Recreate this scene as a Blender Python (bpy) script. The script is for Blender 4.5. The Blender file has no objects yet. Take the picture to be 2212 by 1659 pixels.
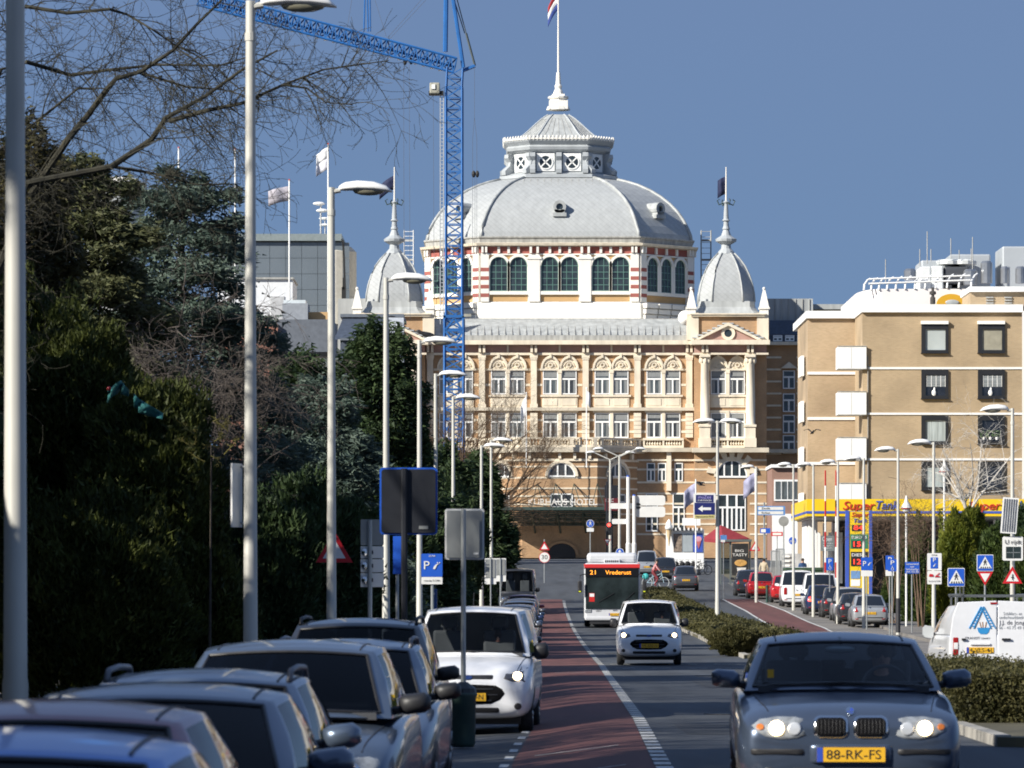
import bpy, bmesh, math, random
import numpy as np
from mathutils import Vector, Matrix
from mathutils.bvhtree import BVHTree
random.seed(7); RNG = np.random.default_rng(11)
sc = bpy.context.scene
COL = sc.collection
R = math.radians
# ---------------------------------------------------------------- camera
# photograph measured on a 2212 x 1659 grid: focal length 10000 grid px, horizon at row 1314
F, CX, HY, EYE = 10000.0, 1106.0, 1314.0, 1.6
cam = bpy.data.cameras.new('camera'); cob = bpy.data.objects.new('camera', cam); COL.objects.link(cob)
cam.sensor_width = 36; cam.lens = 36 * F / 2212; cam.shift_y = (HY - 829.5) / 2212
cam.clip_start = 0.5; cam.clip_end = 9000
cam.dof.use_dof = True; cam.dof.focus_distance = 330; cam.dof.aperture_fstop = 10
cob.location = (0, 0, EYE); cob.rotation_euler = (R(90), 0, 0)
sc.camera = cob
# ---------------------------------------------------------------- sky and sun
SUN_AZ, SUN_EL = 55.0, 30.0          # degrees left of straight behind the camera, height
sd = Vector((-math.sin(R(SUN_AZ)) * math.cos(R(SUN_EL)), -math.cos(R(SUN_AZ)) * math.cos(R(SUN_EL)), math.sin(R(SUN_EL))))
w = bpy.data.worlds.new('World'); sc.world = w; w.use_nodes = True
nt = w.node_tree; nt.nodes.clear()
wo = nt.nodes.new('ShaderNodeOutputWorld'); bg = nt.nodes.new('ShaderNodeBackground')
sk = nt.nodes.new('ShaderNodeTexSky'); sk.sky_type = 'NISHITA'; sk.sun_disc = False
sk.sun_elevation = R(SUN_EL); sk.sun_rotation = math.atan2(sd.x, sd.y)
sk.air_density = 1.0; sk.dust_density = 0.6; sk.ozone_density = 2.0
# a slate-blue rain-cloud deck over the whole sky, slightly uneven, a little paler low down
tc = nt.nodes.new('ShaderNodeTexCoord'); nz = nt.nodes.new('ShaderNodeTexNoise'); nz.inputs['Scale'].default_value = 2.2; nz.inputs['Detail'].default_value = 5
sx = nt.nodes.new('ShaderNodeSeparateXYZ'); nt.links.new(tc.outputs['Generated'], sx.inputs[0])
ma = nt.nodes.new('ShaderNodeMath'); ma.operation = 'MULTIPLY_ADD'; ma.inputs[1].default_value = .05; nt.links.new(nz.outputs['Fac'], ma.inputs[0]); nt.links.new(sx.outputs[2], ma.inputs[2])
cr = nt.nodes.new('ShaderNodeValToRGB'); cr.color_ramp.elements[0].color = (1.50, 2.84, 5.15, 1); cr.color_ramp.elements[1].color = (1.68, 2.62, 4.85, 1)
cr.color_ramp.elements[0].position = .03; cr.color_ramp.elements[1].position = .17
mx = nt.nodes.new('ShaderNodeMix'); mx.data_type = 'RGBA'; mx.inputs[0].default_value = 0.92
nt.links.new(tc.outputs['Generated'], nz.inputs['Vector']); nt.links.new(ma.outputs[0], cr.inputs['Fac'])
nt.links.new(sk.outputs[0], mx.inputs[6]); nt.links.new(cr.outputs[0], mx.inputs[7])
nt.links.new(mx.outputs[2], bg.inputs['Color']); bg.inputs['Strength'].default_value = 0.055
nt.links.new(bg.outputs[0], wo.inputs[0])
sl = bpy.data.lights.new('sun', 'SUN'); sl.energy = 4.6; sl.angle = R(0.5); sl.color = (1.0, 0.95, 0.86)
so = bpy.data.objects.new('sun', sl); COL.objects.link(so); so.rotation_euler = sd.to_track_quat('Z', 'Y').to_euler(); so.location = (-60, -60, 60)
vs = sc.view_settings; vs.view_transform = 'Standard'; vs.look = 'None'; vs.exposure = 0.70; vs.gamma = 1; vs.use_curve_mapping = False

sc.cycles.filter_width = 1.8
# ---------------------------------------------------------------- helpers
def W(x, y, d): return Vector(((x - CX) * d / F, d, EYE + (HY - y) * d / F))
def WX(x, d): return (x - CX) * d / F
def WZ(y, d): return EYE + (HY - y) * d / F
GP = [(-400, 0), (35, 0), (126, 0), (165, .22), (190, .45), (207, .66), (232, 1.2), (263, 2.1), (279, 2.6), (320, 3.8), (370, 5.2), (430, 6.2), (470, 6.4), (9000, 6.4)]
def lerpt(t, x):
    if x <= t[0][0]: return t[0][1]
    for (a, b), (c, d) in zip(t, t[1:]):
        if x <= c: return b + (d - b) * (x - a) / (c - a)
    return t[-1][1]
def sstep(a, b, x):
    t = min(1, max(0, (x - a) / (b - a))); return t * t * (3 - 2 * t)
def GZ(X, Y):
    z = sum(lerpt(GP, Y + o) for o in (-12, -6, 0, 6, 12)) / 5
    dip = .19 * sstep(1.6, -.4, X) * sstep(130, 95, Y)       # the parking strip lies lower than the crown of the road
    return z - dip
_gx, _gy = [p[0] for p in GP], [p[1] for p in GP]
def GZn(X, Y):
    z = sum(np.interp(Y + o, _gx, _gy) for o in (-12, -6, 0, 6, 12)) / 5; t = np.clip((X - 1.6) / -2.0, 0, 1); u = np.clip((Y - 130) / -35, 0, 1)
    return z - .19 * t * t * (3 - 2 * t) * u * u * (3 - 2 * u)
TMP = bpy.data.scenes.new('scratch')
def evalmesh(o):
    TMP.collection.objects.link(o); TMP.view_layers[0].update(); dg = TMP.view_layers[0].depsgraph
    me = bpy.data.meshes.new_from_object(o.evaluated_get(dg)); bpy.data.objects.remove(o); return me
_m = {}
def mat(name, col, rough=.6, metal=0, var=.12, vscale=3., bump=0, bscale=40., coat=0, emit=None, estr=0, spec=.5, detail=4, stretch=None):
    if name in _m: return _m[name]
    m = bpy.data.materials.new(name); m.use_nodes = True; n = m.node_tree; b = n.nodes['Principled BSDF']
    b.inputs['Roughness'].default_value = rough; b.inputs['Metallic'].default_value = metal; b.inputs['Coat Weight'].default_value = coat
    b.inputs['Coat Roughness'].default_value = .06; b.inputs['Specular IOR Level'].default_value = spec
    if emit: b.inputs['Emission Color'].default_value = (*emit, 1); b.inputs['Emission Strength'].default_value = estr
    c = (*col, 1)
    if var or bump:
        t = n.nodes.new('ShaderNodeTexCoord'); mp = n.nodes.new('ShaderNodeMapping'); n.links.new(t.outputs['Object'], mp.inputs[0])
        if stretch: mp.inputs['Scale'].default_value = stretch
    if var:
        z = n.nodes.new('ShaderNodeTexNoise'); z.inputs['Scale'].default_value = vscale; z.inputs['Detail'].default_value = detail
        r = n.nodes.new('ShaderNodeValToRGB'); n.links.new(mp.outputs[0], z.inputs['Vector']); n.links.new(z.outputs['Fac'], r.inputs[0])
        r.color_ramp.elements[0].position = .3; r.color_ramp.elements[1].position = .72
        r.color_ramp.elements[0].color = (*[x * (1 - var) for x in col], 1); r.color_ramp.elements[1].color = (*[min(1, x * (1 + var)) for x in col], 1)
        n.links.new(r.outputs[0], b.inputs['Base Color'])
    else: b.inputs['Base Color'].default_value = c
    if bump:
        z = n.nodes.new('ShaderNodeTexNoise'); z.inputs['Scale'].default_value = bscale; z.inputs['Detail'].default_value = 5
        bu = n.nodes.new('ShaderNodeBump'); bu.inputs['Strength'].default_value = bump; n.links.new(mp.outputs[0], z.inputs['Vector'])
        n.links.new(z.outputs['Fac'], bu.inputs['Height']); n.links.new(bu.outputs[0], b.inputs['Normal'])
    _m[name] = m; return m
def brick_mat(name, c1, c2, mortar, sx=.21, sz=.065, ms=.02, rough=.85, rot=None, blotch=.18, bs=.35):
    if name in _m: return _m[name]
    m = bpy.data.materials.new(name); m.use_nodes = True; n = m.node_tree; b = n.nodes['Principled BSDF']; b.inputs['Roughness'].default_value = rough
    t = n.nodes.new('ShaderNodeTexCoord'); sp = n.nodes.new('ShaderNodeSeparateXYZ'); cb = n.nodes.new('ShaderNodeCombineXYZ'); ad = n.nodes.new('ShaderNodeMath')
    n.links.new(t.outputs['Object'], sp.inputs[0]); n.links.new(sp.outputs[0], ad.inputs[0]); n.links.new(sp.outputs[1], ad.inputs[1])
    n.links.new(ad.outputs[0], cb.inputs[0]); n.links.new(sp.outputs[2], cb.inputs[1])
    br = n.nodes.new('ShaderNodeTexBrick'); br.inputs['Scale'].default_value = 1; br.inputs['Brick Width'].default_value = sx; br.inputs['Row Height'].default_value = sz
    br.inputs['Mortar Size'].default_value = ms * .5; br.inputs['Color1'].default_value = (*c1, 1); br.inputs['Color2'].default_value = (*c2, 1); br.inputs['Mortar'].default_value = (*mortar, 1)
    n.links.new(cb.outputs[0], br.inputs['Vector'])
    nz = n.nodes.new('ShaderNodeTexNoise'); nz.inputs['Scale'].default_value = bs; nz.inputs['Detail'].default_value = 7; n.links.new(t.outputs['Object'], nz.inputs['Vector'])
    rp = n.nodes.new('ShaderNodeMapRange'); rp.inputs[1].default_value = .3; rp.inputs[2].default_value = .7; rp.inputs[3].default_value = 1 - blotch; rp.inputs[4].default_value = 1 + blotch
    n.links.new(nz.outputs['Fac'], rp.inputs[0])
    mu = n.nodes.new('ShaderNodeMix'); mu.data_type = 'RGBA'; mu.blend_type = 'MULTIPLY'; mu.inputs[0].default_value = 1
    n.links.new(br.outputs[0], mu.inputs[6]); n.links.new(rp.outputs[0], mu.inputs[7]); n.links.new(mu.outputs[2], b.inputs['Base Color'])
    bu = n.nodes.new('ShaderNodeBump'); bu.inputs['Strength'].default_value = .15; bu.inputs['Distance'].default_value = .01
    n.links.new(br.outputs['Fac'], bu.inputs['Height']); bu.invert = True; n.links.new(bu.outputs[0], b.inputs['Normal'])
    _m[name] = m; return m
def glass_mat(name, tint, trans=.5, rough=.02, refl=1.45):
    if name in _m: return _m[name]
    m = bpy.data.materials.new(name); m.use_nodes = True; n = m.node_tree; n.nodes.remove(n.nodes['Principled BSDF'])
    o = n.nodes['Material Output']; tr = n.nodes.new('ShaderNodeBsdfTransparent'); gl = n.nodes.new('ShaderNodeBsdfGlossy'); fr = n.nodes.new('ShaderNodeFresnel'); mx = n.nodes.new('ShaderNodeMixShader')
    tr.inputs[0].default_value = (*tint, 1); gl.inputs['Roughness'].default_value = rough; fr.inputs[0].default_value = refl
    n.links.new(fr.outputs[0], mx.inputs[0]); n.links.new(tr.outputs[0], mx.inputs[1]); n.links.new(gl.outputs[0], mx.inputs[2]); n.links.new(mx.outputs[0], o.inputs[0])
    _m[name] = m; return m
def tag(o, label=None, cat=None, group=None, kind=None):
    if label: o['label'] = label
    if cat: o['category'] = cat
    if group: o['group'] = group
    if kind: o['kind'] = kind
    return o
def thing(name, label, cat, loc=(0, 0, 0), rotz=0, group=None):
    o = bpy.data.objects.new(name, None); COL.objects.link(o); o.location = loc; o.rotation_euler = (0, 0, rotz); o.empty_display_size = .2
    return tag(o, label, cat, group)
def root(o):
    while o.parent: o = o.parent
    return o
def link(name, me, m, parent=None, smooth=False, world=False):
    o = bpy.data.objects.new(name, me); COL.objects.link(o)
    if m is not None and not me.materials: me.materials.append(m)
    if smooth: me.polygons.foreach_set('use_smooth', [True] * len(me.polygons))
    if parent is not None:
        o.parent = parent
        if world: me.transform(Matrix.Translation(-Vector(root(parent).location)))
    elif len(me.vertices):
        co = np.empty(len(me.vertices) * 3); me.vertices.foreach_get('co', co); co = co.reshape(-1, 3)
        b = Vector(((co[:, 0].min() + co[:, 0].max()) / 2, (co[:, 1].min() + co[:, 1].max()) / 2, co[:, 2].min()))
        me.transform(Matrix.Translation(-b)); o.location = b
    return o
class MB:
    def __init__(s): s.v = []; s.f = []; s.M = None
    def add(s, vs, fs):
        k = len(s.v)
        if s.M is not None: vs = [s.M @ Vector(p) for p in vs]
        s.v += [tuple(p) for p in vs]; s.f += [tuple(i + k for i in f) for f in fs]; return s
    def box(s, x0, x1, y0, y1, z0, z1):
        return s.add([(x0, y0, z0), (x1, y0, z0), (x1, y1, z0), (x0, y1, z0), (x0, y0, z1), (x1, y0, z1), (x1, y1, z1), (x0, y1, z1)],
                     [(0, 3, 2, 1), (4, 5, 6, 7), (0, 1, 5, 4), (1, 2, 6, 5), (2, 3, 7, 6), (3, 0, 4, 7)])
    def vb(s, x0, x1, yt, yb, d, dep=.2):     # box whose front face covers grid rectangle (x0..x1, yt..yb) at distance d, depth dep behind it
        return s.box(WX(x0, d), WX(x1, d), d, d + dep, WZ(yb, d), WZ(yt, d))
    def prism(s, pts, y0, y1):                # polygon in x,z extruded along y
        n = len(pts); v = [(p[0], y0, p[1]) for p in pts] + [(p[0], y1, p[1]) for p in pts]
        a = sum(pts[i][0] * pts[(i + 1) % n][1] - pts[(i + 1) % n][0] * pts[i][1] for i in range(n))
        f = [tuple(range(n)), tuple(range(2 * n - 1, n - 1, -1))] + [(i, i + n, (i + 1) % n + n, (i + 1) % n) for i in range(n)]
        if a < 0: f = [t[::-1] for t in f]
        return s.add(v, f)
    def prismz(s, pts, z0, z1):               # polygon in x,y extruded along z
        n = len(pts); v = [(p[0], p[1], z0) for p in pts] + [(p[0], p[1], z1) for p in pts]
        a = sum(pts[i][0] * pts[(i + 1) % n][1] - pts[(i + 1) % n][0] * pts[i][1] for i in range(n))
        f = [tuple(range(n - 1, -1, -1)), tuple(range(n, 2 * n))] + [(i, (i + 1) % n, (i + 1) % n + n, i + n) for i in range(n)]
        if a < 0: f = [t[::-1] for t in f]
        return s.add(v, f)
    def prismx(s, pts, x0, x1):               # polygon in y,z extruded along x
        n = len(pts); v = [(x0, p[0], p[1]) for p in pts] + [(x1, p[0], p[1]) for p in pts]
        return s.add(v, [tuple(range(n)), tuple(range(2 * n - 1, n - 1, -1))] + [(i, i + n, (i + 1) % n + n, (i + 1) % n) for i in range(n)])
    def tube(s, pts, r, n=6, cap=True):
        pts = [Vector(p) for p in pts]; k = len(pts); rr = r if isinstance(r, (list, tuple)) else [r] * k; vs = []; fs = []
        for i, p in enumerate(pts):
            t = (pts[min(i + 1, k - 1)] - pts[max(i - 1, 0)]); t = t.normalized() if t.length > 1e-9 else Vector((0, 0, 1))
            a = Vector((0, 0, 1)) if abs(t.z) < .9 else Vector((1, 0, 0)); u = t.cross(a).normalized(); w = t.cross(u)
            for j in range(n):
                q = 2 * math.pi * (j + .5) / n; vs.append(p + (u * math.cos(q) + w * math.sin(q)) * rr[i])
        for i in range(k - 1):
            for j in range(n): fs.append((i * n + j, i * n + (j + 1) % n, (i + 1) * n + (j + 1) % n, (i + 1) * n + j))
        if cap: fs += [tuple(range(n))[::-1], tuple(range((k - 1) * n, k * n))]
        return s.add(vs, fs)
    def lathe(s, prof, c=(0, 0, 0), n=16, cap=True):   # profile of (r, z)
        vs = []; fs = []
        for r, z in prof:
            for j in range(n): q = 2 * math.pi * j / n; vs.append((c[0] + r * math.cos(q), c[1] + r * math.sin(q), c[2] + z))
        for i in range(len(prof) - 1):
            for j in range(n): fs.append((i * n + j, i * n + (j + 1) % n, (i + 1) * n + (j + 1) % n, (i + 1) * n + j))
        if cap: fs += [tuple(range(n))[::-1], tuple(range((len(prof) - 1) * n, len(prof) * n))]
        return s.add(vs, fs)
    def ring(s, rings, cap0=True, cap1=True, closed=True):  # loft a list of equally long point lists
        n = len(rings[0]); vs = [p for r in rings for p in r]; fs = []
        m = n if closed else n - 1
        for i in range(len(rings) - 1):
            for j in range(m): fs.append((i * n + j, i * n + (j + 1) % n, (i + 1) * n + (j + 1) % n, (i + 1) * n + j))
        if cap0: fs.append(tuple(range(n))[::-1])
        if cap1: fs.append(tuple(range((len(rings) - 1) * n, len(rings) * n)))
        return s.add(vs, fs)
    def ell(s, c, r, nu=12, nv=8):
        prof = [(math.sin(math.pi * i / nv), -math.cos(math.pi * i / nv)) for i in range(nv + 1)]; vs = []; fs = []
        for a, z in prof:
            for j in range(nu): q = 2 * math.pi * j / nu; vs.append((c[0] + r[0] * a * math.cos(q), c[1] + r[1] * a * math.sin(q), c[2] + r[2] * z))
        for i in range(nv):
            for j in range(nu): fs.append((i * nu + j, i * nu + (j + 1) % nu, (i + 1) * nu + (j + 1) % nu, (i + 1) * nu + j))
        return s.add(vs, fs)
    def arch(s, cx, cz, r0, r1, y0, y1, a0=0, a1=180, n=10, ez=1.0):   # arch ring in x,z, extruded y0..y1
        for i in range(n):
            p, q = R(a0 + (a1 - a0) * i / n), R(a0 + (a1 - a0) * (i + 1) / n)
            s.prism([(cx + r0 * math.cos(p), cz + r0 * ez * math.sin(p)), (cx + r1 * math.cos(p), cz + r1 * ez * math.sin(p)),
                     (cx + r1 * math.cos(q), cz + r1 * ez * math.sin(q)), (cx + r0 * math.cos(q), cz + r0 * ez * math.sin(q))], y0, y1)
        return s
    def mesh(s, name):
        me = bpy.data.meshes.new(name); me.from_pydata(s.v, [], s.f); me.update(); return me
    def build(s, name, m, parent=None, smooth=False, world=False, bevel=0):
        me = s.mesh(name)
        if bevel:
            bm = bmesh.new(); bm.from_mesh(me); bmesh.ops.remove_doubles(bm, verts=bm.verts, dist=1e-5)
            bmesh.ops.bevel(bm, geom=[e for e in bm.edges if e.calc_face_angle(0) > .5], offset=bevel, segments=2, affect='EDGES', profile=.5); bm.to_mesh(me); bm.free()
        return link(name, me, m, parent, smooth, world)
def auto_smooth(o, ang=40):
    me = o.data; me.polygons.foreach_set('use_smooth', [True] * len(me.polygons)); me.set_sharp_from_angle(angle=R(ang)); return o
_tx = {}
def text_mesh(body, size, ext=.002, off=0., align='CENTER', shear=0, spacing=1.0):
    c = bpy.data.curves.new('text', 'FONT'); c.body = body; c.size = size; c.extrude = ext; c.offset = off; c.align_x = align; c.align_y = 'CENTER'; c.shear = shear; c.space_character = spacing; c.resolution_u = 3
    o = bpy.data.objects.new('text', c); me = evalmesh(o); bpy.data.curves.remove(c); return me
def text(body, size, m, parent, loc, rotz=0, width=None, name='lettering', world=False, flip=False, rotx=90, **k):
    me = text_mesh(body, size, **k); me.materials.clear()
    if not len(me.vertices): return None
    if width:
        xs = [v.co.x for v in me.vertices]; f = width / max(1e-6, max(xs) - min(xs)); me.transform(Matrix.Diagonal((f, 1, 1, 1)))
    if flip: me.transform(Matrix.Diagonal((-1, 1, 1, 1))); me.flip_normals()
    me.transform(Matrix.Translation(Vector(loc)) @ Matrix.Rotation(rotz, 4, 'Z') @ Matrix.Rotation(R(rotx), 4, 'X'))
    return link(name, me, m, parent, world=world)
def copy_tree(o, parent=None):
    c = o.copy(); COL.objects.link(c); c.parent = parent
    for ch in o.children: copy_tree(ch, c)
    return c
# ================================================================ ground, road, lanes
def strip(name, xl, xr, y0, y1, dz, m, step=6, nx=6, thick=0, kind='structure', parent=None, label=None):
    ys = list(np.arange(y0, y1, step)) + [y1]; b = MB(); rows = []
    for Y in ys:
        a = xl(Y) if callable(xl) else xl; c = xr(Y) if callable(xr) else xr
        rows.append([(a + (c - a) * i / nx, Y, GZ(a + (c - a) * i / nx, Y) + dz) for i in range(nx + 1)])
    b.ring(rows, False, False, closed=False); b.f = [f[::-1] for f in b.f]
    if thick:
        for side in (0, nx):
            pts = [(r[side][0], r[side][1], r[side][2]) for r in rows]; k = len(b.v)
            b.v += pts + [(p[0], p[1], p[2] - thick) for p in pts]; n = len(pts)
            for i in range(n - 1): b.f.append((k + i, k + i + 1, k + n + i + 1, k + n + i))
    o = b.build(name, m, parent)
    if kind and parent is None: tag(o, label, None, None, kind)
    return o
def road_x(t): return lambda Y: lerpt(t, Y)
RL = road_x([(-60, -.55), (20, -.32), (46, -.12), (66, .3), (126, .62), (190, 1.2), (250, 1.5), (330, 2.2)])       # left edge of red lane
RR = road_x([(-60, 1.0), (20, 1.2), (46, 1.42), (66, 1.72), (126, 2.35), (190, 2.6), (250, 2.75), (330, 3.3)])     # right edge of red lane
ML = road_x([(-60, 5.3), (50, 5.5), (90, 6.1), (138, 6.95), (186, 7.4), (240, 7.3), (290, 7.4)])                   # median left kerb
MR = road_x([(-60, 7.3), (50, 7.4), (90, 8.2), (138, 9.3), (186, 9.7), (240, 9.2), (290, 8.6)])
BL = road_x([(-60, 10.2), (85, 10.4), (140, 10.6), (190, 11.5), (207, 11.9), (240, 12.2), (263, 12.0), (300, 12.2)])            # right red lane
BR = road_x([(-60, 11.9), (85, 12.1), (140, 12.3), (190, 13.4), (207, 13.9), (240, 14.1), (263, 13.6), (300, 13.8)])
asphalt = mat('asphalt', (.050, .056, .064), .8, var=.34, vscale=1.4, bump=.25, bscale=60, detail=9, stretch=(1.0, .07, 1))
pave_m = brick_mat('paving', (.20, .185, .165), (.16, .15, .14), (.10, .095, .09), .3, .3, .015, blotch=.2)
redm = mat('red_asphalt', (.115, .042, .036), .82, var=.3, vscale=1.6, bump=.2, bscale=60, detail=9, stretch=(1.0, .09, 1))
white_p = mat('road_paint', (.52, .52, .50), .65, var=.38, vscale=7, detail=8)
kerb_m = mat('kerb_stone', (.36, .34, .30), .8, var=.2, vscale=2, bump=.2)
earth = mat('earth', (.10, .09, .055), .95, var=.35, vscale=.3, bump=.4, bscale=8, detail=8)
# one sheet of ground to the horizon
ys = [-400, -200, -80, -30, 0, 20] + list(range(30, 500, 6)) + [520, 600, 800, 1500, 3000, 8000]
xs = [-6000, -1500, -400, -150, -80, -40, -24, -14, -9, -6, -4, -2.5, -1.5, -.6, .2, 1, 2, 3.5, 5, 7, 9, 11, 13, 15, 18, 22, 30, 45, 80, 150, 400, 1500, 6000]
b = MB(); b.ring([[(X, Y, GZ(X, Y)) for X in xs] for Y in ys], False, False, closed=False); b.f = [f[::-1] for f in b.f]
o = b.build('ground', earth); tag(o, kind='structure')
strip('road', lambda Y: -2.6, lambda Y: lerpt([(-60, 12.2), (140, 12.5), (207, 14.1), (263, 13.9), (340, 15)], Y), -60, 345, .02, asphalt, nx=22)
strip('crossroad', -30, 45, 345, 440, .02, asphalt, nx=20)
strip('red_cycle_lane', RL, RR, -60, 262, .026, redm, nx=4)
strip('red_cycle_path', BL, BR, 60, 262, .026, redm, nx=3)
strip('parking_bay', lambda Y: BR(Y) + .15, lambda Y: BR(Y) + 2.6, 60, 300, .026, pave_m, nx=3)
strip('pavement', lambda Y: -40, lambda Y: -2.6, -60, 345, .10, pave_m, nx=10, thick=.14)
strip('pavement', lambda Y: BR(Y) + 2.6, lambda Y: 60, -60, 345, .14, pave_m, nx=8, thick=.16)
strip('plaza', -60, 70, 440, 492, .14, pave_m, nx=10, thick=.16)
# painted lines
def line(name, cx, wd, y0, y1, dash=None, gap=0, dz=.032):
    Y = y0; b = MB()
    while Y < y1:
        e = min(y1, Y + dash) if dash else y1
        k = [Y] + list(np.arange(Y + 3, e, 3)) + [e] if e - Y > 3 else [Y, e]
        for a, c in zip(k, k[1:]):
            x0, x1 = cx(a), cx(c); b.add([(x0 - wd / 2, a, GZ(x0, a) + dz), (x0 + wd / 2, a, GZ(x0, a) + dz), (x1 + wd / 2, c, GZ(x1, c) + dz), (x1 - wd / 2, c, GZ(x1, c) + dz)], [(0, 1, 2, 3)])
        Y = e + (gap if dash else 1e9)
    return tag(b.build(name, white_p), kind='structure')
line('lane_dashes', lambda Y: RR(Y) + .09, .17, 30, 125, .85, .42)
line('lane_dashes', lambda Y: RR(Y) + .09, .15, 125, 260, .9, .9)
line('bay_edge_line', lambda Y: RL(Y) - .08, .1, 30, 255, 1.0, 1.6)
line('cycle_path_line', lambda Y: BL(Y) - .07, .12, 70, 262)
line('cycle_path_line', lambda Y: BR(Y) + .07, .12, 70, 262)
b = MB()
for (Y, f0, f1) in ((47, .18, .82), (53.5, .15, .8), (113, .3, .75), (121, .3, .75), (90, .25, .7)):
    x0 = RL(Y) + (RR(Y) - RL(Y)) * f0; x1 = RL(Y) + (RR(Y) - RL(Y)) * f1
    b.add([(x0, Y, GZ(x0, Y) + .034), (x1, Y, GZ(x1, Y) + .034), (x1, Y + .22, GZ(x1, Y) + .034), (x0, Y + .22, GZ(x0, Y) + .034)], [(0, 1, 2, 3)])
tag(b.build('worn_marks', mat('worn_paint', (.30, .27, .26), .7, var=.35, vscale=6)), kind='structure')
for Y in (120.5, 127.5):
    b = MB()
    for k in range(5):
        x0 = 2.7 + k * .95; b.add([(x0, Y, GZ(x0, Y) + .034), (x0 + .5, Y, GZ(x0, Y) + .034), (x0 + .5, Y + .3, GZ(x0, Y) + .034), (x0, Y + .3, GZ(x0, Y) + .034)], [(0, 1, 2, 3)])
    tag(b.build('crossing_dashes', white_p), kind='structure')
# medians with kerb stones
def median(y0, y1):
    n = 10; L = [(ML(Y), Y) for Y in np.linspace(y0 + .8, y1 - .8, n)]; Rr = [(MR(Y), Y) for Y in np.linspace(y0 + .8, y1 - .8, n)]
    c0 = ((ML(y0) + MR(y0)) / 2, y0); c1 = ((ML(y1) + MR(y1)) / 2, y1)
    out = [c0] + Rr + [c1] + L[::-1]; k = len(out); b = MB()
    b.v = [(x, y, GZ(x, y) + .13) for x, y in out] + [(x, y, GZ(x, y) - .05) for x, y in out]
    b.f = [tuple(range(k))] + [(i, k + i, k + (i + 1) % k, (i + 1) % k) for i in range(k)]
    o = tag(b.build('traffic_island', earth), kind='structure')
    for side, fx in ((-1, ML), (1, MR)):
        Y = y0 + .9
        while Y < y1 - 1:
            x0, x1 = fx(Y), fx(Y + .96); z0 = GZ(x0, Y); kb = MB()
            a, c = (x0 - .02, x0 + .16) if side < 0 else (x0 - .16, x0 + .02); a1, c1 = (x1 - .02, x1 + .16) if side < 0 else (x1 - .16, x1 + .02)
            z1 = GZ(x1, Y + .96)
            kb.add([(a, Y, z0 - .05), (c, Y, z0 - .05), (c1, Y + .95, z1 - .05), (a1, Y + .95, z1 - .05), (a, Y, z0 + .15), (c, Y, z0 + .15), (c1, Y + .95, z1 + .15), (a1, Y + .95, z1 + .15)],
                   [(0, 3, 2, 1), (4, 5, 6, 7), (0, 1, 5, 4), (1, 2, 6, 5), (2, 3, 7, 6), (3, 0, 4, 7)])
            kb.build('kerbstone', kerb_m, o, world=True); Y += .97 if Y < 160 else 1.94
    return o
median(52, 76); median(138, 262)

# repair patches, tar seams and manhole covers
patch_m = mat('asphalt_patch', (.034, .038, .044), .85, var=.25, vscale=1.5, bump=.2); seam_m = mat('tar_seam', (.014, .014, .016), .5, var=.2)
for x0, x1, y0, y1 in ((2.2, 3.3, 58, 63), (3.9, 5.0, 92, 101), (3.0, 4.4, 143, 150), (9.4, 10.2, 152, 163)):
    b = MB(); b.ring([[(x, y, GZ(x, y) + .024) for x in (x0, (x0 + x1) / 2, x1)] for y in np.linspace(y0, y1, 5)], False, False, closed=False); b.f = [f[::-1] for f in b.f]; tag(b.build('road_patch', patch_m), kind='structure')
for pts in ([(1.9, 71.5), (3.2, 71.9), (4.6, 71.4), (5.6, 71.8)],):
    b = MB()
    for (xa, ya), (xb, yb) in zip(pts, pts[1:]):
        n = Vector((yb - ya, xa - xb, 0)).normalized() * .025; b.add([(xa - n.x, ya - n.y, GZ(xa, ya) + .029), (xa + n.x, ya + n.y, GZ(xa, ya) + .029), (xb + n.x, yb + n.y, GZ(xb, yb) + .029), (xb - n.x, yb - n.y, GZ(xb, yb) + .029)], [(0, 1, 2, 3), (3, 2, 1, 0)])
    tag(b.build('tar_seam', seam_m), kind='structure')
for i, (x, y, lab) in enumerate(((3.2, 69, 'round iron manhole cover in the road before the parked white van'), (4.6, 108, 'round iron manhole cover in the road before the oncoming white van'))):
    b = MB(); b.lathe([(.34, 0), (.34, .008), (.30, .009), (.29, .005), (.02, .006)], (x, y, GZ(x, y) + .025), 20); o = b.build('manhole_cover', mat('cast_iron', (.06, .058, .055), .5, .5, var=.3, vscale=20)); tag(o, lab, 'manhole', 'manhole covers in the road')
# ================================================================ the domed hotel at the end of the street
D0 = 497.0
brickT = brick_mat('hotel_brick', (.43, .245, .12), (.355, .195, .095), (.46, .355, .23), .24, .075, .018, blotch=.18, bs=.5)
stone = mat('hotel_stone', (.73, .645, .505), .8, var=.16, vscale=.7, stretch=(2, 2, .6), detail=8, bump=.15, bscale=6)
stone_d = mat('hotel_stone_weathered', (.54, .48, .38), .85, var=.25, vscale=.5, bump=.2, bscale=5)
whitep = mat('white_stucco', (.80, .77, .70), .7, var=.04, vscale=.5)
whitew = mat('white_window_paint', (.82, .82, .80), .5, var=.03)
redb = mat('red_frieze', (.34, .105, .085), .8, var=.10, vscale=1)
mauve = mat('mauve_frieze', (.38, .235, .20), .8, var=.12, vscale=1)
tanp = mat('tan_render', (.52, .33, .15), .8, var=.06, vscale=1)
lead = mat('lead_sheet', (.385, .40, .395), .5, var=.22, vscale=.5, stretch=(3, 3, .4), detail=8)
lead_d = mat('lead_gutter', (.36, .36, .34), .6, var=.3, vscale=.8, stretch=(4, 4, .5), detail=8)
greenw = mat('green_window_frame', (.10, .20, .17), .5, var=.1)
gl_dark = mat('hotel_glass', (.030, .040, .045), .08, var=.5, vscale=.9, spec=.8)
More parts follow.
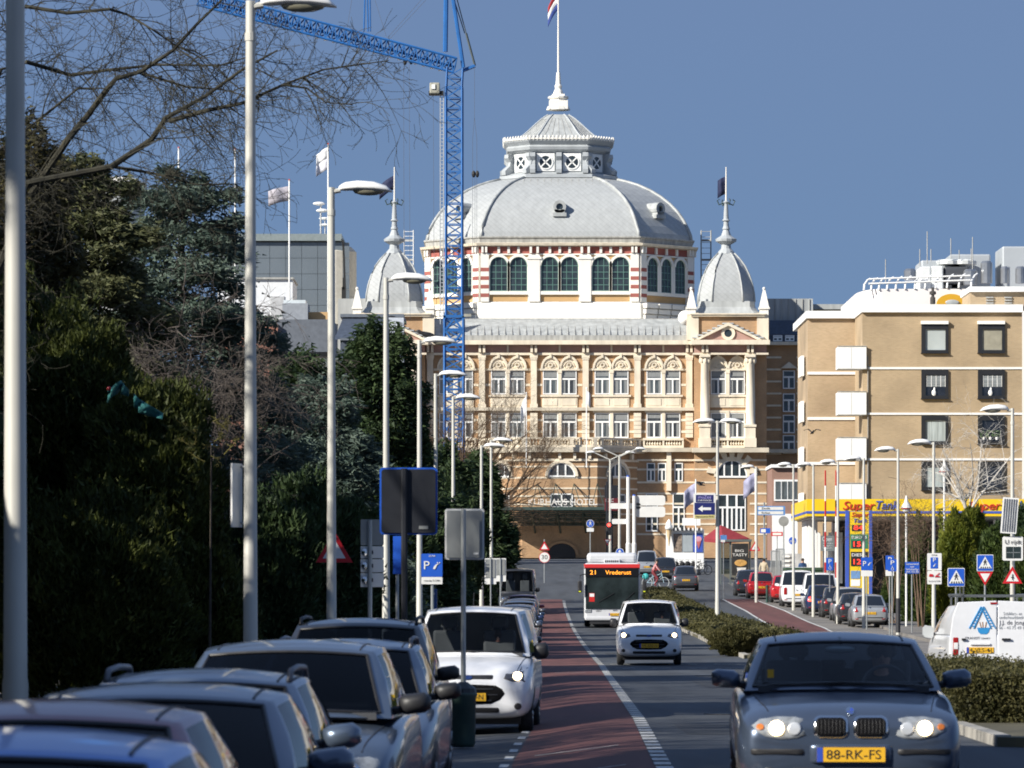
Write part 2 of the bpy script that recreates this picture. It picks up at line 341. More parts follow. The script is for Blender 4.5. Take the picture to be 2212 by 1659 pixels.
gl_cur = mat('curtained_glass', (.095, .11, .115), .15, var=.55, vscale=1.6, stretch=(4, 1, .4), spec=.8)
gl_curd = mat('dim_curtained_glass', (.055, .058, .06), .12, var=.5, vscale=1.6, stretch=(3, 1, .4), spec=.8)
curt = mat('pale_curtain', (.24, .25, .25), .8, var=.2, vscale=3, stretch=(8, 1, .3))
# scaled lead for the domes: diagonal seams
def seam_mat(name, col, k=1.55, dark=.82):
    m = bpy.data.materials.new(name); m.use_nodes = True; n = m.node_tree; b = n.nodes['Principled BSDF']; b.inputs['Roughness'].default_value = .5
    t = n.nodes.new('ShaderNodeTexCoord'); sp = n.nodes.new('ShaderNodeSeparateXYZ'); n.links.new(t.outputs['Object'], sp.inputs[0])
    def mth(op, a, c=None):
        x = n.nodes.new('ShaderNodeMath'); x.operation = op
        for i, q in enumerate((a, c)):
            if q is None: continue
            if isinstance(q, (int, float)): x.inputs[i].default_value = q
            else: n.links.new(q, x.inputs[i])
        return x.outputs[0]
    s_ = mth('SUBTRACT', sp.outputs[0], mth('MULTIPLY', sp.outputs[1], 1.0)); zz = mth('MULTIPLY', sp.outputs[2], 1.15)
    u = mth('FRACT', mth('MULTIPLY', mth('ADD', sp.outputs[0], zz), k)); v = mth('FRACT', mth('MULTIPLY', mth('SUBTRACT', sp.outputs[0], zz), k))
    li = mth('MAXIMUM', mth('LESS_THAN', u, .09), mth('MULTIPLY', mth('LESS_THAN', v, .09), .5))
    nz = n.nodes.new('ShaderNodeTexNoise'); nz.inputs['Scale'].default_value = .5; nz.inputs['Detail'].default_value = 8
    mp = n.nodes.new('ShaderNodeMapping'); mp.inputs['Scale'].default_value = (3, 3, .5); n.links.new(t.outputs['Object'], mp.inputs[0]); n.links.new(mp.outputs[0], nz.inputs['Vector'])
    r = n.nodes.new('ShaderNodeValToRGB'); r.color_ramp.elements[0].position = .3; r.color_ramp.elements[1].position = .7
    r.color_ramp.elements[0].color = (*[c * .90 for c in col], 1); r.color_ramp.elements[1].color = (*[c * 1.06 for c in col], 1); n.links.new(nz.outputs['Fac'], r.inputs[0])
    mx = n.nodes.new('ShaderNodeMix'); mx.data_type = 'RGBA'; mx.blend_type = 'MULTIPLY'; n.links.new(li, mx.inputs[0]); n.links.new(r.outputs[0], mx.inputs[6]); mx.inputs[7].default_value = (dark, dark, dark, 1)
    n.links.new(mx.outputs[2], b.inputs['Base Color'])
    bu = n.nodes.new('ShaderNodeBump'); bu.inputs['Strength'].default_value = .5; bu.inputs['Distance'].default_value = .03; n.links.new(li, bu.inputs['Height']); bu.invert = True; n.links.new(bu.outputs[0], b.inputs['Normal'])
    return m
scale_lead = seam_mat('scaled_lead', (.395, .41, .41), dark=.80)
HB = Vector((WX(1209, D0), D0, 6.4))
hotel = thing('grand_hotel', 'ornate brick and stone hotel with huge grey lead dome at the street end', 'hotel', HB)
def hp(name, mb, m, parent=None, **k): return mb.build(name, m, parent or hotel, world=True, **k)
KS = D0 / F
# --- main walls
b = MB(); b.vb(800, 1650, 738, 1216, D0, 24); hp('wall', b, brickT)
b = MB(); b.vb(1500, 1656, 738, 1216, D0 - 1.2, 1.19); hp('pavilion_wall', b, brickT)
b = MB(); b.vb(768, 918, 738, 1216, D0 - 1.2, 1.19); hp('pavilion_wall', b, brickT)
PF = D0 - 4.3                                                     # projecting entrance block with cut corners
def ent_plan(g=0): return [(WX(1043, D0) - g, D0 - .01), (WX(1128, PF) - g * .41, PF - g), (WX(1290, PF) + g * .41, PF - g), (WX(1376, D0) + g, D0 - .01)]
b = MB(); b.prismz(ent_plan(), WZ(1218, D0), WZ(970, D0)); hp('entrance_block', b, brickT)
def ent_band(name, g, yt, yb, m): b = MB(); b.prismz(ent_plan(g), WZ(yb, PF), WZ(yt, PF)); return hp(name, b, m)
def hbox(name, rects, d, dep, m, parent=None, bevel=0):
    for (x0, x1, yt, yb) in rects: b = MB(); b.vb(x0, x1, yt, yb, d, dep); o = hp(name, b, m, parent)
    return o
def window(cx, yt, yb, w, d, kind=0, parent=None):
    """white casement: transom light above, two leaves below"""
    h = yb - yt; tr = yt + h * .36
    fr = MB(); x0, x1 = cx - w / 2, cx + w / 2; t = 2.2
    fr.vb(x0, x0 + t, yt, yb, d - .10, .1); fr.vb(x1 - t, x1, yt, yb, d - .10, .1); fr.vb(x0 + t, x1 - t, yt, yt + 2, d - .10, .1); fr.vb(x0 + t, x1 - t, yb - 2.5, yb, d - .10, .1)
    fr.vb(x0 + t, x1 - t, tr - 2, tr + 2, d - .12, .12); fr.vb(cx - 1.8, cx + 1.8, tr + 2, yb - 2.5, d - .11, .11)
    f = hp('window', fr, whitew, parent)
    g = MB(); g.vb(x0 + .5, x1 - .5, yt + .5, yb - .5, d - .03, .025); hp('pane', g, (gl_cur, gl_curd, gl_dark)[kind], f)
    if kind < 2:
        c = MB(); a = random.uniform(.12, .3) * w
        c.vb(x0 + 3, x0 + 3 + a, tr + 3, yb - 3, d - .045, .012); c.vb(x1 - 3 - a * .7, x1 - 3, tr + 3, yb - 3, d - .045, .012)
        c.vb(x0 + 3, x1 - 3, yt + 3, yt + 3 + h * random.uniform(.12, .24), d - .045, .012); hp('curtain', c, curt, f)
    return f
def ex(x, d): return WX(x, d)
def bay(c, d, pav=False):
    ww = 33; off = 20 if not pav else 20.5
    st = MB()
    # third floor: twin arches with shell reliefs
    for s in (-1, 1):
        cx = c + s * off
        ar = MB(); X, Z, k = WX(cx, d), WZ(797, d), d / F
        ar.arch(X, Z, 17.0 * k, 21 * k, d - .30, d - .001, 0, 180, 12, 1.35); hp('window_arch', ar, stone)
        ty = MB(); ty.prism([(X + 17.2 * k * math.cos(R(a)), Z + 17.2 * k * 1.35 * math.sin(R(a))) for a in range(0, 181, 15)], d - .12, d - .001)
        tp = hp('tympanum', ty, stone)
        rl = MB(); rl.arch(X, Z + 8.5 * k, 3.0 * k, 5.6 * k, d - .30, d - .11, 0, 360, 12)
        rl.arch(X, Z + 1.0 * k, 11 * k, 13.0 * k, d - .24, d - .11, 15, 165, 9, 1.3)
        for q in (-1, 1):
            for e, (ox, oz) in enumerate(((8, 3), (11, 7), (5.5, 2), (9.5, 11))): rl.ell((X + q * ox * k, d - .13, Z + oz * k), (1.7 * k, .12, 1.5 * k), 6, 4)
        hp('relief', rl, stone, tp)
        kb = MB(); kb.vb(cx - 2.5, cx + 2.5, 764, 773, d - .42, .41); hp('keystone', kb, stone)
        window(cx, 800, 852, ww, d - .02, random.choice((0, 0, 1)))
        window(cx, 892, 946, ww, d - .02, random.choice((0, 1, 1, 2)))
    st.vb(c - off - 23, c + off + 23, 796, 800, d - .26, .25)                       # impost band
    st.vb(c - 3.6, c + 3.6, 800, 853, d - .24, .23); st.vb(c - 4.6, c + 4.6, 800, 806, d - .29, .28)
    st.vb(c - 42, c + 42, 853, 857, d - .28, .27)                                  # sill
    st.vb(c - 38, c + 38, 857, 880, d - .12, .11)
    st.vb(c - 3.6, c + 3.6, 887, 946, d - .24, .23)
    st.vb(c - 40, c + 40, 886.5, 891.5, d - .18, .17)
    hp('window_surround', st, stone)
    pn = MB()
    for s in (-1, 1): pn.vb(c + s * off - 15, c + s * off + 15, 861, 876, d - .17, .06)
    hp('sill_panel', pn, stone)
    for yy in (796, 829, 905, 930):
        for s in (-1, 1): a, e = sorted((c + s * 38, c + s * (48.5 if not pav else 44))); bd = MB(); bd.vb(a, e, yy, yy + 5, d - .05, .045); hp('stone_band', bd, stone)
    bl = MB()                                                                     # balustrade below the second floor
    bl.vb(c - 44, c + 44, 946, 951, d - .55, .54); bl.vb(c - 44, c + 44, 962, 967, d - .55, .54)
    for s in (-44, -2, 40): bl.vb(c + s, c + s + 4, 951, 962, d - .5, .49)
    o = hp('balustrade', bl, stone)
    for s in (-1, 1):
        for q in range(6):
            px = WX(c + s * 21 + (q - 2.5) * 5.6, d); k = d / F; ba = MB(); h = 11 * k
            ba.lathe([(.05, 0), (.09, h * .12), (.14, h * .3), (.07, h * .55), (.05, h * .75), (.10, h * .9), (.1, h)], (px, d - .3, WZ(962, d)), 8); hp('baluster', ba, stone, o, smooth=True)
for c in (985, 1097, 1209, 1321, 1433): bay(c, D0)
bay(1572, D0 - 1.2, True); bay(846, D0 - 1.2, True)
# pilasters between the bays
for c in (929, 1041, 1153, 1265, 1377, 1489):
    p = MB(); p.vb(c - 6.5, c + 6.5, 772, 876, D0 - .32, .31); p.vb(c - 8.5, c + 8.5, 766, 773, D0 - .42, .41); p.vb(c - 7.5, c + 7.5, 773, 777, D0 - .38, .37); p.vb(c - 8.5, c + 8.5, 872, 880, D0 - .42, .41)
    hp('pilaster', p, stone)
    q = MB()
    for i in range(6): q.vb(c - 8, c + 8, 892 + i * 9, 900.2 + i * 9, D0 - .34, .33)
    hp('rusticated_pier', q, stone)
# giant columns of the pavilions
for c in (1523, 1621, 797, 895):
    k = D0 / F; d = D0 - 1.9; z0, z1 = WZ(915, d), WZ(787, d)
    p = MB(); p.lathe([(.62, -.3), (.62, -.1), (.5, 0), (.5, (z1 - z0) * .4), (.44, z1 - z0), (.5, z1 - z0 + .08), (.46, z1 - z0 + .2), (.62, z1 - z0 + .75), (.66, z1 - z0 + .9)], (WX(c, d), d, z0), 16)
    hp('column', p, stone, smooth=True)
    cap = MB()
    for i in range(8):
        a = i * math.pi / 4; cap.ell((WX(c, d) + .52 * math.cos(a), d + .52 * math.sin(a), z1 + .38), (.14, .14, .3), 6, 5)
    cap.vb(c - 11, c + 11, 766, 771, d - .75, 1.5); hp('capital', cap, stone)
    pd = MB(); pd.vb(c - 11, c + 11, 917, 947, d - .6, 1.3); pd.vb(c - 13, c + 13, 917, 922, d - .72, 1.5); pd.vb(c - 13, c + 13, 946, 966, d - .72, 1.5); hp('pedestal', pd, stone)
# main entablature
hbox('architrave', [(918, 1500, 762, 767)], D0 - .36, .35, stone); hbox('architrave', [(1497, 1660, 762, 766)], D0 - 2.2, 1.0, stone); hbox('architrave', [(764, 921, 762, 766)], D0 - 2.2, 1.0, stone)
hbox('frieze', [(918, 1500, 744, 762)], D0 - .12, .11, mauve); hbox('frieze', [(1500, 1656, 744, 762)], D0 - 1.75, .5, mauve); hbox('frieze', [(768, 918, 744, 762)], D0 - 1.75, .5, mauve)
for c in (929, 1041, 1153, 1265, 1377, 1489):
    for s in (-4.5, 4.5): hbox('bracket', [(c + s - 2.6, c + s + 2.6, 745, 761)], D0 - .75, .63, stone)
    if c < 1480: hbox('bracket', [(c + 54, c + 58, 745, 761)], D0 - .3, .18, stone)
for c in (1523, 1621, 797, 895):
    for s in (-4.5, 4.5): hbox('bracket', [(c + s - 2.6, c + s + 2.6, 745, 761)], D0 - 2.4, .64, stone)
hbox('cornice', [(916, 1502, 735, 744)], D0 - 1.15, 1.6, stone); hbox('cornice', [(1493, 1663, 734, 744)], D0 - 2.9, 1.7, stone); hbox('cornice', [(761, 925, 734, 744)], D0 - 2.9, 1.7, stone)
hbox('gutter', [(918, 1500, 724, 735)], D0 - .6, 1.2, lead_d)
# mid cornice and belts
hbox('belt_cornice', [(918, 1500, 880, 887)], D0 - .5, .49, stone_d)
hbox('balcony_cornice', [(1376, 1500, 967, 976), (918, 1043, 967, 976)], D0 - .9, .89, stone_d); hbox('balcony_cornice', [(1496, 1661, 967, 977)], D0 - 2.6, 1.39, stone_d); hbox('balcony_cornice', [(763, 922, 967, 977)], D0 - 2.6, 1.39, stone_d)
hbox('string_course', [(1376, 1500, 992, 996), (918, 1043, 992, 996)], D0 - .25, .24, stone); hbox('string_course', [(1500, 1656, 992, 996)], D0 - 1.4, .19, stone)
# lower floors of side bays and pavilion
for yy in (1012, 1040, 1064, 1086, 1108, 1130, 1152):
    hbox('stone_band', [(1376, 1500, yy, yy + 4), (918, 1043, yy, yy + 4)], D0 - .06, .055, stone); hbox('stone_band', [(1500, 1545, yy, yy + 4), (1620, 1656, yy, yy + 4)], D0 - 1.26, .055, stone)
for c in (1406, 1430, 1466): window(c, 1000, 1040, 18, D0 - .02, 2)
for c in (1408, 1466): window(c, 1066, 1148, 26, D0 - .02, 2)
hbox('brick_pier_stone', [(1440, 1450, 976, 1060)], D0 - .5, .49, stone)
def bigarch(cx, cy, r, d, name='arched_window', ez=1.0, bars=4, col=stone):
    X, Z, k = WX(cx, d), WZ(cy, d), d / F
    g = MB(); g.prism([(X + r * k * math.cos(R(a)), Z + r * k * ez * math.sin(R(a))) for a in range(0, 181, 12)], d - .04, d - .01); o = hp(name, g, gl_dark)
    f = MB(); f.arch(X, Z, (r - 2.5) * k, r * k, d - .12, d - .01, 0, 180, 12, ez)
    for i in range(1, bars): xx = -r + 2 * r * i / bars; hh = math.sqrt(max(0, r * r - xx * xx)) * ez; f.vb(cx + xx - 1.6, cx + xx + 1.6, cy - hh + .5, cy, d - .11, .1)
    f.vb(cx - r, cx + r, cy - 2, cy + 2, d - .13, .12); hp('frame', f, whitew, o)
    a = MB(); a.arch(X, Z, r * k, (r + 6) * k, d - .25, d - .005, 0, 180, 14, ez); hp('arch_surround', a, col, o); return o
bigarch(1581, 1030, 33, D0 - 1.22, ez=1.12)
for a in (15, 45, 68, 90, 112, 135, 165):
    d = D0 - 1.21; X, Z, k = WX(1581, d), WZ(1030, d), d / F; v = MB(); u = Vector((math.cos(R(a)), math.sin(R(a)) * 1.1)); p = Vector((-u.y, u.x))
    r0, r1 = 37 * k, 55 * k; v.prism([(X + u.x * r0 + p.x * .2, Z + u.y * r0 + p.y * .2), (X + u.x * r0 - p.x * .2, Z + u.y * r0 - p.y * .2), (X + u.x * r1 - p.x * .34, Z + u.y * r1 - p.y * .34), (X + u.x * r1 + p.x * .34, Z + u.y * r1 + p.y * .34)], d - .3, d); hp('voussoir', v, stone)
for c in (1561, 1581, 1601): window(c, 1068, 1146, 20, D0 - 1.22, 2)
# entrance block
ent_band('balcony_floor', .8, 966, 977, stone_d); ent_band('string_course', .22, 991, 996, stone)
for yy in (1006, 1030, 1053, 1070, 1088, 1108): ent_band('stone_band', .05, yy, yy + 3.5, stone)
EF = []
for a, c in zip(ent_plan(), ent_plan()[1:]):
    a, c = Vector((*a, 0)), Vector((*c, 0)); u = (c - a).normalized(); n = Vector((-u.y, u.x, 0)); EF.append((Matrix(((u.x, n.x, 0, a.x), (u.y, n.y, 0, a.y), (0, 0, 1, 0), (0, 0, 0, 1))), (c - a).length))
def ez_(y): return WZ(y, PF)
for fi, (M, L) in enumerate(EF):
    b = MB(); b.M = M; b.box(-.3, L + .3, -.62, -.25, ez_(949), ez_(945)); b.box(-.3, L + .3, -.62, -.25, ez_(966), ez_(961)); npst = 4 if fi == 1 else 3
    for q in range(npst): x = (L - .4) * q / (npst - 1); b.box(x, x + .4, -.64, -.23, ez_(961), ez_(949))
    o = hp('balcony_balustrade', b, stone)
    for q in range(int(L / .34)):
        ba = MB(); ba.M = M; h = ez_(949) - ez_(961); ba.lathe([(.05, 0), (.13, h * .3), (.05, h * .7), (.1, h)], (.17 + q * .34, -.43, ez_(961)), 7); hp('baluster', ba, stone, o, smooth=True)
    for q in range(5 if fi == 1 else 3): b = MB(); b.M = M; x = L * (q + .5) / (5 if fi == 1 else 3); b.box(x - .15, x + .15, -.4, -.01, ez_(991), ez_(979)); hp('bracket', b, stone)
    # arched light, window and doorway on each face
    x = L / 2 + (.2 if fi == 1 else 0); r = 1.45; zc = ez_(1029)
    g = MB(); g.M = M; g.prism([(x + r * math.cos(R(a)), zc + r * math.sin(R(a))) for a in range(0, 181, 12)], -.07, -.01); o = hp('arched_window', g, gl_curd)
    f = MB(); f.M = M; f.arch(x, zc, r - .12, r, -.14, -.01, 0, 180, 12)
    for q in (-.42, .42): f.box(x + q - .08, x + q + .08, -.13, -.01, zc, zc + r * .93)
    f.box(x - r, x + r, -.15, -.01, zc - .08, zc + .1); hp('frame', f, whitew, o)
    a = MB(); a.M = M; a.arch(x, zc, r, r + .32, -.28, -.005, 0, 180, 14); hp('arch_surround', a, stone, o)
    zt, zb = ez_(1066), ez_(1097); g = MB(); g.M = M; g.box(x - 1.2, x + 1.2, -.06, -.01, zb, zt); o = hp('window', g, gl_curd)
    f = MB(); f.M = M
    for q in (-1.2, -.07, 1.06): f.box(x + q, x + q + .14, -.13, -.01, zb, zt)
    f.box(x - 1.2, x + 1.2, -.13, -.01, zt - .14, zt); f.box(x - 1.2, x + 1.2, -.13, -.01, zb, zb + .14); f.box(x - 1.2, x + 1.2, -.12, -.01, ez_(1085), ez_(1082)); hp('frame', f, whitew, o)
    rr = 1.5 if fi == 1 else 1.1; zc = ez_(1198); g = MB(); g.M = M; g.prism([(x - rr, zc - 1)] + [(x + rr, zc - 1)] + [(x + rr * math.cos(R(a)), zc + rr * math.sin(R(a)) * .8) for a in range(0, 181, 12)], -.05, -.002); hp('doorway', g, mat('dark_doorway', (.012, .012, .014), .3, var=0))
    a = MB(); a.M = M; a.arch(x, zc, rr, rr + .3, -.3, -.003, 0, 180, 14, .8); hp('door_arch', a, brickT)
# glass canopy over the entrance
iron = mat('green_iron', (.055, .085, .075), .5, metal=.3, var=.15)
cn = MB(); cy0 = PF - 8; zz = WZ(1098, cy0)
x0, x1 = WX(1072, cy0), WX(1335, cy0)
for i in range(15): x = x0 + (x1 - x0) * i / 14; cn.tube([(x, cy0, zz), (x, PF, zz - 1.6)], .07, 4)
for i in range(5): y = cy0 + 8 * i / 4; cn.box(x0, x1, y - .06, y + .06, zz - 1.6 * i / 4 - .08, zz - 1.6 * i / 4 + .08)
cn.box(x0, x1, cy0 - .15, cy0, zz - .18, zz + .15)
can = hp('canopy_frame', cn, iron)
cg = MB(); cg.add([(x0, cy0, zz + .12), (x1, cy0, zz + .12), (x1, PF, zz - 1.5), (x0, PF, zz - 1.5)], [(0, 1, 2, 3)]); hp('canopy_glass', cg, glass_mat('canopy_glass', (.35, .45, .42), refl=1.3), can)
tr = MB()
for x in (1160, 1200, 1240, 1290): tr.tube([(WX(x, PF), PF, WZ(1045, PF)), (WX(x + 18, cy0), cy0 + 2.5, zz)], .05, 4); tr.tube([(WX(x, PF), PF, WZ(1045, PF)), (WX(x - 12, cy0), cy0 + 2.5, zz)], .05, 4)
for x in (1095, 1150, 1205, 1260, 1310): tr.tube([(WX(x, cy0), cy0 + 3, zz - .6), (WX(x + 6, PF), PF - .1, WZ(1150, PF))], .12, 6)
hp('canopy_stay', tr, iron, can)
text('KURHAUS HOTEL', .95, mat('pale_letters', (.74, .71, .66), .6, var=0), can, (WX(1215, cy0), cy0 - .2, zz + .62), width=WX(1290, cy0) - WX(1142, cy0), world=True, ext=.05)
# lead mansard roof with standing seams
d1, d2 = D0 - .1, D0 + 4.5
r_ = MB(); P = [W(918, 726, d1), W(1500, 726, d1), W(1475, 689, d2), W(918, 689, d2)]; r_.add(P, [(0, 1, 2, 3)]); r_.add([W(1500, 726, d1), W(1500, 726, d1) + Vector((0, 14, 0)), W(1475, 689, d2) + Vector((0, 14, 0)), W(1475, 689, d2)], [(0, 1, 2, 3)])
roof = hp('mansard_roof', r_, lead)
for i in range(38):
    s = MB(); x = 925 + i * 15.1
    if x > 1470: break
    s.tube([W(x, 724, d1 - .05), W(x, 692, d2 - .05)], .05, 4); hp('roof_seam', s, lead_d, roof)
b = MB(); b.vb(900, 1560, 688, 692, D0 + 4.4, 22); hp('flat_roof', b, lead_d)
# --- the drum (square plan with cut corners)
DD = D0 + 6.5; ks = DD / F
hwo, hwi = 291 * ks, 172 * ks; cyc = DD + hwo; cxx = WX(1209, DD)
def plan(w, f=hwi / hwo, dy=0): q = w * f; return [(-q, -w), (q, -w), (w, -q), (w, q), (q, w), (-q, w), (-w, q), (-w, -q)]
def lv(y): return WZ(y, DD)
def oct_ring(w, z, f=hwi / hwo):
    return [(cxx + p[0], cyc + p[1], z) for p in plan(w, f)]
def oct_at(w, y, f=hwi / hwo): d = cyc - w * ks; return oct_ring(w * d / F, WZ(y, d), f)
def octloft(name, prof, m, parent=None, smooth=False, f=hwi / hwo):
    b = MB(); b.ring([oct_at(w, y, f) for w, y in prof]); return hp(name, b, m, parent, smooth=smooth)
octloft('drum_wall', [(289, 692), (289, 528)], whitep)
octloft('drum_skirt', [(297, 691), (296, 657), (292, 652.5)], whitep)
octloft('drum_cornice', [(291, 531.5), (303, 530), (305, 525), (291, 524)], stone)
octloft('dome_gutter', [(291, 525.5), (293, 514.5), (296, 513), (296, 510), (289, 509.5)], lead_d)
dome = octloft('dome', [(288, 514), (286, 500), (280, 485), (271, 468), (258, 450), (241, 433), (221, 418), (198, 405), (172, 394.5), (150, 388.5), (118, 383)], scale_lead)
ribp = [(288, 514), (286, 500), (280, 485), (271, 468), (258, 450), (241, 433), (221, 418), (198, 405), (172, 394.5), (150, 388.5), (126, 384)]
for i in range(8):
    b = MB(); b.tube([Vector(oct_at(w + 1.2, y)[i]) for w, y in ribp], .19, 6); hp('dome_rib', b, lead, dome, smooth=True)
def facet(i):          # local frame of facet i: x along it, y inwards
    a = oct_ring(289 * ks, 0)[i]; c = oct_ring(289 * ks, 0)[(i + 1) % 8]; a, c = Vector(a), Vector(c); u = (c - a).normalized(); n = Vector((-u.y, u.x, 0)); L = (c - a).length
    M = Matrix(((u.x, n.x, 0, a.x), (u.y, n.y, 0, a.y), (0, 0, 1, 0), (0, 0, 0, 1))); return M, L
def fac(name, M, boxes, m, parent=None):
    b = MB(); b.M = M
    for t in boxes: b.box(*t)
    return hp(name, b, m, parent)
def drum_window(M, x, w, zt, zb):
    r = w / 2; zc = zt - r
    g = MB(); g.M = M; g.prism([(x - r, zb), (x + r, zb)] + [(x + r * math.cos(R(a)), zc + r * math.sin(R(a))) for a in range(0, 181, 15)], -.06, -.01); o = hp('arched_window', g, gl_dark)
    f = MB(); f.M = M
    f.arch(x, zc, r - .08, r, -.13, -.01, 0, 180, 10); f.box(x - r, x - r + .08, -.13, -.01, zb, zc); f.box(x + r - .08, x + r, -.13, -.01, zb, zc); f.box(x - r, x + r, -.13, -.01, zb, zb + .1)
    for q in (-1, 1): f.box(x + q * r / 3 - .035, x + q * r / 3 + .035, -.11, -.01, zb, zc + r * .92)
    for q in range(1, 5): z = zb + (zc - zb) * q / 4; f.box(x - r, x + r, -.105, -.01, z - .035, z + .035)
    hp('glazing_bars', f, greenw, o)
    a = MB(); a.M = M; a.arch(x, zc, r, r + .28, -.32, -.005, 0, 180, 12); a.box(x - r - .28, x - r, -.2, -.005, zb, zc); a.box(x + r, x + r + .28, -.2, -.005, zb, zc); hp('window_arch', a, whitep, o)
zs = lv
for fi in (0, 1, 7, 2):
    M, L = facet(fi)
    nb = 3 if fi == 0 else 1
    fac('frieze', M, [(0, L, -.10, -.004, zs(548), zs(533))], redb); fac('architrave', M, [(0, L, -.22, -.003, zs(551), zs(548))], whitep)
    cw = .9; bw = (L - 2 * cw - (nb - 1) * 1.25) / nb
    for e, xx in ((0, 0), (1, L - cw)):
        fac('corner_pier', M, [(xx, xx + cw, -.34, -.002, zs(652), zs(547))], whitep)
        for q in range(4): fac('red_stripe', M, [(xx - .01, xx + cw + .01, -.355, -.34, zs(578.5 + 18.5 * q + 8), zs(578.5 + 18.5 * q))], redb)
        for s in (.2, .6): fac('bracket', M, [(xx + s - .12, xx + s + .12, -.55, -.11, zs(546), zs(532))], whitep)
    for bi in range(nb):
        xa = cw + bi * (bw + 1.25)
        if bi:
            fac('pilaster', M, [(xa - 1.25, xa, -.36, -.004, zs(652), zs(551)), (xa - 1.42, xa + .17, -.46, -.3, zs(560), zs(555))], whitep)
            for s in (-1.0, -.25): fac('bracket', M, [(xa + s - .13, xa + s + .13, -.55, -.11, zs(547), zs(532))], whitep)
        fac('tan_field', M, [(xa, xa + bw, -.045, -.003, zs(575), zs(551))], tanp); fac('tan_band', M, [(xa + .1, xa + bw - .1, -.045, -.003, zs(651), zs(637))], tanp)
        fac('window_sill', M, [(xa - .05, xa + bw + .05, -.3, -.005, zs(636.5), zs(629))], whitep)
        nw = 2 if fi == 0 else 3; wd = 1.9 if fi == 0 else 1.62
        for q in range(nw):
            xc = xa + bw * (q + .5) / nw; drum_window(M, xc, wd, zs(555), zs(629))
        for q in range(1, 4): fac('small_bracket', M, [(xa + bw * q / 4 - .14, xa + bw * q / 4 + .14, -.3, -.1, zs(547), zs(533))], whitep)
# stepped white panels below the cut corner, joint lines on the skirt
for fi in (1, 7):
    M, L = facet(fi)
    for k in range(4):
        for q in range(3): fac('skirt_step', M, [(.25 + k * L / 4.1, .25 + k * L / 4.1 + L / 4.6, -.75 - .12 * q, -.3, zs(690 - 12.5 * q), zs(680 - 12.5 * q))], whitep)
# snow hooks and round dormers
for i in range(14):
    b = MB(); x = WX(1117, DD) + i * 15 * ks; b.tube([(x, cyc - 150 * ks, WZ(387, cyc - 150 * ks)), (x, cyc - 184 * ks, WZ(399, cyc - 184 * ks))], .06, 4); hp('snow_hook', b, lead_d, dome)
for fi, sh in ((0, 0), (1, 0), (7, 0)):
    M, L = facet(fi); c = M @ Vector((L / 2, 0, 0)); u = (M.to_3x3() @ Vector((1, 0, 0))); n = (M.to_3x3() @ Vector((0, 1, 0))); base = c + n * ((289 - 262) * ks); base.z = lv(455)
    b = MB(); b.M = Matrix(((u.x, n.x, 0, base.x), (u.y, n.y, 0, base.y), (0, 0, 1, base.z), (0, 0, 0, 1)))
    b.box(-.75, .75, -.75, 1.5, -.55, -.15); b.arch(0, .5, .38, .72, -.7, 2.4, 0, 360, 14); b.box(-.55, .55, -.7, 2.0, -.15, .2); o = hp('round_dormer', b, lead)
    g = MB(); g.M = b.M; g.arch(0, .5, 0.001, .39, -.45, -.4, 0, 360, 14); hp('dormer_pane', g, gl_dark, o)
# --- lantern
LF = .56; DLn = cyc - 6.0; kl = DLn / F
def zl(y): return WZ(y, DLn)
def lring(w, y): return [(cxx + p[0], cyc + p[1], zl(y)) for p in plan(w * kl, LF)]
def lloft(name, prof, m, smooth=False):
    b = MB(); b.ring([lring(w, y) for w, y in prof]); return hp(name, b, m, smooth=smooth)
leadw = mat('pale_lead', (.38, .405, .42), .55, var=.1, vscale=.8)
lloft('lantern_base', [(128, 384), (128, 377), (116, 374), (108, 371)], leadw)
lloft('lantern_drum', [(102, 374), (102, 322)], leadw)
lloft('lantern_cornice', [(104, 327), (112, 322), (114, 316), (110, 312), (118, 304), (120, 299), (112, 298)], leadw)
cr_ = MB()
for e in range(8):
    a, c = Vector(lring(119, 297)[e]), Vector(lring(119, 297)[(e + 1) % 8]); n = max(4, int((c - a).length / .42))
    for i in range(n):
        p = a.lerp(c, (i + .5) / n); cr_.ell((p.x, p.y, p.z), (.13, .13, .3), 6, 4)
    cr_.tube([a + Vector((0, 0, -.1)), c + Vector((0, 0, -.1))], .1, 4)
hp('cresting', cr_, whitep)
lr = lloft('lantern_roof', [(111, 299), (82, 290), (67, 277), (52, 262), (36, 247), (22, 237)], lead)
for e in range(8):
    b = MB(); b.tube([Vector(lring(w + .6, y)[e]) for w, y in ((111, 299), (82, 290), (67, 277), (52, 262), (36, 247), (22, 237))], .1, 5); hp('roof_ridge', b, leadw, lr)
for e in (0, 1, 7):
    for q in range(1, 6):
        b = MB(); pts = []
        for w, y in ((111, 299), (82, 290), (67, 277), (52, 262), (36, 247)):
            a, c = Vector(lring(w + .3, y)[e]), Vector(lring(w + .3, y)[(e + 1) % 8]); pts.append(a.lerp(c, q / 6))
        b.tube(pts, .035, 4); hp('roof_seam', b, lead_d, lr)
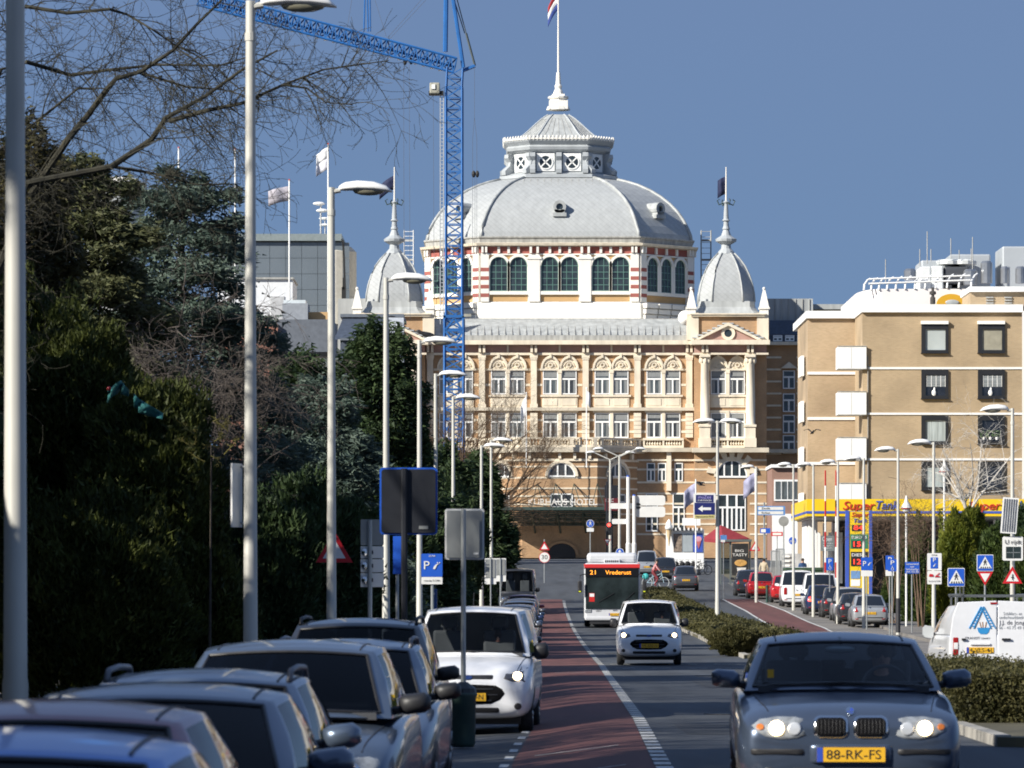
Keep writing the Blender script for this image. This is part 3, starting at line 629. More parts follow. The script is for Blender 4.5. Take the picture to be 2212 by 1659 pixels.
for e in (0, 1, 7, 2, 6):
    a, c = Vector(lring(102, 0)[e]), Vector(lring(102, 0)[(e + 1) % 8]); u = (c - a).normalized(); n = Vector((-u.y, u.x, 0)); L = (c - a).length; a.z = 0
    M = Matrix(((u.x, n.x, 0, a.x), (u.y, n.y, 0, a.y), (0, 0, 1, 0), (0, 0, 0, 1)))
    k = 2 if e in (0, 2, 6) else 1
    for q in range(k):
        x = L * (q + .5) / k; zc = zl(349); b = MB(); b.M = M; b.box(x - .98, x + .98, -.12, -.004, zc - .98, zc + .98); o = hp('lantern_window', b, whitew)
        g = MB(); g.M = M; g.arch(x, zc, .001, .72, -.15, -.12, 0, 360, 16); hp('pane', g, gl_dark, o)
        f = MB(); f.M = M; f.arch(x, zc, .70, .82, -.22, -.12, 0, 360, 16)
        for s in (-1, 1):
            d_ = .52; f.prism([(x - d_ - .05, zc - s * d_ + .05 * s), (x - d_ + .05, zc - s * d_ - .05 * s), (x + d_ + .05, zc + s * d_ - .05 * s), (x + d_ - .05, zc + s * d_ + .05 * s)], -.2, -.13)
        hp('cross_bars', f, whitew, o)
    xs_ = [0, L / 2, L] if k == 2 else [0, L]
    for x in xs_:                                   # scrolled buttresses
        b = MB(); b.M = M; zt, zb = zl(327), zl(374); h = zt - zb
        pr = [(0, zb), (-1.25, zb), (-1.3, zb + .35 * h * .5), (-.95, zb + h * .3), (-.55, zb + h * .42), (-.45, zb + h * .6), (-.85, zb + h * .78), (-.8, zb + h * .95), (0, zt)]
        b.prismx(pr, x - .3, x + .3); hp('scroll_buttress', b, leadw)
# finial, pole and tricolour on the main dome
fx = Vector((cxx, cyc, WZ(238, cyc)))
b = MB(); k = (cyc) / F; b.lathe([(1.35, 0), (1.2, .4), (.95, .5), (.95, 1.2), (1.15, 1.3), (1.15, 1.5), (.6, 1.7), (.5, 2.1), (.35, 2.4), (.42, 2.7), (.3, 2.9), (.22, 4.2)], fx, 12); hp('finial', b, whitep, smooth=False)
b = MB(); b.box(fx.x - 1.05, fx.x + 1.05, fx.y - 1.05, fx.y + 1.05, fx.z + .05, fx.z + 1.0); b.box(fx.x - .7, fx.x + .7, fx.y - .7, fx.y + .7, fx.z + 1.0, fx.z + 1.75); hp('finial_base', b, whitep)
b = MB(); b.tube([fx + Vector((0, 0, 4)), Vector((cxx, cyc, WZ(-40, cyc)))], [.13, .07], 8); hp('flagpole', b, whitep)
def flag(name, label, top, w, h, cols, dirx=-1, parent=None, droop=.5, wave=.25, group=None, seed=1, cat='flag'):
    """cloth hanging from the pole at top; horizontal bands"""
    rs = random.Random(seed); nx, nz_ = 10, 9; o0 = None; ph = rs.random() * 6
    def P(i, t):
        u = i / nx; z = -h * t - droop * h * u * (.6 + .4 * u); x = dirx * w * u * (1 - .35 * droop); y = wave * w * math.sin(u * 5 + ph + t * 1.3) * u
        return (top[0] + x, top[1] + y, top[2] + z)
    e = thing(name, label, cat, (top[0], top[1], top[2] - h), 0, group)
    for bi, m in enumerate(cols):
        b = MB(); b.ring([[P(i, (bi + j / 3) / len(cols)) for i in range(nx + 1)] for j in range(4)], False, False, closed=False)
        me = b.mesh('cloth'); q = link('cloth', me, m, e, True, True); sm = q.modifiers.new('t', 'SOLIDIFY'); sm.thickness = .015
    return e
fr_, fw_, fb_ = mat('flag_red', (.35, .03, .035), .8, var=.1), mat('flag_white', (.7, .7, .7), .8, var=.06), mat('flag_blue', (.03, .06, .25), .8, var=.1)
navy = mat('flag_navy', (.012, .018, .06), .8, var=.2)
pale = mat('flag_pale', (.55, .55, .60), .8, var=.12)
flag('flag', 'red white and blue tricolour flag at the very top of the big dome', Vector((cxx, cyc, WZ(-22, cyc))), 1.7, 2.2, [fr_, fw_, fb_], -1, droop=.9, wave=.1)
# --- corner towers with bell roofs
def tower(cxv, side):
    d = D0 - 1.0; X = WX(cxv, d); k = d / F; yc = d + 3.8; hw = 3.75
    def z(y): return WZ(y, d)
    b = MB(); b.box(X - hw, X + hw, d, d + 7.6, z(742), z(679)); hp('tower_wall', b, brickT)
    for s in (-1, 1): b = MB(); b.box(X + s * hw - .62, X + s * hw + .62, d - .25, d + 1, z(735), z(676)); hp('tower_pier', b, stone)
    b = MB(); b.box(X - hw - .2, X + hw + .2, d - .45, d + 8, z(684), z(680)); b.box(X - hw - .3, X + hw + .3, d - .6, d + 8.1, z(680), z(677.5)); hp('tower_cornice', b, stone)
    # pediment
    b = MB(); b.prism([(X - 3.3, z(735)), (X + 3.3, z(735)), (X, z(702))], d - .9, d - .01); hp('pediment', b, mauve)
    b = MB()
    for s in (-1, 1): b.prism([(X + s * 3.6, z(735)), (X + s * 3.1, z(735)), (X, z(705)), (X, z(698))], d - 1.3, d - .02)
    hp('pediment_rake', b, stone)
    b = MB(); b.arch(X, z(721), .42, .75, d - 1.05, d - .85, 0, 360, 14); hp('oculus_ring', b, stone)
    b = MB(); b.arch(X, z(721), .001, .42, d - .95, d - .88, 0, 360, 14); hp('oculus_pane', b, gl_dark)
    b = MB()
    for s in (-1, 1):
        for i in range(7): t = i / 6.5; b.box(X + s * 3.5 * (1 - t) - .33, X + s * 3.5 * (1 - t) + .33, d - .5, d - .03, z(735 - 33 * t - 4), z(735 - 33 * t - 7))
    hp('stepped_gable', b, leadw)
    def ring(w, y, f=.55): return [(X + p[0], yc + p[1], z(y)) for p in plan(w * k, f)]
    b = MB(); b.ring([ring(w, y, .8) for w, y in ((74, 678), (66, 670), (61, 662), (60, 650), (60, 649))]); hp('bell_skirt', b, lead)
    b = MB(); pr = ((60, 650), (59, 632), (55, 611), (48.5, 590), (40, 571), (29, 555), (17, 542)); b.ring([ring(w, y) for w, y in pr]); bell = hp('bell_roof', b, scale_lead)
    for e in range(8):
        b = MB(); b.tube([Vector(ring(w + .8, y)[e]) for w, y in pr], .09, 5); hp('bell_rib', b, lead, bell, smooth=True)
    zz = z(541); b = MB(); b.lathe([(.95, -.1), (.85, .15), (.55, .5), (.5, .9), (1.1, 1.25), (1.15, 1.5), (.55, 1.9), (.32, 2.5), (.42, 2.6), (.3, 2.9), (.26, 3.4), (.45, 3.5), (.28, 3.7), (.2, 5.3), (.33, 5.5), (.1, 5.7)], (X, yc, zz), 12); hp('tower_finial', b, leadw)
    b = MB()
    for a in range(4):
        q = a * math.pi / 2 + .4; c = Vector((X + .3 * math.cos(q), yc + .3 * math.sin(q), zz + 5.4)); b.tube([c, c + Vector((.55 * math.cos(q), .55 * math.sin(q), -.2)), c + Vector((.75 * math.cos(q), .75 * math.sin(q), .25)), c + Vector((.5 * math.cos(q), .5 * math.sin(q), .4))], .07, 5)
    hp('finial_scrolls', b, iron)
    b = MB(); b.tube([(X, yc, zz + 5.5), (X, yc, zz + 9.3)], [.1, .06], 8); hp('flagpole', b, whitep)
    for s in (-1, 1):
        px = X + s * (hw + .15); b = MB(); b.box(px - .45, px + .45, d - .3, d + .6, z(680), z(668)); b.box(px - .58, px + .58, d - .42, d + .72, z(668), z(664))
        y0 = d + .15; b.ring([[(px - w, y0 - w, zq), (px + w, y0 - w, zq), (px + w, y0 + w, zq), (px - w, y0 + w, zq)] for w, zq in ((.5, z(664)), (.42, z(655)), (.14, z(628)), (.10, z(627)))]); b.ell((px, y0, z(623.5)), (.17, .17, .2), 8, 6); hp('pinnacle', b, whitep)
    return X, yc, zz
tx, ty_, tz = tower(1572, 1); flag('flag', 'dark navy flag on the right corner tower of the domed hotel', Vector((tx, ty_, tz + 8.3)), 1.0, 1.9, [navy], -1, droop=.25, wave=.3, seed=4)
tx, ty_, tz = tower(850, -1); flag('flag', 'dark navy flag on the left corner tower of the domed hotel', Vector((tx, ty_, tz + 8.4)), 2.2, 1.5, [navy], -1, droop=.75, wave=.15, seed=9)
b = MB(); c = W(1481, 689, D0 + 2); b.lathe([(.05, 0), (.6, .22), (.85, .5)], (0, 0, 0), 16); bo = b.mesh('satellite_dish'); bo.transform(Matrix.Translation(c) @ Matrix.Rotation(R(80), 4, 'X')); link('satellite_dish', bo, whitew, hotel, True, True)
# long shaded wing behind, to the right
wd_ = D0 + 20
b = MB(); b.vb(1640, 1760, 740, 1216, wd_, 14); hp('wing_wall', b, brickT)
b = MB(); b.vb(1640, 1790, 738, 745, wd_ - .8, 1.2); b.vb(1640, 1790, 970, 978, wd_ - .8, 1.2); hp('wing_cornice', b, stone)
b = MB(); b.add([W(1640, 722, wd_ + .3), W(1800, 722, wd_ + .3), W(1800, 692, wd_ + 2), W(1640, 692, wd_ + 2)], [(0, 1, 2, 3)]); b.vb(1640, 1800, 722, 738, wd_, 2); hp('wing_mansard', b, mat('slate_blue', (.055, .07, .10), .6, var=.2))
b = MB(); b.vb(1650, 1756, 645, 693, wd_ + 3, 10); b.vb(1756, 1840, 657, 668, wd_ + 6, 10); wr = hp('wing_plant_roof', b, lead)
for i in range(7): s = MB(); s.vb(1658 + i * 15, 1659.5 + i * 15, 646, 692, wd_ + 2.9, .1); hp('roof_seam', s, lead_d, wr)
for i in range(3): window(1680 + i * 26, 724, 737, 20, wd_ - .05, 2)
for yy in (800, 850, 896, 940): window(1704, yy, yy + 40, 26, wd_ - .05, 2)
for yy in range(770, 1000, 26):
    for xa, xb in ((1650, 1688), (1720, 1756)): b = MB(); b.vb(xa, xb, yy, yy + 4, wd_ - .06, .055); hp('stone_band', b, stone)
b = MB(); b.prism([(WX(1686, wd_), WZ(796, wd_)), (WX(1722, wd_), WZ(796, wd_)), (WX(1704, wd_), WZ(782, wd_))], wd_ - .5, wd_ - .01); hp('window_pediment', b, stone)
b = MB(); b.vb(730, 800, 645, 1216, wd_, 14); hp('wing_wall', b, lead)
# ================================================================ vehicles
def paint(name, col, metal=.35, rough=.32): return mat('paint_' + name, col, rough, metal, var=.04, vscale=6, coat=.7)
tyre_m = mat('tyre_rubber', (.018, .018, .019), .8, var=.2); rim_m = mat('wheel_alloy', (.32, .33, .34), .35, .8, var=.1)
blk = mat('black_plastic', (.018, .018, .02), .5, var=.2); trim = mat('dark_trim', (.03, .031, .034), .4, var=.1)
cglass = glass_mat('car_glass', (.86, .90, .90), refl=1.22); cglass_p = glass_mat('parked_car_glass', (.13, .15, .18), refl=1.2); cglass_d = mat('tinted_glass', (.012, .015, .02), .04, var=0, spec=.8)
inter = mat('car_interior', (.05, .052, .058), .8, var=.2); chrome = mat('chrome', (.7, .7, .7), .12, 1, var=0)
head_m = mat('headlamp_glass', (.30, .32, .34), .15, .2, var=.35, vscale=14); lampon = mat('lit_headlamp', (1, .9, .7), .3, var=0, emit=(1, .74, .40), estr=7)
tail_m = mat('tail_lamp', (.32, .012, .012), .2, var=.15, coat=.5); tailon = mat('lit_tail_lamp', (.5, .02, .01), .3, var=0, emit=(1, .06, .03), estr=4)
amber = mat('indicator_amber', (.55, .16, .03), .3, var=.1); plate_y = mat('plate_yellow', (.72, .40, .02), .5, var=.04); plate_b = mat('plate_blue', (.03, .07, .40), .5, var=0); ink = mat('black_ink', (.012, .012, .012), .6, var=0)
refl_w = mat('plain_white', (.75, .75, .74), .5, var=.03)
def body_mesh(S, lvl=2):
    """S: stations (y, z_bottom, z_shoulder, z_top, half_width) front to rear"""
    b = MB(); rings = []
    for (y, zb, zs, zt, w) in S:
        h = zs - zb
        half = [(0, zb), (w * .72, zb), (w * .93, zb + .06), (w * .985, zb + h * .32), (w, zb + h * .62), (w * .975, zs - .05), (w * .93, zs), (w * .64, zs + (zt - zs) * .8), (0, zt)]
        rings.append([(x, y, z) for x, z in half] + [(-x, y, z) for x, z in half[-2:0:-1]])
    b.ring(rings); me = b.mesh('body'); o = bpy.data.objects.new('t', me); m = o.modifiers.new('s', 'SUBSURF'); m.levels = lvl; m.render_levels = lvl
    me2 = evalmesh(o); bpy.data.meshes.remove(me); me2.name = 'body'; return me2
def patch(bvh, out, c=None, front=True, off=.006, rings=(.0, .35, .7, .93, 1.0), axis='y'):
    """star-shaped outline in x,z (axis y) or y,z (axis x) laid onto the body"""
    n = len(out); c = c or (sum(p[0] for p in out) / n, sum(p[1] for p in out) / n); b = MB(); rs = []; last = 0
    for k, t in enumerate(rings):
        row = []
        for p in out:
            u, z = c[0] + (p[0] - c[0]) * t, c[1] + (p[1] - c[1]) * t
            if axis == 'y': o_, d_ = Vector((u, -5 if front else 12, z)), Vector((0, 1 if front else -1, 0))
            else: o_, d_ = Vector((5 if front else -5, u, z)), Vector((-1 if front else 1, 0, 0))
            h = bvh.ray_cast(o_, d_)
            if h[0] is None: row.append(None); continue
            e = off if k < len(rings) - 1 else -.01
            row.append(h[0] - d_ * e)
        rs.append(row)
    fb = [p for r in rs for p in r if p is not None]
    if not fb: return b
    for r in rs:
        for i in range(n):
            if r[i] is None:
                cand = [q for q in fb]; u = out[i]
                r[i] = min(cand, key=lambda q: ((q[0] if axis == 'y' else q[1]) - u[0]) ** 2 + (q[2] - u[1]) ** 2)
    b.ring(rs, False, False); return b
def rrect(cx, cz, w, h, r=.02, n=3):
    pts = []
    for sx, sz, a0 in ((1, 1, 0), (-1, 1, 90), (-1, -1, 180), (1, -1, 270)):
        for i in range(n + 1): a = R(a0 + 90 * i / n); pts.append((cx + sx * (w / 2 - r) + r * math.cos(a), cz + sz * (h / 2 - r) + r * math.sin(a)))
    return pts
def oval(cx, cz, a, b, n=16, ang=0):
    ca, sa = math.cos(R(ang)), math.sin(R(ang)); return [(cx + a * math.cos(t) * ca - b * math.sin(t) * sa, cz + a * math.cos(t) * sa + b * math.sin(t) * ca) for t in [2 * math.pi * i / n for i in range(n)]]
def mir(p): return [(-x, z) for x, z in p][::-1]
def wheel(parent, x, y, r=.31, w=.2, side=1):
    t = MB(); prof = [(r * .62, -w / 2), (r * .9, -w / 2), (r, -w * .3), (r, w * .3), (r * .9, w / 2), (r * .62, w / 2)]; t.lathe(prof, n=20, cap=False); me = t.mesh('wheel')
    T = Matrix.Translation((x, y, r)) @ Matrix.Rotation(R(90), 4, 'Y'); me.transform(T); wh = link('wheel', me, tyre_m, parent, True)
    q = MB(); q.lathe([(0.001, w * .36), (r * .15, w * .36), (r * .2, w * .28), (r * .6, w * .34), (r * .64, w * .46)], n=20, cap=False)
    for i in range(5): a = i * 2 * math.pi / 5; q.tube([(r * .1 * math.cos(a), r * .1 * math.sin(a), w * .37), (r * .6 * math.cos(a), r * .6 * math.sin(a), w * .4)], .03, 5)
    me = q.mesh('rim'); me.transform(T @ Matrix.Rotation(0 if side > 0 else math.pi, 4, 'X')); link('rim', me, rim_m, wh, True); return wh
def greenhouse(t, g, pm, glass, roof_m=None, opaque=False):
    """g: wf (windscreen base half width), wr (rear base half width), tf, tr (roof half widths front, rear), yb0, yt0, yt1, yb1 (front base, front roof, rear roof, rear base), zb, zt, bow, pil, side windows list of (s0, s1)"""
    nf = 8; U = []
    def lin(a, b, k): return a + (b - a) * k
    pA = g.get('pil', .085)
    fs = [-1, -1 + pA] + list(np.linspace(-1 + pA, 1 - pA, nf + 1))[1:-1] + [1 - pA, 1]
    side = g.get('side', [(.05, .42), (.46, .80)]); cut = sorted({0.0, 1.0, *[q for s in side for q in s]})
    ss = []
    for a, b in zip(cut, cut[1:]): k = max(1, int((b - a) / .12)); ss += [a + (b - a) * i / k for i in range(k)]
    def pt(kind, u, v):
        if kind == 'f': lo = (u * g['wf'], g['yb0'] + g['bow'] * u * u, g['zb'] - .0 + .02 * (1 - u * u)); hi = (u * g['tf'], g['yt0'] + g['bow'] * .55 * u * u, g['zt'] - .035 * u * u)
        elif kind == 'b': lo = (u * g['wr'], g['yb1'] - g['bow'] * .6 * u * u, g.get('zb1', g['zb'])); hi = (u * g['tr'], g['yt1'] - g['bow'] * .5 * u * u, g.get('zt1', g['zt']) - .035 * u * u)
        else:
            sg = 1 if kind == 'r' else -1
            lo = (sg * (lin(g['wf'], g['wr'], u) + .03 * math.sin(math.pi * u)), lin(g['yb0'] + g['bow'], g['yb1'] - g['bow'] * .6, u), lin(g['zb'], g.get('zb1', g['zb']), u))
            hi = (sg * (lin(g['tf'], g['tr'], u) + .035 * math.sin(math.pi * u)), lin(g['yt0'] + g['bow'] * .55, g['yt1'] - g['bow'] * .5, u), lin(g['zt'], g.get('zt1', g['zt']), u) - .035 + .03 * math.sin(math.pi * u))
        bul = .05 * math.sin(math.pi * v) * (1 if kind in 'rl' else .8)
        p = [lin(a, b, v) for a, b in zip(lo, hi)]
        if kind == 'f': p[1] -= bul * .6
        if kind == 'b': p[1] += bul * .6
        if kind == 'r': p[0] += bul * .5
        if kind == 'l': p[0] -= bul * .5
        return tuple(p)
    seq = [('f', u) for u in fs[:-1]] + [('r', u) for u in ss] + [('b', -u) for u in fs[:-1]] + [('l', 1 - u) for u in ([0.0] + [1 - q for q in ss[1:]][::-1])]
    vv = [-.03, .05, .3, .55, .78, .93, 1.0]; n = len(seq)
    rings = [[pt(k, u, v) for k, u in seq] for v in vv]
    frame = MB(); gl = {}
    base = [p for r in rings for p in r]; fr_f = []
    side_i = {}
    for j in range(n):
        k, u = seq[j]; k2, u2 = seq[(j + 1) % n]; um = (u + u2) / 2 if k == k2 else u
        isg = None
        if k == 'f' and k2 == 'f' and abs(um) < 1 - pA: isg = 'windscreen'
        if k == 'b' and k2 == 'b' and abs(um) < 1 - pA and g.get('rear', True): isg = 'rear_window'
        if k in 'rl' and k2 == k:
            for q, (a, b) in enumerate(side):
                if a - 1e-6 <= um <= b + 1e-6: isg = 'side_window%d%s' % (q, k)
        for i in range(len(vv) - 1):
            f = (i * n + j, i * n + (j + 1) % n, (i + 1) * n + (j + 1) % n, (i + 1) * n + j)
            if isg and 0 < i < len(vv) - 2: gl.setdefault(isg, []).append(f)
            else: fr_f.append(f)
    # roof cap
    top = rings[-1]; cx_, cy_ = 0, sum(p[1] for p in top) / n; k0 = len(base); rr = []
    zc_ = sum(p[2] for p in top) / n + .07
    for s in (.95, .85, .7, .5, .3, .12, .02):
        e = 1 - s ** 2.2; rr.append([(p[0] * s, cy_ + (p[1] - cy_) * s, p[2] * (1 - e) + zc_ * e) for p in top])
    base2 = base + [p for r in rr for p in r]; off = (len(vv) - 1) * n
    for i in range(len(rr)):
        for j in range(n): fr_f.append((off + i * n + j, off + i * n + (j + 1) % n, off + (i + 1) * n + (j + 1) % n, off + (i + 1) * n + j))
    fr_f.append(tuple(range(off + len(rr) * n, off + (len(rr) + 1) * n)))
    frame.v = base2; frame.f = fr_f; ro = frame.build('roof', roof_m or pm, t, smooth=True); auto_smooth(ro, 50)
    for nm, fs_ in gl.items():
        used = sorted({i for f in fs_ for i in f}); mp = {v: i for i, v in enumerate(used)}; q = MB(); q.v = [base[i] for i in used]; q.f = [tuple(mp[i] for i in f) for f in fs_]
        q.build(nm.rstrip('0123456789rl') if nm.startswith('side') else nm, glass, t, smooth=True)
    # rubber seal round the windscreen, roof ditches
    uu = [q for q in fs[1:-1]]; per = [pt('f', q, .05) for q in uu] + [pt('f', uu[-1], q) for q in (.3, .55, .78, .93)] + [pt('f', q, .93) for q in uu[::-1]] + [pt('f', uu[0], q) for q in (.78, .55, .3, .05)]
    sb_ = MB(); sb_.tube(per, .014, 5, cap=False); sb_.build('windscreen_seal', blk, t)
    bv = BVHTree.FromPolygons([Vector(p) for p in base2], fr_f)
    for s in (-1, 1):
        q = []
        for y in np.linspace(g['yt0'] + .12, g['yt1'] - .1, 9):
            h = bv.ray_cast(Vector((s * g['tf'] * .84, y, 5)), Vector((0, 0, -1)))
            if h[0]: q.append(h[0])
        if len(q) > 2: d_ = MB(); d_.tube(q, .009, 4); d_.build('roof_ditch', blk, t)
    return pt
def top_line(t, bvh, pts, m=None, r=.006, name='shut_line'):
    q = [h[0] for h in (bvh.ray_cast(Vector((x, y, 4)), Vector((0, 0, -1))) for x, y in pts) if h[0]]
    if len(q) > 1: b = MB(); b.tube(q, r, 4); b.build(name, m or blk, t)
def seats(t, x, y, z, h=.6, rear=True):
    for s in (-1, 1):
        b = MB(); b.box(s * x - .23, s * x + .23, y, y + .14, z, z + h * .62); b.box(s * x - .12, s * x + .12, y + .03, y + .13, z + h * .68, z + h); b.tube([(s * x - .06, y + .08, z + h * .6), (s * x - .06, y + .08, z + h * .7)], .012, 4); b.tube([(s * x + .06, y + .08, z + h * .6), (s * x + .06, y + .08, z + h * .7)], .012, 4)
        b.build('seat', inter, t, bevel=.035)
    if rear:
        b = MB(); b.box(-.6, .6, y + .95, y + 1.08, z, z + h * .4)
        for s in (-.38, 0, .38): b.box(s - .11, s + .11, y + .97, y + 1.05, z + h * .4, z + h * .62)
        b.build('rear_bench', inter, t, bevel=.03)
def mirror(t, pm, x, y, z, sc_=1.0, tall=False, m=None):
    for s in (-1, 1):
        b = MB(); a, h = (.13 * sc_, .085 * sc_) if not tall else (.12 * sc_, .135 * sc_)
        xc = s * (x + .15 * sc_); b.ring([[(xc + a * 1.02 * sx_ * kk, y + yy, z + h * sz_ * kk + (.012 if sx_ * s > 0 else 0)) for sx_, sz_ in ((-.95, -.7), (-.6, -1), (.6, -.95), (1, -.5), (.95, .55), (.55, 1), (-.6, .95), (-1, .6))] for yy, kk in ((-.085, .35), (-.07, .7), (-.03, .95), (.03, 1.02), (.07, 1.0))]); mo = b.build('wing_mirror', m or pm, t, smooth=True); auto_smooth(mo, 55)
        b = MB(); b.tube([(s * (x - .06), y + .03, z - .05), (s * (x + .08), y + .02, z - .03)], .03, 6); b.build('mirror_arm', blk, mo)
        g = MB(); g.add([(s * (x + .04), y + .075 * sc_, z - h * .7), (s * (x + .26 * sc_), y + .06 * sc_, z - h * .6), (s * (x + .26 * sc_), y + .06 * sc_, z + h * .6), (s * (x + .04), y + .075 * sc_, z + h * .7)], [(0, 1, 2, 3) if s < 0 else (3, 2, 1, 0)]); g.build('mirror_glass', chrome, mo)
def plate(t, x, y, z, w=.52, h=.11, txt=None, front=True, tilt=0):
    b = MB(); s = -1 if front else 1; b.box(x - w / 2, x + w / 2, min(y, y + s * .012), max(y, y + s * .012), z - h / 2, z + h / 2); o = b.build('number_plate', plate_y, t)
    b = MB(); xb = x - w / 2 if front else x + w / 2 - .045; b.box(xb, xb + .045, min(y + s * .0121, y + s * .015), max(y + s * .0121, y + s * .015), z - h / 2, z + h / 2); b.build('plate_band', plate_b, o)
    if txt: text(txt, h * .92, ink, o, (x + s * -.02 if front else x - .02, y + s * .014, z - .003), rotz=0 if front else math.pi, width=w * .80, ext=.001)
CARS = []
def finish_car(t): CARS.append(t); return t
def simple_car(name, label, loc, rot, col, S, g, wb=(.72, 3.1), wr=.30, tw=.76, glass=None, rails=None, lvl=2, mirrors=True, mir_m=None, group=None, face=None, rearface=None, tall_mir=False, interior=True, mz=None, cat='car', roof_m=None, plt=True, doors=True):
    pm = col; t = thing(name, label, cat, loc, rot, group)
    me = body_mesh(S, lvl); bo = link('body', me, pm, t, True); bvh = BVHTree.FromPolygons([v.co.copy() for v in me.vertices], [tuple(p.vertices) for p in me.polygons])
    greenhouse(t, g, pm, glass or cglass, roof_m)
    if interior:
        b = MB(); b.box(-g['wf'] + .1, g['wf'] - .1, g['yb0'] + .12, g['yb1'] - .12, g['zb'] - .02, g['zb'] + .03); b.box(-g['wf'] + .14, g['wf'] - .14, g['yb0'] + .25, g['yb0'] + .6, g['zb'], g['zb'] + .06); b.build('dashboard', inter, t)
        seats(t, .36, (g['yt0'] + g['yb0']) / 2 + .75, g['zb'] + .02, max(.28, (g['zt'] - g['zb']) * .82), rear=g.get('rear', True))
    for y in wb:
        for s in (-1, 1):
            wheel(t, s * (tw - .02), y, wr, .2, s)
            b = patch(bvh, [(y + (wr + .06) * math.cos(a), max(S[3][1] + .02, wr + (wr + .06) * math.sin(a))) for a in [math.pi * i / 10 for i in range(11)]] + [(y - wr - .06, S[3][1] + .03), (y + wr + .06, S[3][1] + .03)], front=s > 0, axis='x', off=.004, c=(y, wr * .9))
            b.build('wheel_arch', blk, t)
    b = MB(); b.box(-tw * .9, tw * .9, wb[0] - .4, wb[1] + .4, .14, S[3][1] + .08); b.build('underbody', blk, t)
    for s in (-1, 1): top_line(t, bvh, [(s * (g['wf'] - .05 - .10 * f), g['yb0'] + g['bow'] - .05 - (g['yb0'] + g['bow'] - .28) * f) for f in np.linspace(0, 1, 8)])
    b = MB(); yw = g['yb0']; b.tube([(-g['wf'] * .75, yw + .16, g['zb'] + .035), (.02, yw - .0, g['zb'] + .06)], .011, 5); b.tube([(.0, yw + .0, g['zb'] + .06), (g['wf'] * .72, yw + .14, g['zb'] + .035)], .011, 5); b.build('wiper', blk, t)
    if mirrors: mirror(t, pm, g['wf'] + .02, g['yb0'] + .55, mz or g['zb'] + .07, .86, tall_mir, mir_m)
    if rails:
        for s in (-1, 1):
            b = MB(); x = s * (g['tf'] - .03); z = g['zt']; b.tube([(x, g['yt0'] + .22, z - .02), (x, g['yt0'] + .34, z + .045), (x, (g['yt0'] + g['yt1']) / 2, z + .06), (x, g['yt1'] - .3, z + .05), (x, g['yt1'] - .15, z - .02)], .02, 6); b.build('roof_rail', rails, t, smooth=True)
    if face: face(t, bvh)
    if rearface: rearface(t, bvh)
    finish_car(t); return t
def P_(t, bvh, name, out, m, off=.006, front=True, parent=None, c=None):
    return patch(bvh, out, front=front, off=off, c=c).build(name, m, parent or t, smooth=True)
def hit(bvh, x, z, front=True):
    h = bvh.ray_cast(Vector((x, -5 if front else 12, z)), Vector((0, 1 if front else -1, 0))); return h[0].y if h[0] else 0
def std_face(lamp=True, pt=None, lz=.66, lx=.58, lw=.2, lh=.085, grille=(0, .5, .5, .16), on=False, badge=True, gz=None):
    def f(t, bvh):
        for s in (-1, 1):
            out = oval(s * lx, lz, lw, lh, 14, s * 14); o = P_(t, bvh, 'headlight', out, head_m, .008)
            P_(t, bvh, 'lamp_bulb', oval(s * lx, lz, lh * .62, lh * .62, 10), lampon if on else chrome, .014, parent=o)
            P_(t, bvh, 'fog_lamp', oval(s * (lx + .03), .32, .06, .045, 10), trim, .007)
        P_(t, bvh, 'grille', rrect(grille[0], grille[1], grille[2] * 2, grille[3], .05), blk, .007)
        P_(t, bvh, 'lower_intake', rrect(0, .28, 1.0, .1, .04), blk, .007)
        if pt: plate(t, 0, hit(bvh, 0, .45) - .02, .45, txt=pt)
    return f
def std_rear(pt=None, lz=.8, lx=.62, lw=.09, lh=.14, on=False, pz=.62, logo=True):
    def f(t, bvh):
        for s in (-1, 1):
            P_(t, bvh, 'tail_light', rrect(s * lx, lz, lw * 2, lh * 2, .05), tailon if on else tail_m, .01, front=False)
            P_(t, bvh, 'rear_reflector', rrect(s * (lx - .02), .36, .16, .04, .015), tail_m, .008, front=False)
        P_(t, bvh, 'bumper_strip', rrect(0, .42, 1.2, .05, .02), trim, .008, front=False)
        if pt: plate(t, 0, hit(bvh, 0, pz, False) + .01, pz, txt=pt, front=False)
        if logo: P_(t, bvh, 'badge', oval(0, lz + .06, .05, .05, 10), chrome, .01, front=False)
    return f
# station sets ---------------------------------------------------
def hatch_S(L=4.2, w=.87, hood=.86, belt=.93, zb=.2, nose=.62):
    return [(0, zb + .14, nose - .14, nose - .06, w * .70), (.05, zb + .03, nose - .03, nose + .05, w * .82), (.22, zb, hood - .15, hood - .07, w * .94), (.7, zb, hood - .07, hood + .01, w * .985), (1.25, zb, belt - .06, belt, w), (1.9, zb, belt - .02, belt + .01, w), (L - 1.1, zb, belt + .01, belt + .02, w), (L - .45, zb, belt, belt + .02, w * .98), (L - .1, zb + .03, belt - .06, belt - .01, w * .93), (L, zb + .12, belt - .2, belt - .14, w * .84)]
def hatch_G(L=4.2, wf=.75, zb=.93, zt=1.46, yb0=1.1, yt0=1.95, tf=.56, rake=.5, **k):
    d = dict(wf=wf, wr=wf - .03, tf=tf, tr=tf - .02, yb0=yb0, yt0=yt0, yt1=L - rake - .22, yb1=L - .12, zb=zb, zt=zt - .03, bow=.22, pil=.09); d.update(k); return d
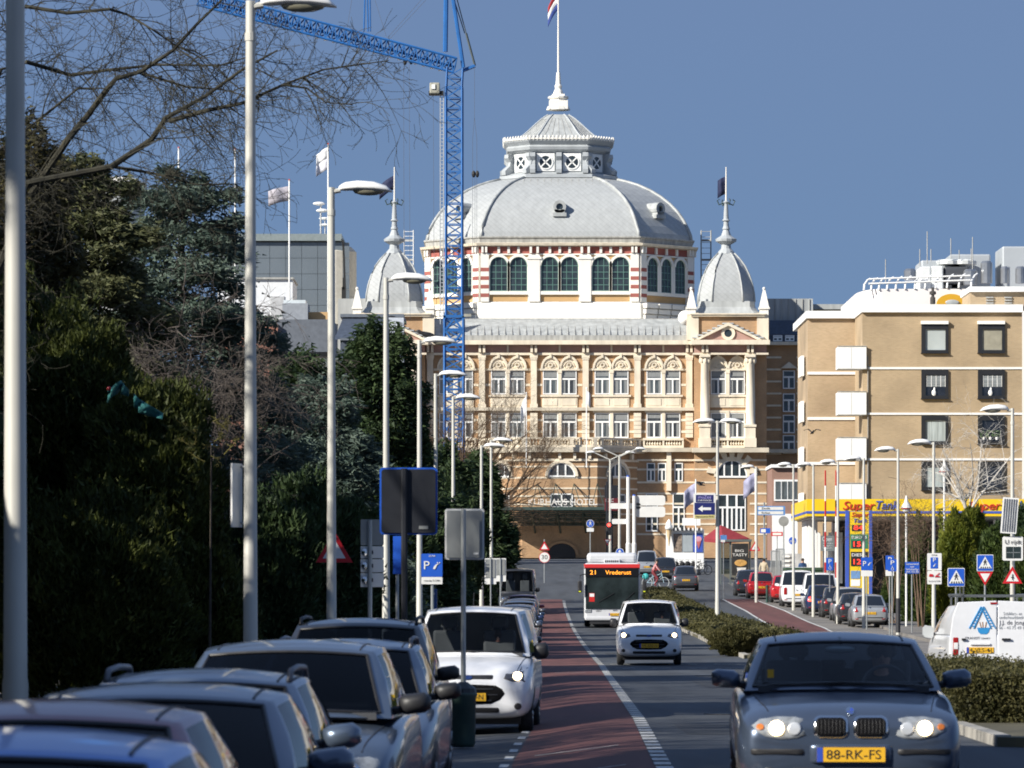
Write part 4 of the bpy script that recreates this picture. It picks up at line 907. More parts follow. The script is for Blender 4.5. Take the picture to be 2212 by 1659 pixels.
def van_S(L=4.4, w=.91, zb=.22):
    return [(0, zb + .16, .62, .70, w * .78), (.05, zb + .04, .72, .82, w * .88), (.2, zb, .84, .95, w * .96), (.55, zb, .95, 1.05, w), (.95, zb, 1.06, 1.13, w), (1.6, zb, 1.1, 1.13, w), (L - 1, zb, 1.1, 1.13, w), (L - .12, zb, 1.1, 1.13, w), (L - .03, zb + .02, 1.08, 1.12, w * .97), (L, zb + .1, 1.0, 1.08, w * .93)]
def van_G(L=4.4, **k):
    d = dict(wf=.83, wr=.86, tf=.64, tr=.72, yb0=.88, yt0=1.62, yt1=L - .14, yb1=L - .03, zb=1.1, zt=1.78, bow=.2, pil=.075, side=[(.06, .32)], rear=False); d.update(k); return d
# ================================================================ people
skin_m = mat('skin', (.44, .25, .18), .6, var=.1); hair_m = mat('dark_hair', (.03, .02, .015), .8, var=.3)
def person(label, loc, rotz, J, bones, mats, hair=None, lvl=1, group=None, cat='person'):
    """J: joint -> (x, y, z, radius); bones: (a, b, material index). One skinned surface, rooted at the pelvis."""
    names = list(J); b = MB(); me = bpy.data.meshes.new('person'); me.from_pydata([J[n][:3] for n in names], [(names.index(a), names.index(c)) for a, c, _ in bones], [])
    o = bpy.data.objects.new('person', me); sk_ = o.modifiers.new('s', 'SKIN'); sk_.use_smooth_shade = True
    o.modifiers.new('d', 'SUBSURF').levels = lvl; o.modifiers['d'].render_levels = lvl
    for i, n in enumerate(names):
        v = me.skin_vertices[0].data[i]; r = J[n][3]; v.radius = (r, r) if not isinstance(r, tuple) else r; v.use_root = (n == 'pelvis')
    m2 = evalmesh(o)
    m2.materials.clear()
    for m in mats: m2.materials.append(m)
    seg = [(Vector(J[a][:3]), Vector(J[c][:3]), k) for a, c, k in bones]
    for p in m2.polygons:
        c = p.center; best = (1e9, 0)
        for a, d, k in seg:
            t = max(0, min(1, (c - a).dot(d - a) / max(1e-9, (d - a).length_squared))); q = (a + (d - a) * t - c).length
            if q < best[0]: best = (q, k)
        p.material_index = best[1]; p.use_smooth = True
    r_ = bpy.data.objects.new('person', m2); COL.objects.link(r_); r_.location = loc; r_.rotation_euler = (0, 0, rotz); tag(r_, label, cat, group)
    if hair:
        h = J['head']; hb = MB(); hb.ell((h[0], h[1] + .02, h[2] + .035), (.093, .108, .10), 12, 8); hb.build('hair', hair, r_, smooth=True)
    return r_
def face_of(p, J, sz=1.0):
    h = J['head']; b = MB(); b.ell((h[0], h[1] - .1, h[2] - .01), (.016, .025, .025), 6, 5); b.build('nose', skin_m, p, smooth=True)
    for s in (-1, 1): e = MB(); e.ell((h[0] + s * .035, h[1] - .088, h[2] + .02), (.014, .01, .008), 6, 4); e.build('eye', ink, p)
    m = MB(); m.ell((h[0], h[1] - .086, h[2] - .05), (.028, .01, .007), 8, 4); m.build('mouth', mat('lips', (.25, .10, .08), .5, var=0), p)
def driver(label, loc, rotz, jacket):
    J = {'pelvis': (0, .05, 0, .15), 'belly': (0, .08, .2, .155), 'chest': (0, .1, .4, .16), 'neck': (0, .08, .57, .06), 'head': (0, .05, .72, .088), 'crown': (0, .06, .80, .07)}
    B = [('pelvis', 'belly', 0), ('belly', 'chest', 0), ('chest', 'neck', 0), ('neck', 'head', 1), ('head', 'crown', 1)]
    for s, q in ((-1, 'l'), (1, 'r')):
        J['sh' + q] = (s * .19, .1, .47, .07); J['el' + q] = (s * .27, -.12, .26, .052); J['wr' + q] = (s * .16, -.36, .36, .036); J['ha' + q] = (s * .13, -.42, .40, .036)
        B += [('chest', 'sh' + q, 0), ('sh' + q, 'el' + q, 0), ('el' + q, 'wr' + q, 0), ('wr' + q, 'ha' + q, 1)]
    p = person(label, loc, rotz, J, B, [jacket, skin_m], hair_m, 2); face_of(p, J); return p
def walker(label, loc, rotz, jacket, trousers, stride=.18, hair=None):
    J = {'pelvis': (0, 0, .93, .13), 'belly': (0, 0, 1.1, .13), 'chest': (0, .01, 1.32, .155), 'neck': (0, 0, 1.5, .055), 'head': (0, -.02, 1.63, .085), 'crown': (0, -.01, 1.71, .07)}
    B = [('pelvis', 'belly', 0), ('belly', 'chest', 0), ('chest', 'neck', 0), ('neck', 'head', 2), ('head', 'crown', 2)]
    for s, q in ((-1, 'l'), (1, 'r')):
        J['sh' + q] = (s * .19, .01, 1.42, .07); J['el' + q] = (s * .25, .05 + s * stride * .3, 1.15, .05); J['wr' + q] = (s * .24, -.06 + s * stride * .6, .92, .035); J['ha' + q] = (s * .23, -.09 + s * stride * .7, .83, .035)
        J['hp' + q] = (s * .1, 0, .88, .11); J['kn' + q] = (s * .11, -s * stride * .6, .49, .07); J['an' + q] = (s * .11, -s * stride * 1.0, .09, .05); J['to' + q] = (s * .12, -s * stride - .16, .04, .04)
        B += [('chest', 'sh' + q, 0), ('sh' + q, 'el' + q, 0), ('el' + q, 'wr' + q, 0), ('wr' + q, 'ha' + q, 2), ('pelvis', 'hp' + q, 1), ('hp' + q, 'kn' + q, 1), ('kn' + q, 'an' + q, 1), ('an' + q, 'to' + q, 1)]
    return person(label, loc, rotz, J, B, [jacket, trousers, skin_m], hair or hair_m, 1)
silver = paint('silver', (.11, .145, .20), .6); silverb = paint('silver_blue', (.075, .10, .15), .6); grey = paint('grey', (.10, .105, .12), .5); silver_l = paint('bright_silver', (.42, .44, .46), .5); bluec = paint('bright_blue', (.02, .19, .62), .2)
maroon = paint('maroon', (.19, .02, .045), .1); darkc = paint('charcoal', (.035, .038, .045), .4); whitec = paint('white', (.74, .75, .77), 0, .3); redc = paint('red', (.42, .012, .015), .1); navyc = paint('navy', (.02, .035, .10), .4); graph = paint('graphite', (.075, .10, .15), .55, .3)
TH = -.03
def put(xc, d): X = WX(xc, d); return (X, d, GZ(X, d) + .03)
def lpos(X, d): return (X, d, GZ(X, d) + .03)
# --- the approaching graphite hatchback
BX = WX(1838, 35.3)
def bmw_face(t, bvh):
    lp = [(-.765, .675), (-.70, .725), (-.56, .748), (-.42, .745), (-.355, .73), (-.335, .60), (-.40, .575), (-.53, .565), (-.66, .59), (-.73, .63)]
    for s in (1, -1):
        out = lp if s > 0 else mir(lp)
        o = P_(t, bvh, 'headlight', out, head_m, .008)
        P_(t, bvh, 'lamp_bulb', oval(-s * .565, .655, .06, .06, 14), lampon, .022, parent=o)
        P_(t, bvh, 'indicator', oval(-s * .69, .665, .032, .026, 10), amber, .014, parent=o)
        P_(t, bvh, 'parking_lamp', oval(-s * .43, .65, .055, .055, 12), mat('lamp_chrome', (.6, .62, .64), .25, .3, var=.1), .014, parent=o)
        kd = rrect(-s * .152, .665, .245, .148, .045, 4); k = P_(t, bvh, 'grille_surround', [(x * 1.0 - (-s * .152) * 0, z) for x, z in rrect(-s * .152, .665, .275, .178, .055, 4)], chrome, .012)
        P_(t, bvh, 'kidney_grille', kd, mat('grille_black', (.006, .006, .007), .9, var=0, spec=.1), .02, parent=k)
        for q in range(8):
            x = -s * .152 - .10 + q * .0285; P_(t, bvh, 'grille_bar', rrect(x, .665, .005, .125, .002, 1), mat('grille_bar', (.025, .025, .027), .5, var=0), .024, parent=k)
        P_(t, bvh, 'bumper_strip', rrect(-s * .56, .475, .42, .045, .015), blk, .012)
        P_(t, bvh, 'fog_lamp', oval(-s * .62, .31, .06, .05, 12), trim, .01)
    P_(t, bvh, 'badge', oval(0, .785, .034, .032, 16), chrome, .014); 
    q = MB()
    for a0 in (0, 180): q.add([Vector((0, 0, 0))] + [Vector((.025 * math.cos(R(a0 + a)), 0, .025 * math.sin(R(a0 + a)))) for a in range(0, 91, 15)], [(0, i + 1, i)[::-1] for i in range(1, 7)])
    me = q.mesh('badge_quarters'); me.transform(Matrix.Translation((0, hit(bvh, 0, .785) - .025, .785))); link('badge_quarters', me, plate_b, t)
    P_(t, bvh, 'lower_intake', rrect(0, .29, .95, .13, .04), blk, .008)
    P_(t, bvh, 'plate_recess', rrect(0, .46, .64, .15, .03), graph, .02)
    plate(t, .0, hit(bvh, 0, .455) - .03, .455, txt='88-RK-FS')
    st = MB()
    for i in range(20):
        a0, a1 = 2 * math.pi * i / 20, 2 * math.pi * (i + 1) / 20; st.tube([(.36 + .185 * math.cos(a), 1.93 + .06 * math.sin(a), .93 + .175 * math.sin(a)) for a in (a0, a1)], .016, 6, cap=False)
    st.box(.2, .52, 1.93, 1.95, .91, .95); st.build('steering_wheel', trim, t)
    m = MB(); m.ell((0, 2.05, 1.24), (.13, .03, .035), 14, 8); m.tube([(0, 2.05, 1.29), (0, 2.12, 1.325)], .018, 5); m.build('rear_view_mirror', mat('mirror_back', (.22, .26, .28), .3, .3, var=.1), t, smooth=True)
    y_ = MB(); y_.box(-.60, -.55, 1.4, 1.404, 1.02, 1.085); y_.build('yellow_sticker', plate_y, t)
S = hatch_S(4.23, .876, .865, .93, .19, .66); S[0] = (0, .30, .60, .69, .69); S[1] = (.05, .22, .68, .76, .81); S[2] = (.25, .19, .76, .845, .868)
bmw = simple_car('car', 'graphite grey hatchback with two lit headlights driving towards the viewer', (BX, 35.3, .03), TH, graph, S,
    hatch_G(4.23, wf=.775, zb=.925, zt=1.355, yb0=1.22, yt0=2.1, tf=.61, rake=.62, bow=.24, pil=.075), wb=(.74, 3.4), wr=.31, tw=.775, lvl=3, face=bmw_face, mz=1.0)
driver('person in a dark jacket at the wheel of the graphite grey hatchback', bmw.location + Vector((.42, 2.35, .46)), TH, mat('dark_jacket', (.02, .02, .022), .8, var=.2))
# --- white vans facing us
def van_face(onl=True, onr=True, pt='VK-502-N'):
    def f(t, bvh):
        hl = [(-.90, .79), (-.87, .97), (-.74, .95), (-.52, .85), (-.49, .78), (-.62, .735), (-.80, .73)]
        for s, on in ((1, onl), (-1, onr)):
            o = P_(t, bvh, 'headlight', hl if s > 0 else mir(hl), mat('dark_headlamp', (.12, .12, .13), .15, .2, var=.2), .008)
            P_(t, bvh, 'lamp_bulb', oval(-s * .69, .82, .065, .06, 12), lampon if on else chrome, .018, parent=o)
            P_(t, bvh, 'fog_lamp', oval(-s * .70, .40, .055, .05, 12), trim, .008)
        gr_ = P_(t, bvh, 'grille', [(-.54, .575), (-.50, .64), (-.40, .695), (0, .71), (.40, .695), (.50, .64), (.54, .575), (.47, .49), (.34, .43), (0, .42), (-.34, .43), (-.47, .49)], mat('grille_black', (.006, .006, .007), .9, var=0, spec=.1), .012)
        for q in (.48, .56, .64): P_(t, bvh, 'grille_slat', rrect(0, q, .9 - abs(q - .57) * 2, .018, .006), trim, .02, parent=gr_)
        P_(t, bvh, 'upper_grille', rrect(0, .805, .74, .06, .02), blk, .01); P_(t, bvh, 'badge', oval(0, .80, .075, .032, 14), mat('badge_blue', (.03, .06, .2), .3, .3, var=0), .016)
        P_(t, bvh, 'lower_intake', rrect(0, .345, .92, .075, .03), blk, .01)
        plate(t, 0, hit(bvh, 0, .53) - .03, .53, txt=pt)
        b = MB(); b.tube([(0, 1.75, 1.8), (0, 1.9, 1.98)], .006, 4); b.build('aerial', blk, t)
    return f
VX = WX(1402, 126)
v2 = simple_car('van', 'white delivery van with lit headlights driving ahead of the bus', (VX, 126, GZ(VX, 126) + .03), TH, whitec, van_S(), van_G(zt=1.74), wb=(.9, 3.55), wr=.32, tw=.8, face=van_face(True, True), mir_m=blk, tall_mir=True, mz=1.15, cat='van')
driver('person in light clothes driving the white van ahead of the bus', v2.location + Vector((.42, 2.0, .62)), TH, mat('pale_shirt', (.3, .3, .3), .8, var=.1))
v1 = simple_car('van', 'white delivery van parked on the left with one headlamp lit', lpos(-.62, 64.2), TH - .01, whitec, van_S(), van_G(zt=1.74), wb=(.9, 3.55), wr=.32, tw=.8, face=van_face(False, True), mir_m=blk, tall_mir=True, mz=1.15, cat='van')
driver('person sitting in the white van parked on the left', v1.location + Vector((.42, 2.0, .62)), TH, mat('dark_jacket', (.02, .02, .022), .8))
# --- left parked row, nearest first (front bumper distance)
GL = 'cars parked along the left kerb'
def lcar(label, X, d, col, w=.86, h=1.46, L=4.2, belt=.93, rails=None, face=True, g={}, **k):
    wf = w - .11; return simple_car('parked_car', label, lpos(X, d), TH, col, hatch_S(L, w, belt - .07, belt, .2, .64), hatch_G(L, wf=wf, zb=belt, zt=h, tf=wf - .17, **g), wb=(.75, L - .85), wr=.31, tw=w - .1, rails=rails, face=std_face(pt=None) if face else None, group=GL, glass=cglass_p, **k)
lcar('bright blue parked car, nearest of the left row', -1.74, 12.4, bluec, h=1.35)
lcar('maroon parked car behind the bright blue one', -1.98, 16.6, maroon, h=1.36)
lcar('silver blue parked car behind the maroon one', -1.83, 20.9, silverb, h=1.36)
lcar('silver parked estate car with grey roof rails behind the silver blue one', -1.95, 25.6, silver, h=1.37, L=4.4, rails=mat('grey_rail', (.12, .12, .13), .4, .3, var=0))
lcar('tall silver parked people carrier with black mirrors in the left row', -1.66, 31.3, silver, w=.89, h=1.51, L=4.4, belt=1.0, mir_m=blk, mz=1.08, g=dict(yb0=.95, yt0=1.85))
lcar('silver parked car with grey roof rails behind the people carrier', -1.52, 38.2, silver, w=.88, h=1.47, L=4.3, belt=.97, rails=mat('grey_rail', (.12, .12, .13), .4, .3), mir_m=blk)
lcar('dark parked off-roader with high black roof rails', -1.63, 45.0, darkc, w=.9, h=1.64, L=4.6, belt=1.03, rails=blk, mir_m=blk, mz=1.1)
i = 0
for d, col, h, lab in ((104, darkc, 1.48, 'charcoal parked car right behind the parked white van'), (137, grey, 1.5, 'grey parked car in the left row past the parked white van'), (146, silverb, 1.47, 'silver blue parked car in the left row, second past the white van'), (155, darkc, 1.5, 'charcoal parked car in the left row, third past the white van'), (166, navyc, 1.46, 'navy parked car in the left row, fourth past the white van'), (178, silver, 1.52, 'silver parked car in the left row, fifth past the white van'), (191, grey, 1.5, 'grey parked car in the left row, sixth past the white van'), (205, maroon, 1.52, 'maroon parked car in the left row in front of the dark van')):
    lcar(lab, RL(d) - .88, d, col, h=h, lvl=1)
X = RL(236) - 1.2
simple_car('parked_van', 'dark grey parked van, farthest of the left row', (X, 233, GZ(X, 233) + .03), TH, darkc, van_S(5.0, .96), van_G(5.0, zt=2.3, wf=.88, tf=.78, tr=.8, wr=.9), wb=(.9, 3.9), wr=.33, tw=.84, face=van_face(False, False, None), mir_m=blk, tall_mir=True, mz=1.25, cat='van', group=GL, lvl=1)
# --- right parked row, seen from the rear
GRr = 'cars parked along the right kerb'
def rcar(label, xc, d, col, w=.85, h=1.46, L=4.0, belt=.93, on=False, pt='GZ-11-TB', van=False, glass=None, lx=.62, lz=.82, cat='car', name='parked_car', group=GRr, tilt=0, rz=.02):
    X = WX(xc, d)
    loc = (X + math.sin(rz) * L, d + L, GZ(X, d + L / 2) + .03)
    if van: S, g = van_S(L, w), van_G(L, zt=h, rear=True)
    else: S, g = hatch_S(L, w, belt - .07, belt, .2, .64), hatch_G(L, wf=w - .11, zb=belt, zt=h, tf=w - .28)
    return simple_car(name, label, loc, math.pi - rz, col, S, g, wb=(.75, L - .8), wr=.3, tw=w - .1, rearface=std_rear(pt, lz, lx, on=on, lh=.16 if not van else .2), group=group, lvl=1 if d > 215 else 2, glass=glass or cglass_d, cat=cat, interior=False)
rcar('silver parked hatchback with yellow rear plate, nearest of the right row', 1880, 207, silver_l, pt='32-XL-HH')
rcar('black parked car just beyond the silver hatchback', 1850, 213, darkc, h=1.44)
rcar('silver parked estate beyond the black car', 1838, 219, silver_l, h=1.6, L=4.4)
rcar('charcoal parked car in front of the silver estate', 1812, 225.5, darkc, h=1.5)
rcar('navy parked hatchback with bright tail lamp in the right row', 1776, 231, navyc, h=1.5, on=True)
rcar('white parked van with dark rear window in the right row', 1772, 237, whitec, h=1.95, van=True, cat='van', name='parked_van')
rcar('white parked van left of the fuel price pylon', 1722, 246, whitec, h=1.9, van=True, cat='van', name='parked_van')
rcar('small bright red parked car beside the bollards', 1697, 254, redc, h=1.5, L=3.7)
rcar('dark red hatchback waiting beside the bus shelter', 1646, 262, redc, h=1.5, pt='8-XBL-29', group=None, name='car')
rcar('black parked car left of the dark red hatchback', 1618, 267, darkc, h=1.5, group=None, name='car')
rcar('small grey hatchback driving away on the far carriageway', 1481, 279, grey, w=.82, h=1.48, L=3.6, pt='TS-VV-08', lz=.95, lx=.64, group=None, name='car')
rcar('dark car driving away in front of the small grey hatchback', 1437, 303, darkc, h=1.55, group=None, name='car')
rcar('light off-roader with lit brake lamps waiting at the crossing', 1397, 318, silver_l, h=1.75, on=True, group=None, name='car')
# green tipper body beyond the white vans
X = WX(1738, 250); z = GZ(X, 250); t = thing('tipper_truck', 'small truck with dark green open load body in the right row', 'truck', (X, 250, z + .03))
gm = mat('green_body', (.035, .07, .035), .6, var=.2)
b = MB(); b.box(-.95, .95, 0, 3.2, .75, .9); b.build('load_floor', gm, t)
for s in (-1, 1): b = MB(); b.box(s * .95 - .04, s * .95 + .04, 0, 3.2, .9, 2.05); b.build('side_board', gm, t)
b = MB(); b.box(-.91, .91, 0, .08, .9, 2.05); b.box(-.93, .93, -.05, 0, 1.9, 2.05); b.build('tail_board', gm, t)
b = MB(); b.box(-.9, .9, 3.3, 4.8, .6, 2.1); b.build('cab', whitec, t, bevel=.12)
for y in (.8, 4.2):
    for s in (-1, 1): wheel(t, s * .8, y, .34, .22, s)
# --- painter's van on the far carriageway
d = 85; X = WX(2147, d); LV = 4.3
def painter_rear(t, bvh):
    yb = 4.32; sky_b = mat('decal_blue', (.03, .25, .55), .5, var=0); gry = mat('decal_grey', (.30, .32, .34), .5, var=0); drk = mat('decal_dark', (.05, .055, .07), .5, var=0)
    # flat rear doors standing proud of the body shell
    for s in (-1, 1):
        pts = [(s * .012, .52), (s * .86, .52), (s * .87, 1.05), (s * .82, 1.42), (s * .73, 1.68), (s * .012, 1.71)]
        b = MB(); b.prism(pts, 4.27, 4.30); dr = b.build('rear_door', whitec, t, bevel=.012)
        b = MB(); b.tube([(-.08 if s < 0 else .58, 4.325, 1.0), (-.24 if s < 0 else .66, 4.325, 1.0)], .02, 8); b.build('handle', trim, dr)
        rv = MB(); rv.box(s * .765 - .04, s * .765 + .04, 4.305, 4.315, .82, .94); rv.build('reversing_lamp', refl_w, t, bevel=.01)
        tl = MB(); tl.box(s * .765 - .055, s * .765 + .055, 4.2, 4.308, .70, 1.04); tl.build('tail_lamp_unit', tail_m, t, bevel=.02)
    b = MB(); b.box(-.0, .13, 4.302, 4.312, 1.645, 1.68); b.build('brake_lamp', tail_m, t)
    # x runs to the camera's left in this van's frame
    def dec(txt, size, m, x, z, w_): text(txt, size, m, t, (x, 4.304, z), rotz=math.pi, width=w_, ext=.001, name='decal_lettering')
    dec('Schilders- en', .085, gry, -.28, 1.47, .34); dec('onderhoudsbedrijf', .085, gry, -.28, 1.40, .50); dec('J.J. de Jong', .11, drk, -.27, 1.305, .47); dec('06 - 45 75 49 61', .08, gry, -.28, 1.21, .50); dec('TRANSIT', .065, drk, .46, 1.02, .28); dec('CONNECT', .04, drk, .22, 1.015, .17)
    for s in (-1, 1):                         # blue step-ladder emblem over a paint pot
        b = MB()
        for o_ in (-.03, .03):
            p0 = Vector((.28 + o_ * .8, 4.305, 1.60)); p1 = Vector((.28 + s * .20 + o_ * 1.4, 4.305, 1.20)); b.tube([p0, p1], .014, 4)
        for q in range(1, 8): e_ = Vector((.28 + s * .20 * q / 8, 4.305, 1.60 - .40 * q / 8)); b.tube([e_ - Vector((.038, 0, .004)), e_ + Vector((.038, 0, -.004))], .009, 4)
        b.build('ladder_emblem', sky_b, t)
    b = MB(); b.prism([(.135, 1.215), (.375, 1.215), (.35, 1.13), (.31, 1.095), (.20, 1.095), (.16, 1.13)], 4.3, 4.306); b.build('paint_pot_emblem', sky_b, t)
    b = MB()
    for q in (-.03, .01, .04): b.tube([(.26 + q, 4.304, 1.21), (.26 + q * 1.8, 4.304, 1.32)], .008, 4)
    b.build('brush_emblem', mat('decal_brown', (.35, .18, .08), .6, var=0), t)
    plate(t, .32, 4.30, .80, w=.50, h=.11, txt='4-VLS-41', front=False)
    b = MB(); b.box(.14, .5, 4.3, 4.33, .90, .93); b.build('plate_light_bar', whitec, t)
    rk = MB()
    for y in (2.2, 3.2, 4.1): rk.tube([(-.66, y, 1.80), (.66, y, 1.80)], .022, 6); [rk.tube([(s * .62, y, 1.62), (s * .62, y, 1.80)], .02, 5) for s in (-1, 1)]
    for s in (-1, 1): rk.tube([(s * .64, 2.0, 1.82), (s * .64, 4.2, 1.82)], .02, 6); rk.tube([(s * .66, 4.1, 1.80), (s * .67, 4.1, 1.96), (s * .60, 4.1, 1.96), (s * .60, 4.1, 1.80)], .016, 6)
    rk.build('roof_rack', mat('rack_grey', (.16, .17, .17), .4, .5, var=.1), t)
pv = simple_car('van', 'white painter van with blue ladder emblem and roof rack on the far carriageway', (X, d + LV, .03), math.pi + .015, whitec, van_S(LV, .90), van_G(LV, zt=1.62, rear=False, tr=.70, wr=.85), wb=(.9, 3.4), wr=.32, tw=.8, rearface=painter_rear, cat='van', mir_m=mat('pale_mirror', (.45, .47, .48), .3, var=0), tall_mir=True, mz=1.12, interior=False)
# --- city bus
d = 207; X = WX(1322, d); z = GZ(X, d + 3)
bus = thing('city_bus', 'white city bus with red trim, line 21 display and white roof pod', 'bus', (X, d, z + .03), TH * .6)
def bw(xv): return (xv - 1322) / 48.3
def bz(yv): return (1357 - yv) / 48.3
bw_m = paint('bus_white', (.56, .57, .59), 0, .35); busred = paint('bus_red', (.50, .02, .015), 0, .35)
LB = 12.0
b = MB(); b.box(-1.25, 1.25, .06, LB, .28, 2.86); b.build('body', bw_m, bus, bevel=.13)
b = MB(); b.prismx([(.0, .80), (.02, 2.6), (.12, 2.72), (.2, 2.72), (.2, .80)], -1.18, 1.18); b.build('windscreen', mat('bus_glass', (.02, .028, .03), .05, var=.6, vscale=1.1, spec=.8), bus, bevel=.02)
b = MB(); b.box(-1.19, 1.19, -.012, .1, 2.22, 2.62); ds = b.build('destination_display', mat('display_black', (.008, .008, .009), .25, var=0), bus, bevel=.02)
led = mat('amber_led', (.9, .3, .02), .5, var=0, emit=(1, .34, .03), estr=1.2)
text('21', .27, led, ds, (-.83, -.016, 2.42), width=.26); text('Vrederust', .27, led, ds, (.28, -.016, 2.42), width=1.15)
b = MB(); b.box(-1.26, 1.26, .03, LB - .5, 2.72, 2.80); b.build('red_band', busred, bus, bevel=.02)
b = MB(); b.prismx([(.03, 2.6), (-.005, 2.64), (.02, 2.78), (.2, 2.82), (.2, 2.6)], -1.24, 1.24); b.build('red_brow', busred, bus)
b = MB(); b.box(-1.13, 1.13, .5, 8.5, 2.86, 3.32); b.build('roof_pod', bw_m, bus, bevel=.16)
b = MB(); b.box(-.36, .36, .3, .62, 2.84, 3.02); pg = b.build('pod_vent', bw_m, bus, bevel=.03)
for q in range(7): b = MB(); b.box(-.31 + q * .09, -.26 + q * .09, .285, .3, 2.88, 2.97); b.build('vent_slot', blk, pg)
for s in (-1, 1):
    b = MB(); b.box(s * 1.06 - .15, s * 1.06 + .15, .03, .1, .62, .80); h = b.build('headlight', head_m, bus, bevel=.03)
    b = MB(); b.tube([(s * 1.2, .02, 2.35), (s * 1.42, -.12, 2.3), (s * 1.44, -.12, 2.0)], .025, 6); ma = b.build('mirror_arm', blk, bus)
    b = MB(); b.box(s * 1.44 - .09, s * 1.44 + .09, -.2, -.05, 1.52, 2.05); b.build('mirror_head', blk, ma, bevel=.04); b = MB(); b.box(s * 1.44 - .05, s * 1.44 + .05, -.21, -.2, 1.55, 1.6); b.build('mirror_marker', mat('hi_vis', (.6, .65, .02), .5, var=0), ma)
    for y in (2.7, 8.6): wheel(bus, s * 1.1, y, .48, .28, s)
b = MB(); b.box(-1.22, 1.22, .02, .3, .28, .46); b.build('bumper', bw_m, bus, bevel=.05)
b = MB(); b.box(-1.0, 1.0, .1, .5, .12, .28); b.build('underbody', blk, bus)
plate(bus, .12, .0, .55, w=.52, h=.11, txt='BT-LZ-88'); text('1057', .13, ink, bus, (-.6, .055, .70), ext=.001); text('MAN', .10, chrome, bus, (.15, .055, .72), ext=.004)
b = MB(); b.box(-1.02, -.78, -.004, .0, 1.12, 1.5); st = b.build('red_notice', busred, bus); b = MB(); b.box(-1.0, -.8, -.007, -.005, 1.34, 1.48); b.build('notice_panel', refl_w, st)
b = MB(); b.tube([(-.6, -.012, 1.1), (.1, -.012, 1.5)], .015, 4); b.tube([(.5, -.012, 1.1), (1.0, -.012, 1.55)], .015, 4); b.build('wiper', blk, bus)
for q in range(5):
    b = MB(); b.box(-1.262, -1.25, 1.2 + q * 2.1, 3.1 + q * 2.1, 1.15, 2.45); b.build('side_window', cglass_d, bus); b = MB(); b.box(1.25, 1.262, 1.2 + q * 2.1, 3.1 + q * 2.1, 1.15, 2.45); b.build('side_window', cglass_d, bus)
driver('person in dark uniform driving the city bus', bus.location + Vector((.62, .9, 1.15)), 0, mat('dark_jacket', (.02, .02, .022), .8))
# ================================================================ other buildings
def wp(name, mb, m, parent, **k): return mb.build(name, m, parent, world=True, **k)
def vbx(name, rects, d, dep, m, parent, **k):
    for r in rects: b = MB(); b.vb(*r, d, dep); o = wp(name, b, m, parent, **k)
    return o
# --- brick flats on the right
D1 = 276.0; gz = GZ(20, D1)
abrick = brick_mat('flats_brick', (.42, .305, .185), (.365, .265, .158), (.39, .325, .225), .22, .065, .016, blotch=.2, bs=.35)
abrick2 = brick_mat('flats_brick_stained', (.41, .295, .185), (.35, .255, .15), (.37, .30, .21), .22, .065, .016, blotch=.25, bs=.3)
fl = thing('apartment_block', 'tan brick block of flats with white bands and black window frames', 'apartment block', (WX(2000, D1), D1, gz))
DW = 282.0
b = MB(); b.vb(1863, 2208, 660, 1330, D1, 14); wp('wall', b, abrick, fl)
def sidep(xa, da, xb, db, yt, yb, name, m):   # wall between a near and a far corner
    b = MB(); a0, a1 = W(xa, yb, da), W(xa, yt, da); c0, c1 = Vector((WX(xb, db), db, a0.z)), Vector((WX(xb, db), db, a1.z)); b.add([a0, c0, c1, a1], [(0, 1, 2, 3), (3, 2, 1, 0)]); return wp(name, b, m, fl)
b = MB(); x0, x1 = WX(1745, DW), WX(1864, DW); b.box(x0, x1, DW, DW + 10, gz, WZ(674, DW)); wp('wing_wall', b, abrick2, fl)
def fascia(x0, x1, yt, yb, d, l=True):
    b = MB(); b.box(WX(x0, d), WX(x1, d), d - .25, d + 13, WZ(yb, d), WZ(yt, d)); return wp('fascia', b, whitew, fl)
fascia(1860, 2209, 658, 675, D1); fascia(1741, 1856, 672, 688, DW)
for y in (793, 891.5, 990): vbx('white_band', [(1866, 2208, y, y + 4.5)], D1 - .06, .07, whitew, fl)
for y in (803, 901, 998): vbx('white_band', [(1744, 1853, y, y + 6)], DW - .08, .09, whitew, fl)
for yt, yb in ((749, 796), (847, 895), (946, 993), (1045, 1079)):
    b = MB(); b.vb(1810, 1871.5, yt, yb, D1 - .22, 1.9); b.vb(1816, 1871.5, yt - 1, yt, D1 - .22, 1.9); bo_ = wp('balcony', b, whitew, fl)
    vbx('handrail', [(1809, 1872, yt - 2.2, yt - .8)], D1 - .26, .1, lead_d, bo_); vbx('panel_joint', [(1839, 1839.8, yt + 2, yb - 1)], D1 - .226, .006, lead_d, bo_); vbx('shade_strip', [(1810, 1871.5, yb, yb + 1.6)], D1 - .24, 1.5, lead_d, bo_)  # strip below each balcony: the shade there is put into its grey
    b = MB(); b.vb(1731, 1737, yt + 19, yb + 16, DW + 2, 3); wp('balcony', b, whitew, fl)
vbx('downpipe', [(1855, 1858, 680, 1078)], DW - .2, .15, whitew, fl); vbx('downpipe', [(1874, 1875.5, 770, 1078)], D1 - .12, .1, mat('pipe_grey', (.35, .34, .32), .5, var=.1), fl)
bfr = mat('black_frame', (.02, .021, .024), .4, var=.1)
panes = {0: mat('pale_blind', (.42, .46, .45), .25, var=.15, vscale=.6, spec=.8), 1: mat('sand_blind', (.32, .30, .23), .3, var=.15, spec=.8), 2: mat('dark_pane', (.018, .02, .026), .06, var=.4, spec=.8), 3: mat('lace_curtain', (.36, .40, .39), .4, var=.45, vscale=2.2, stretch=(9, 1, .25))}
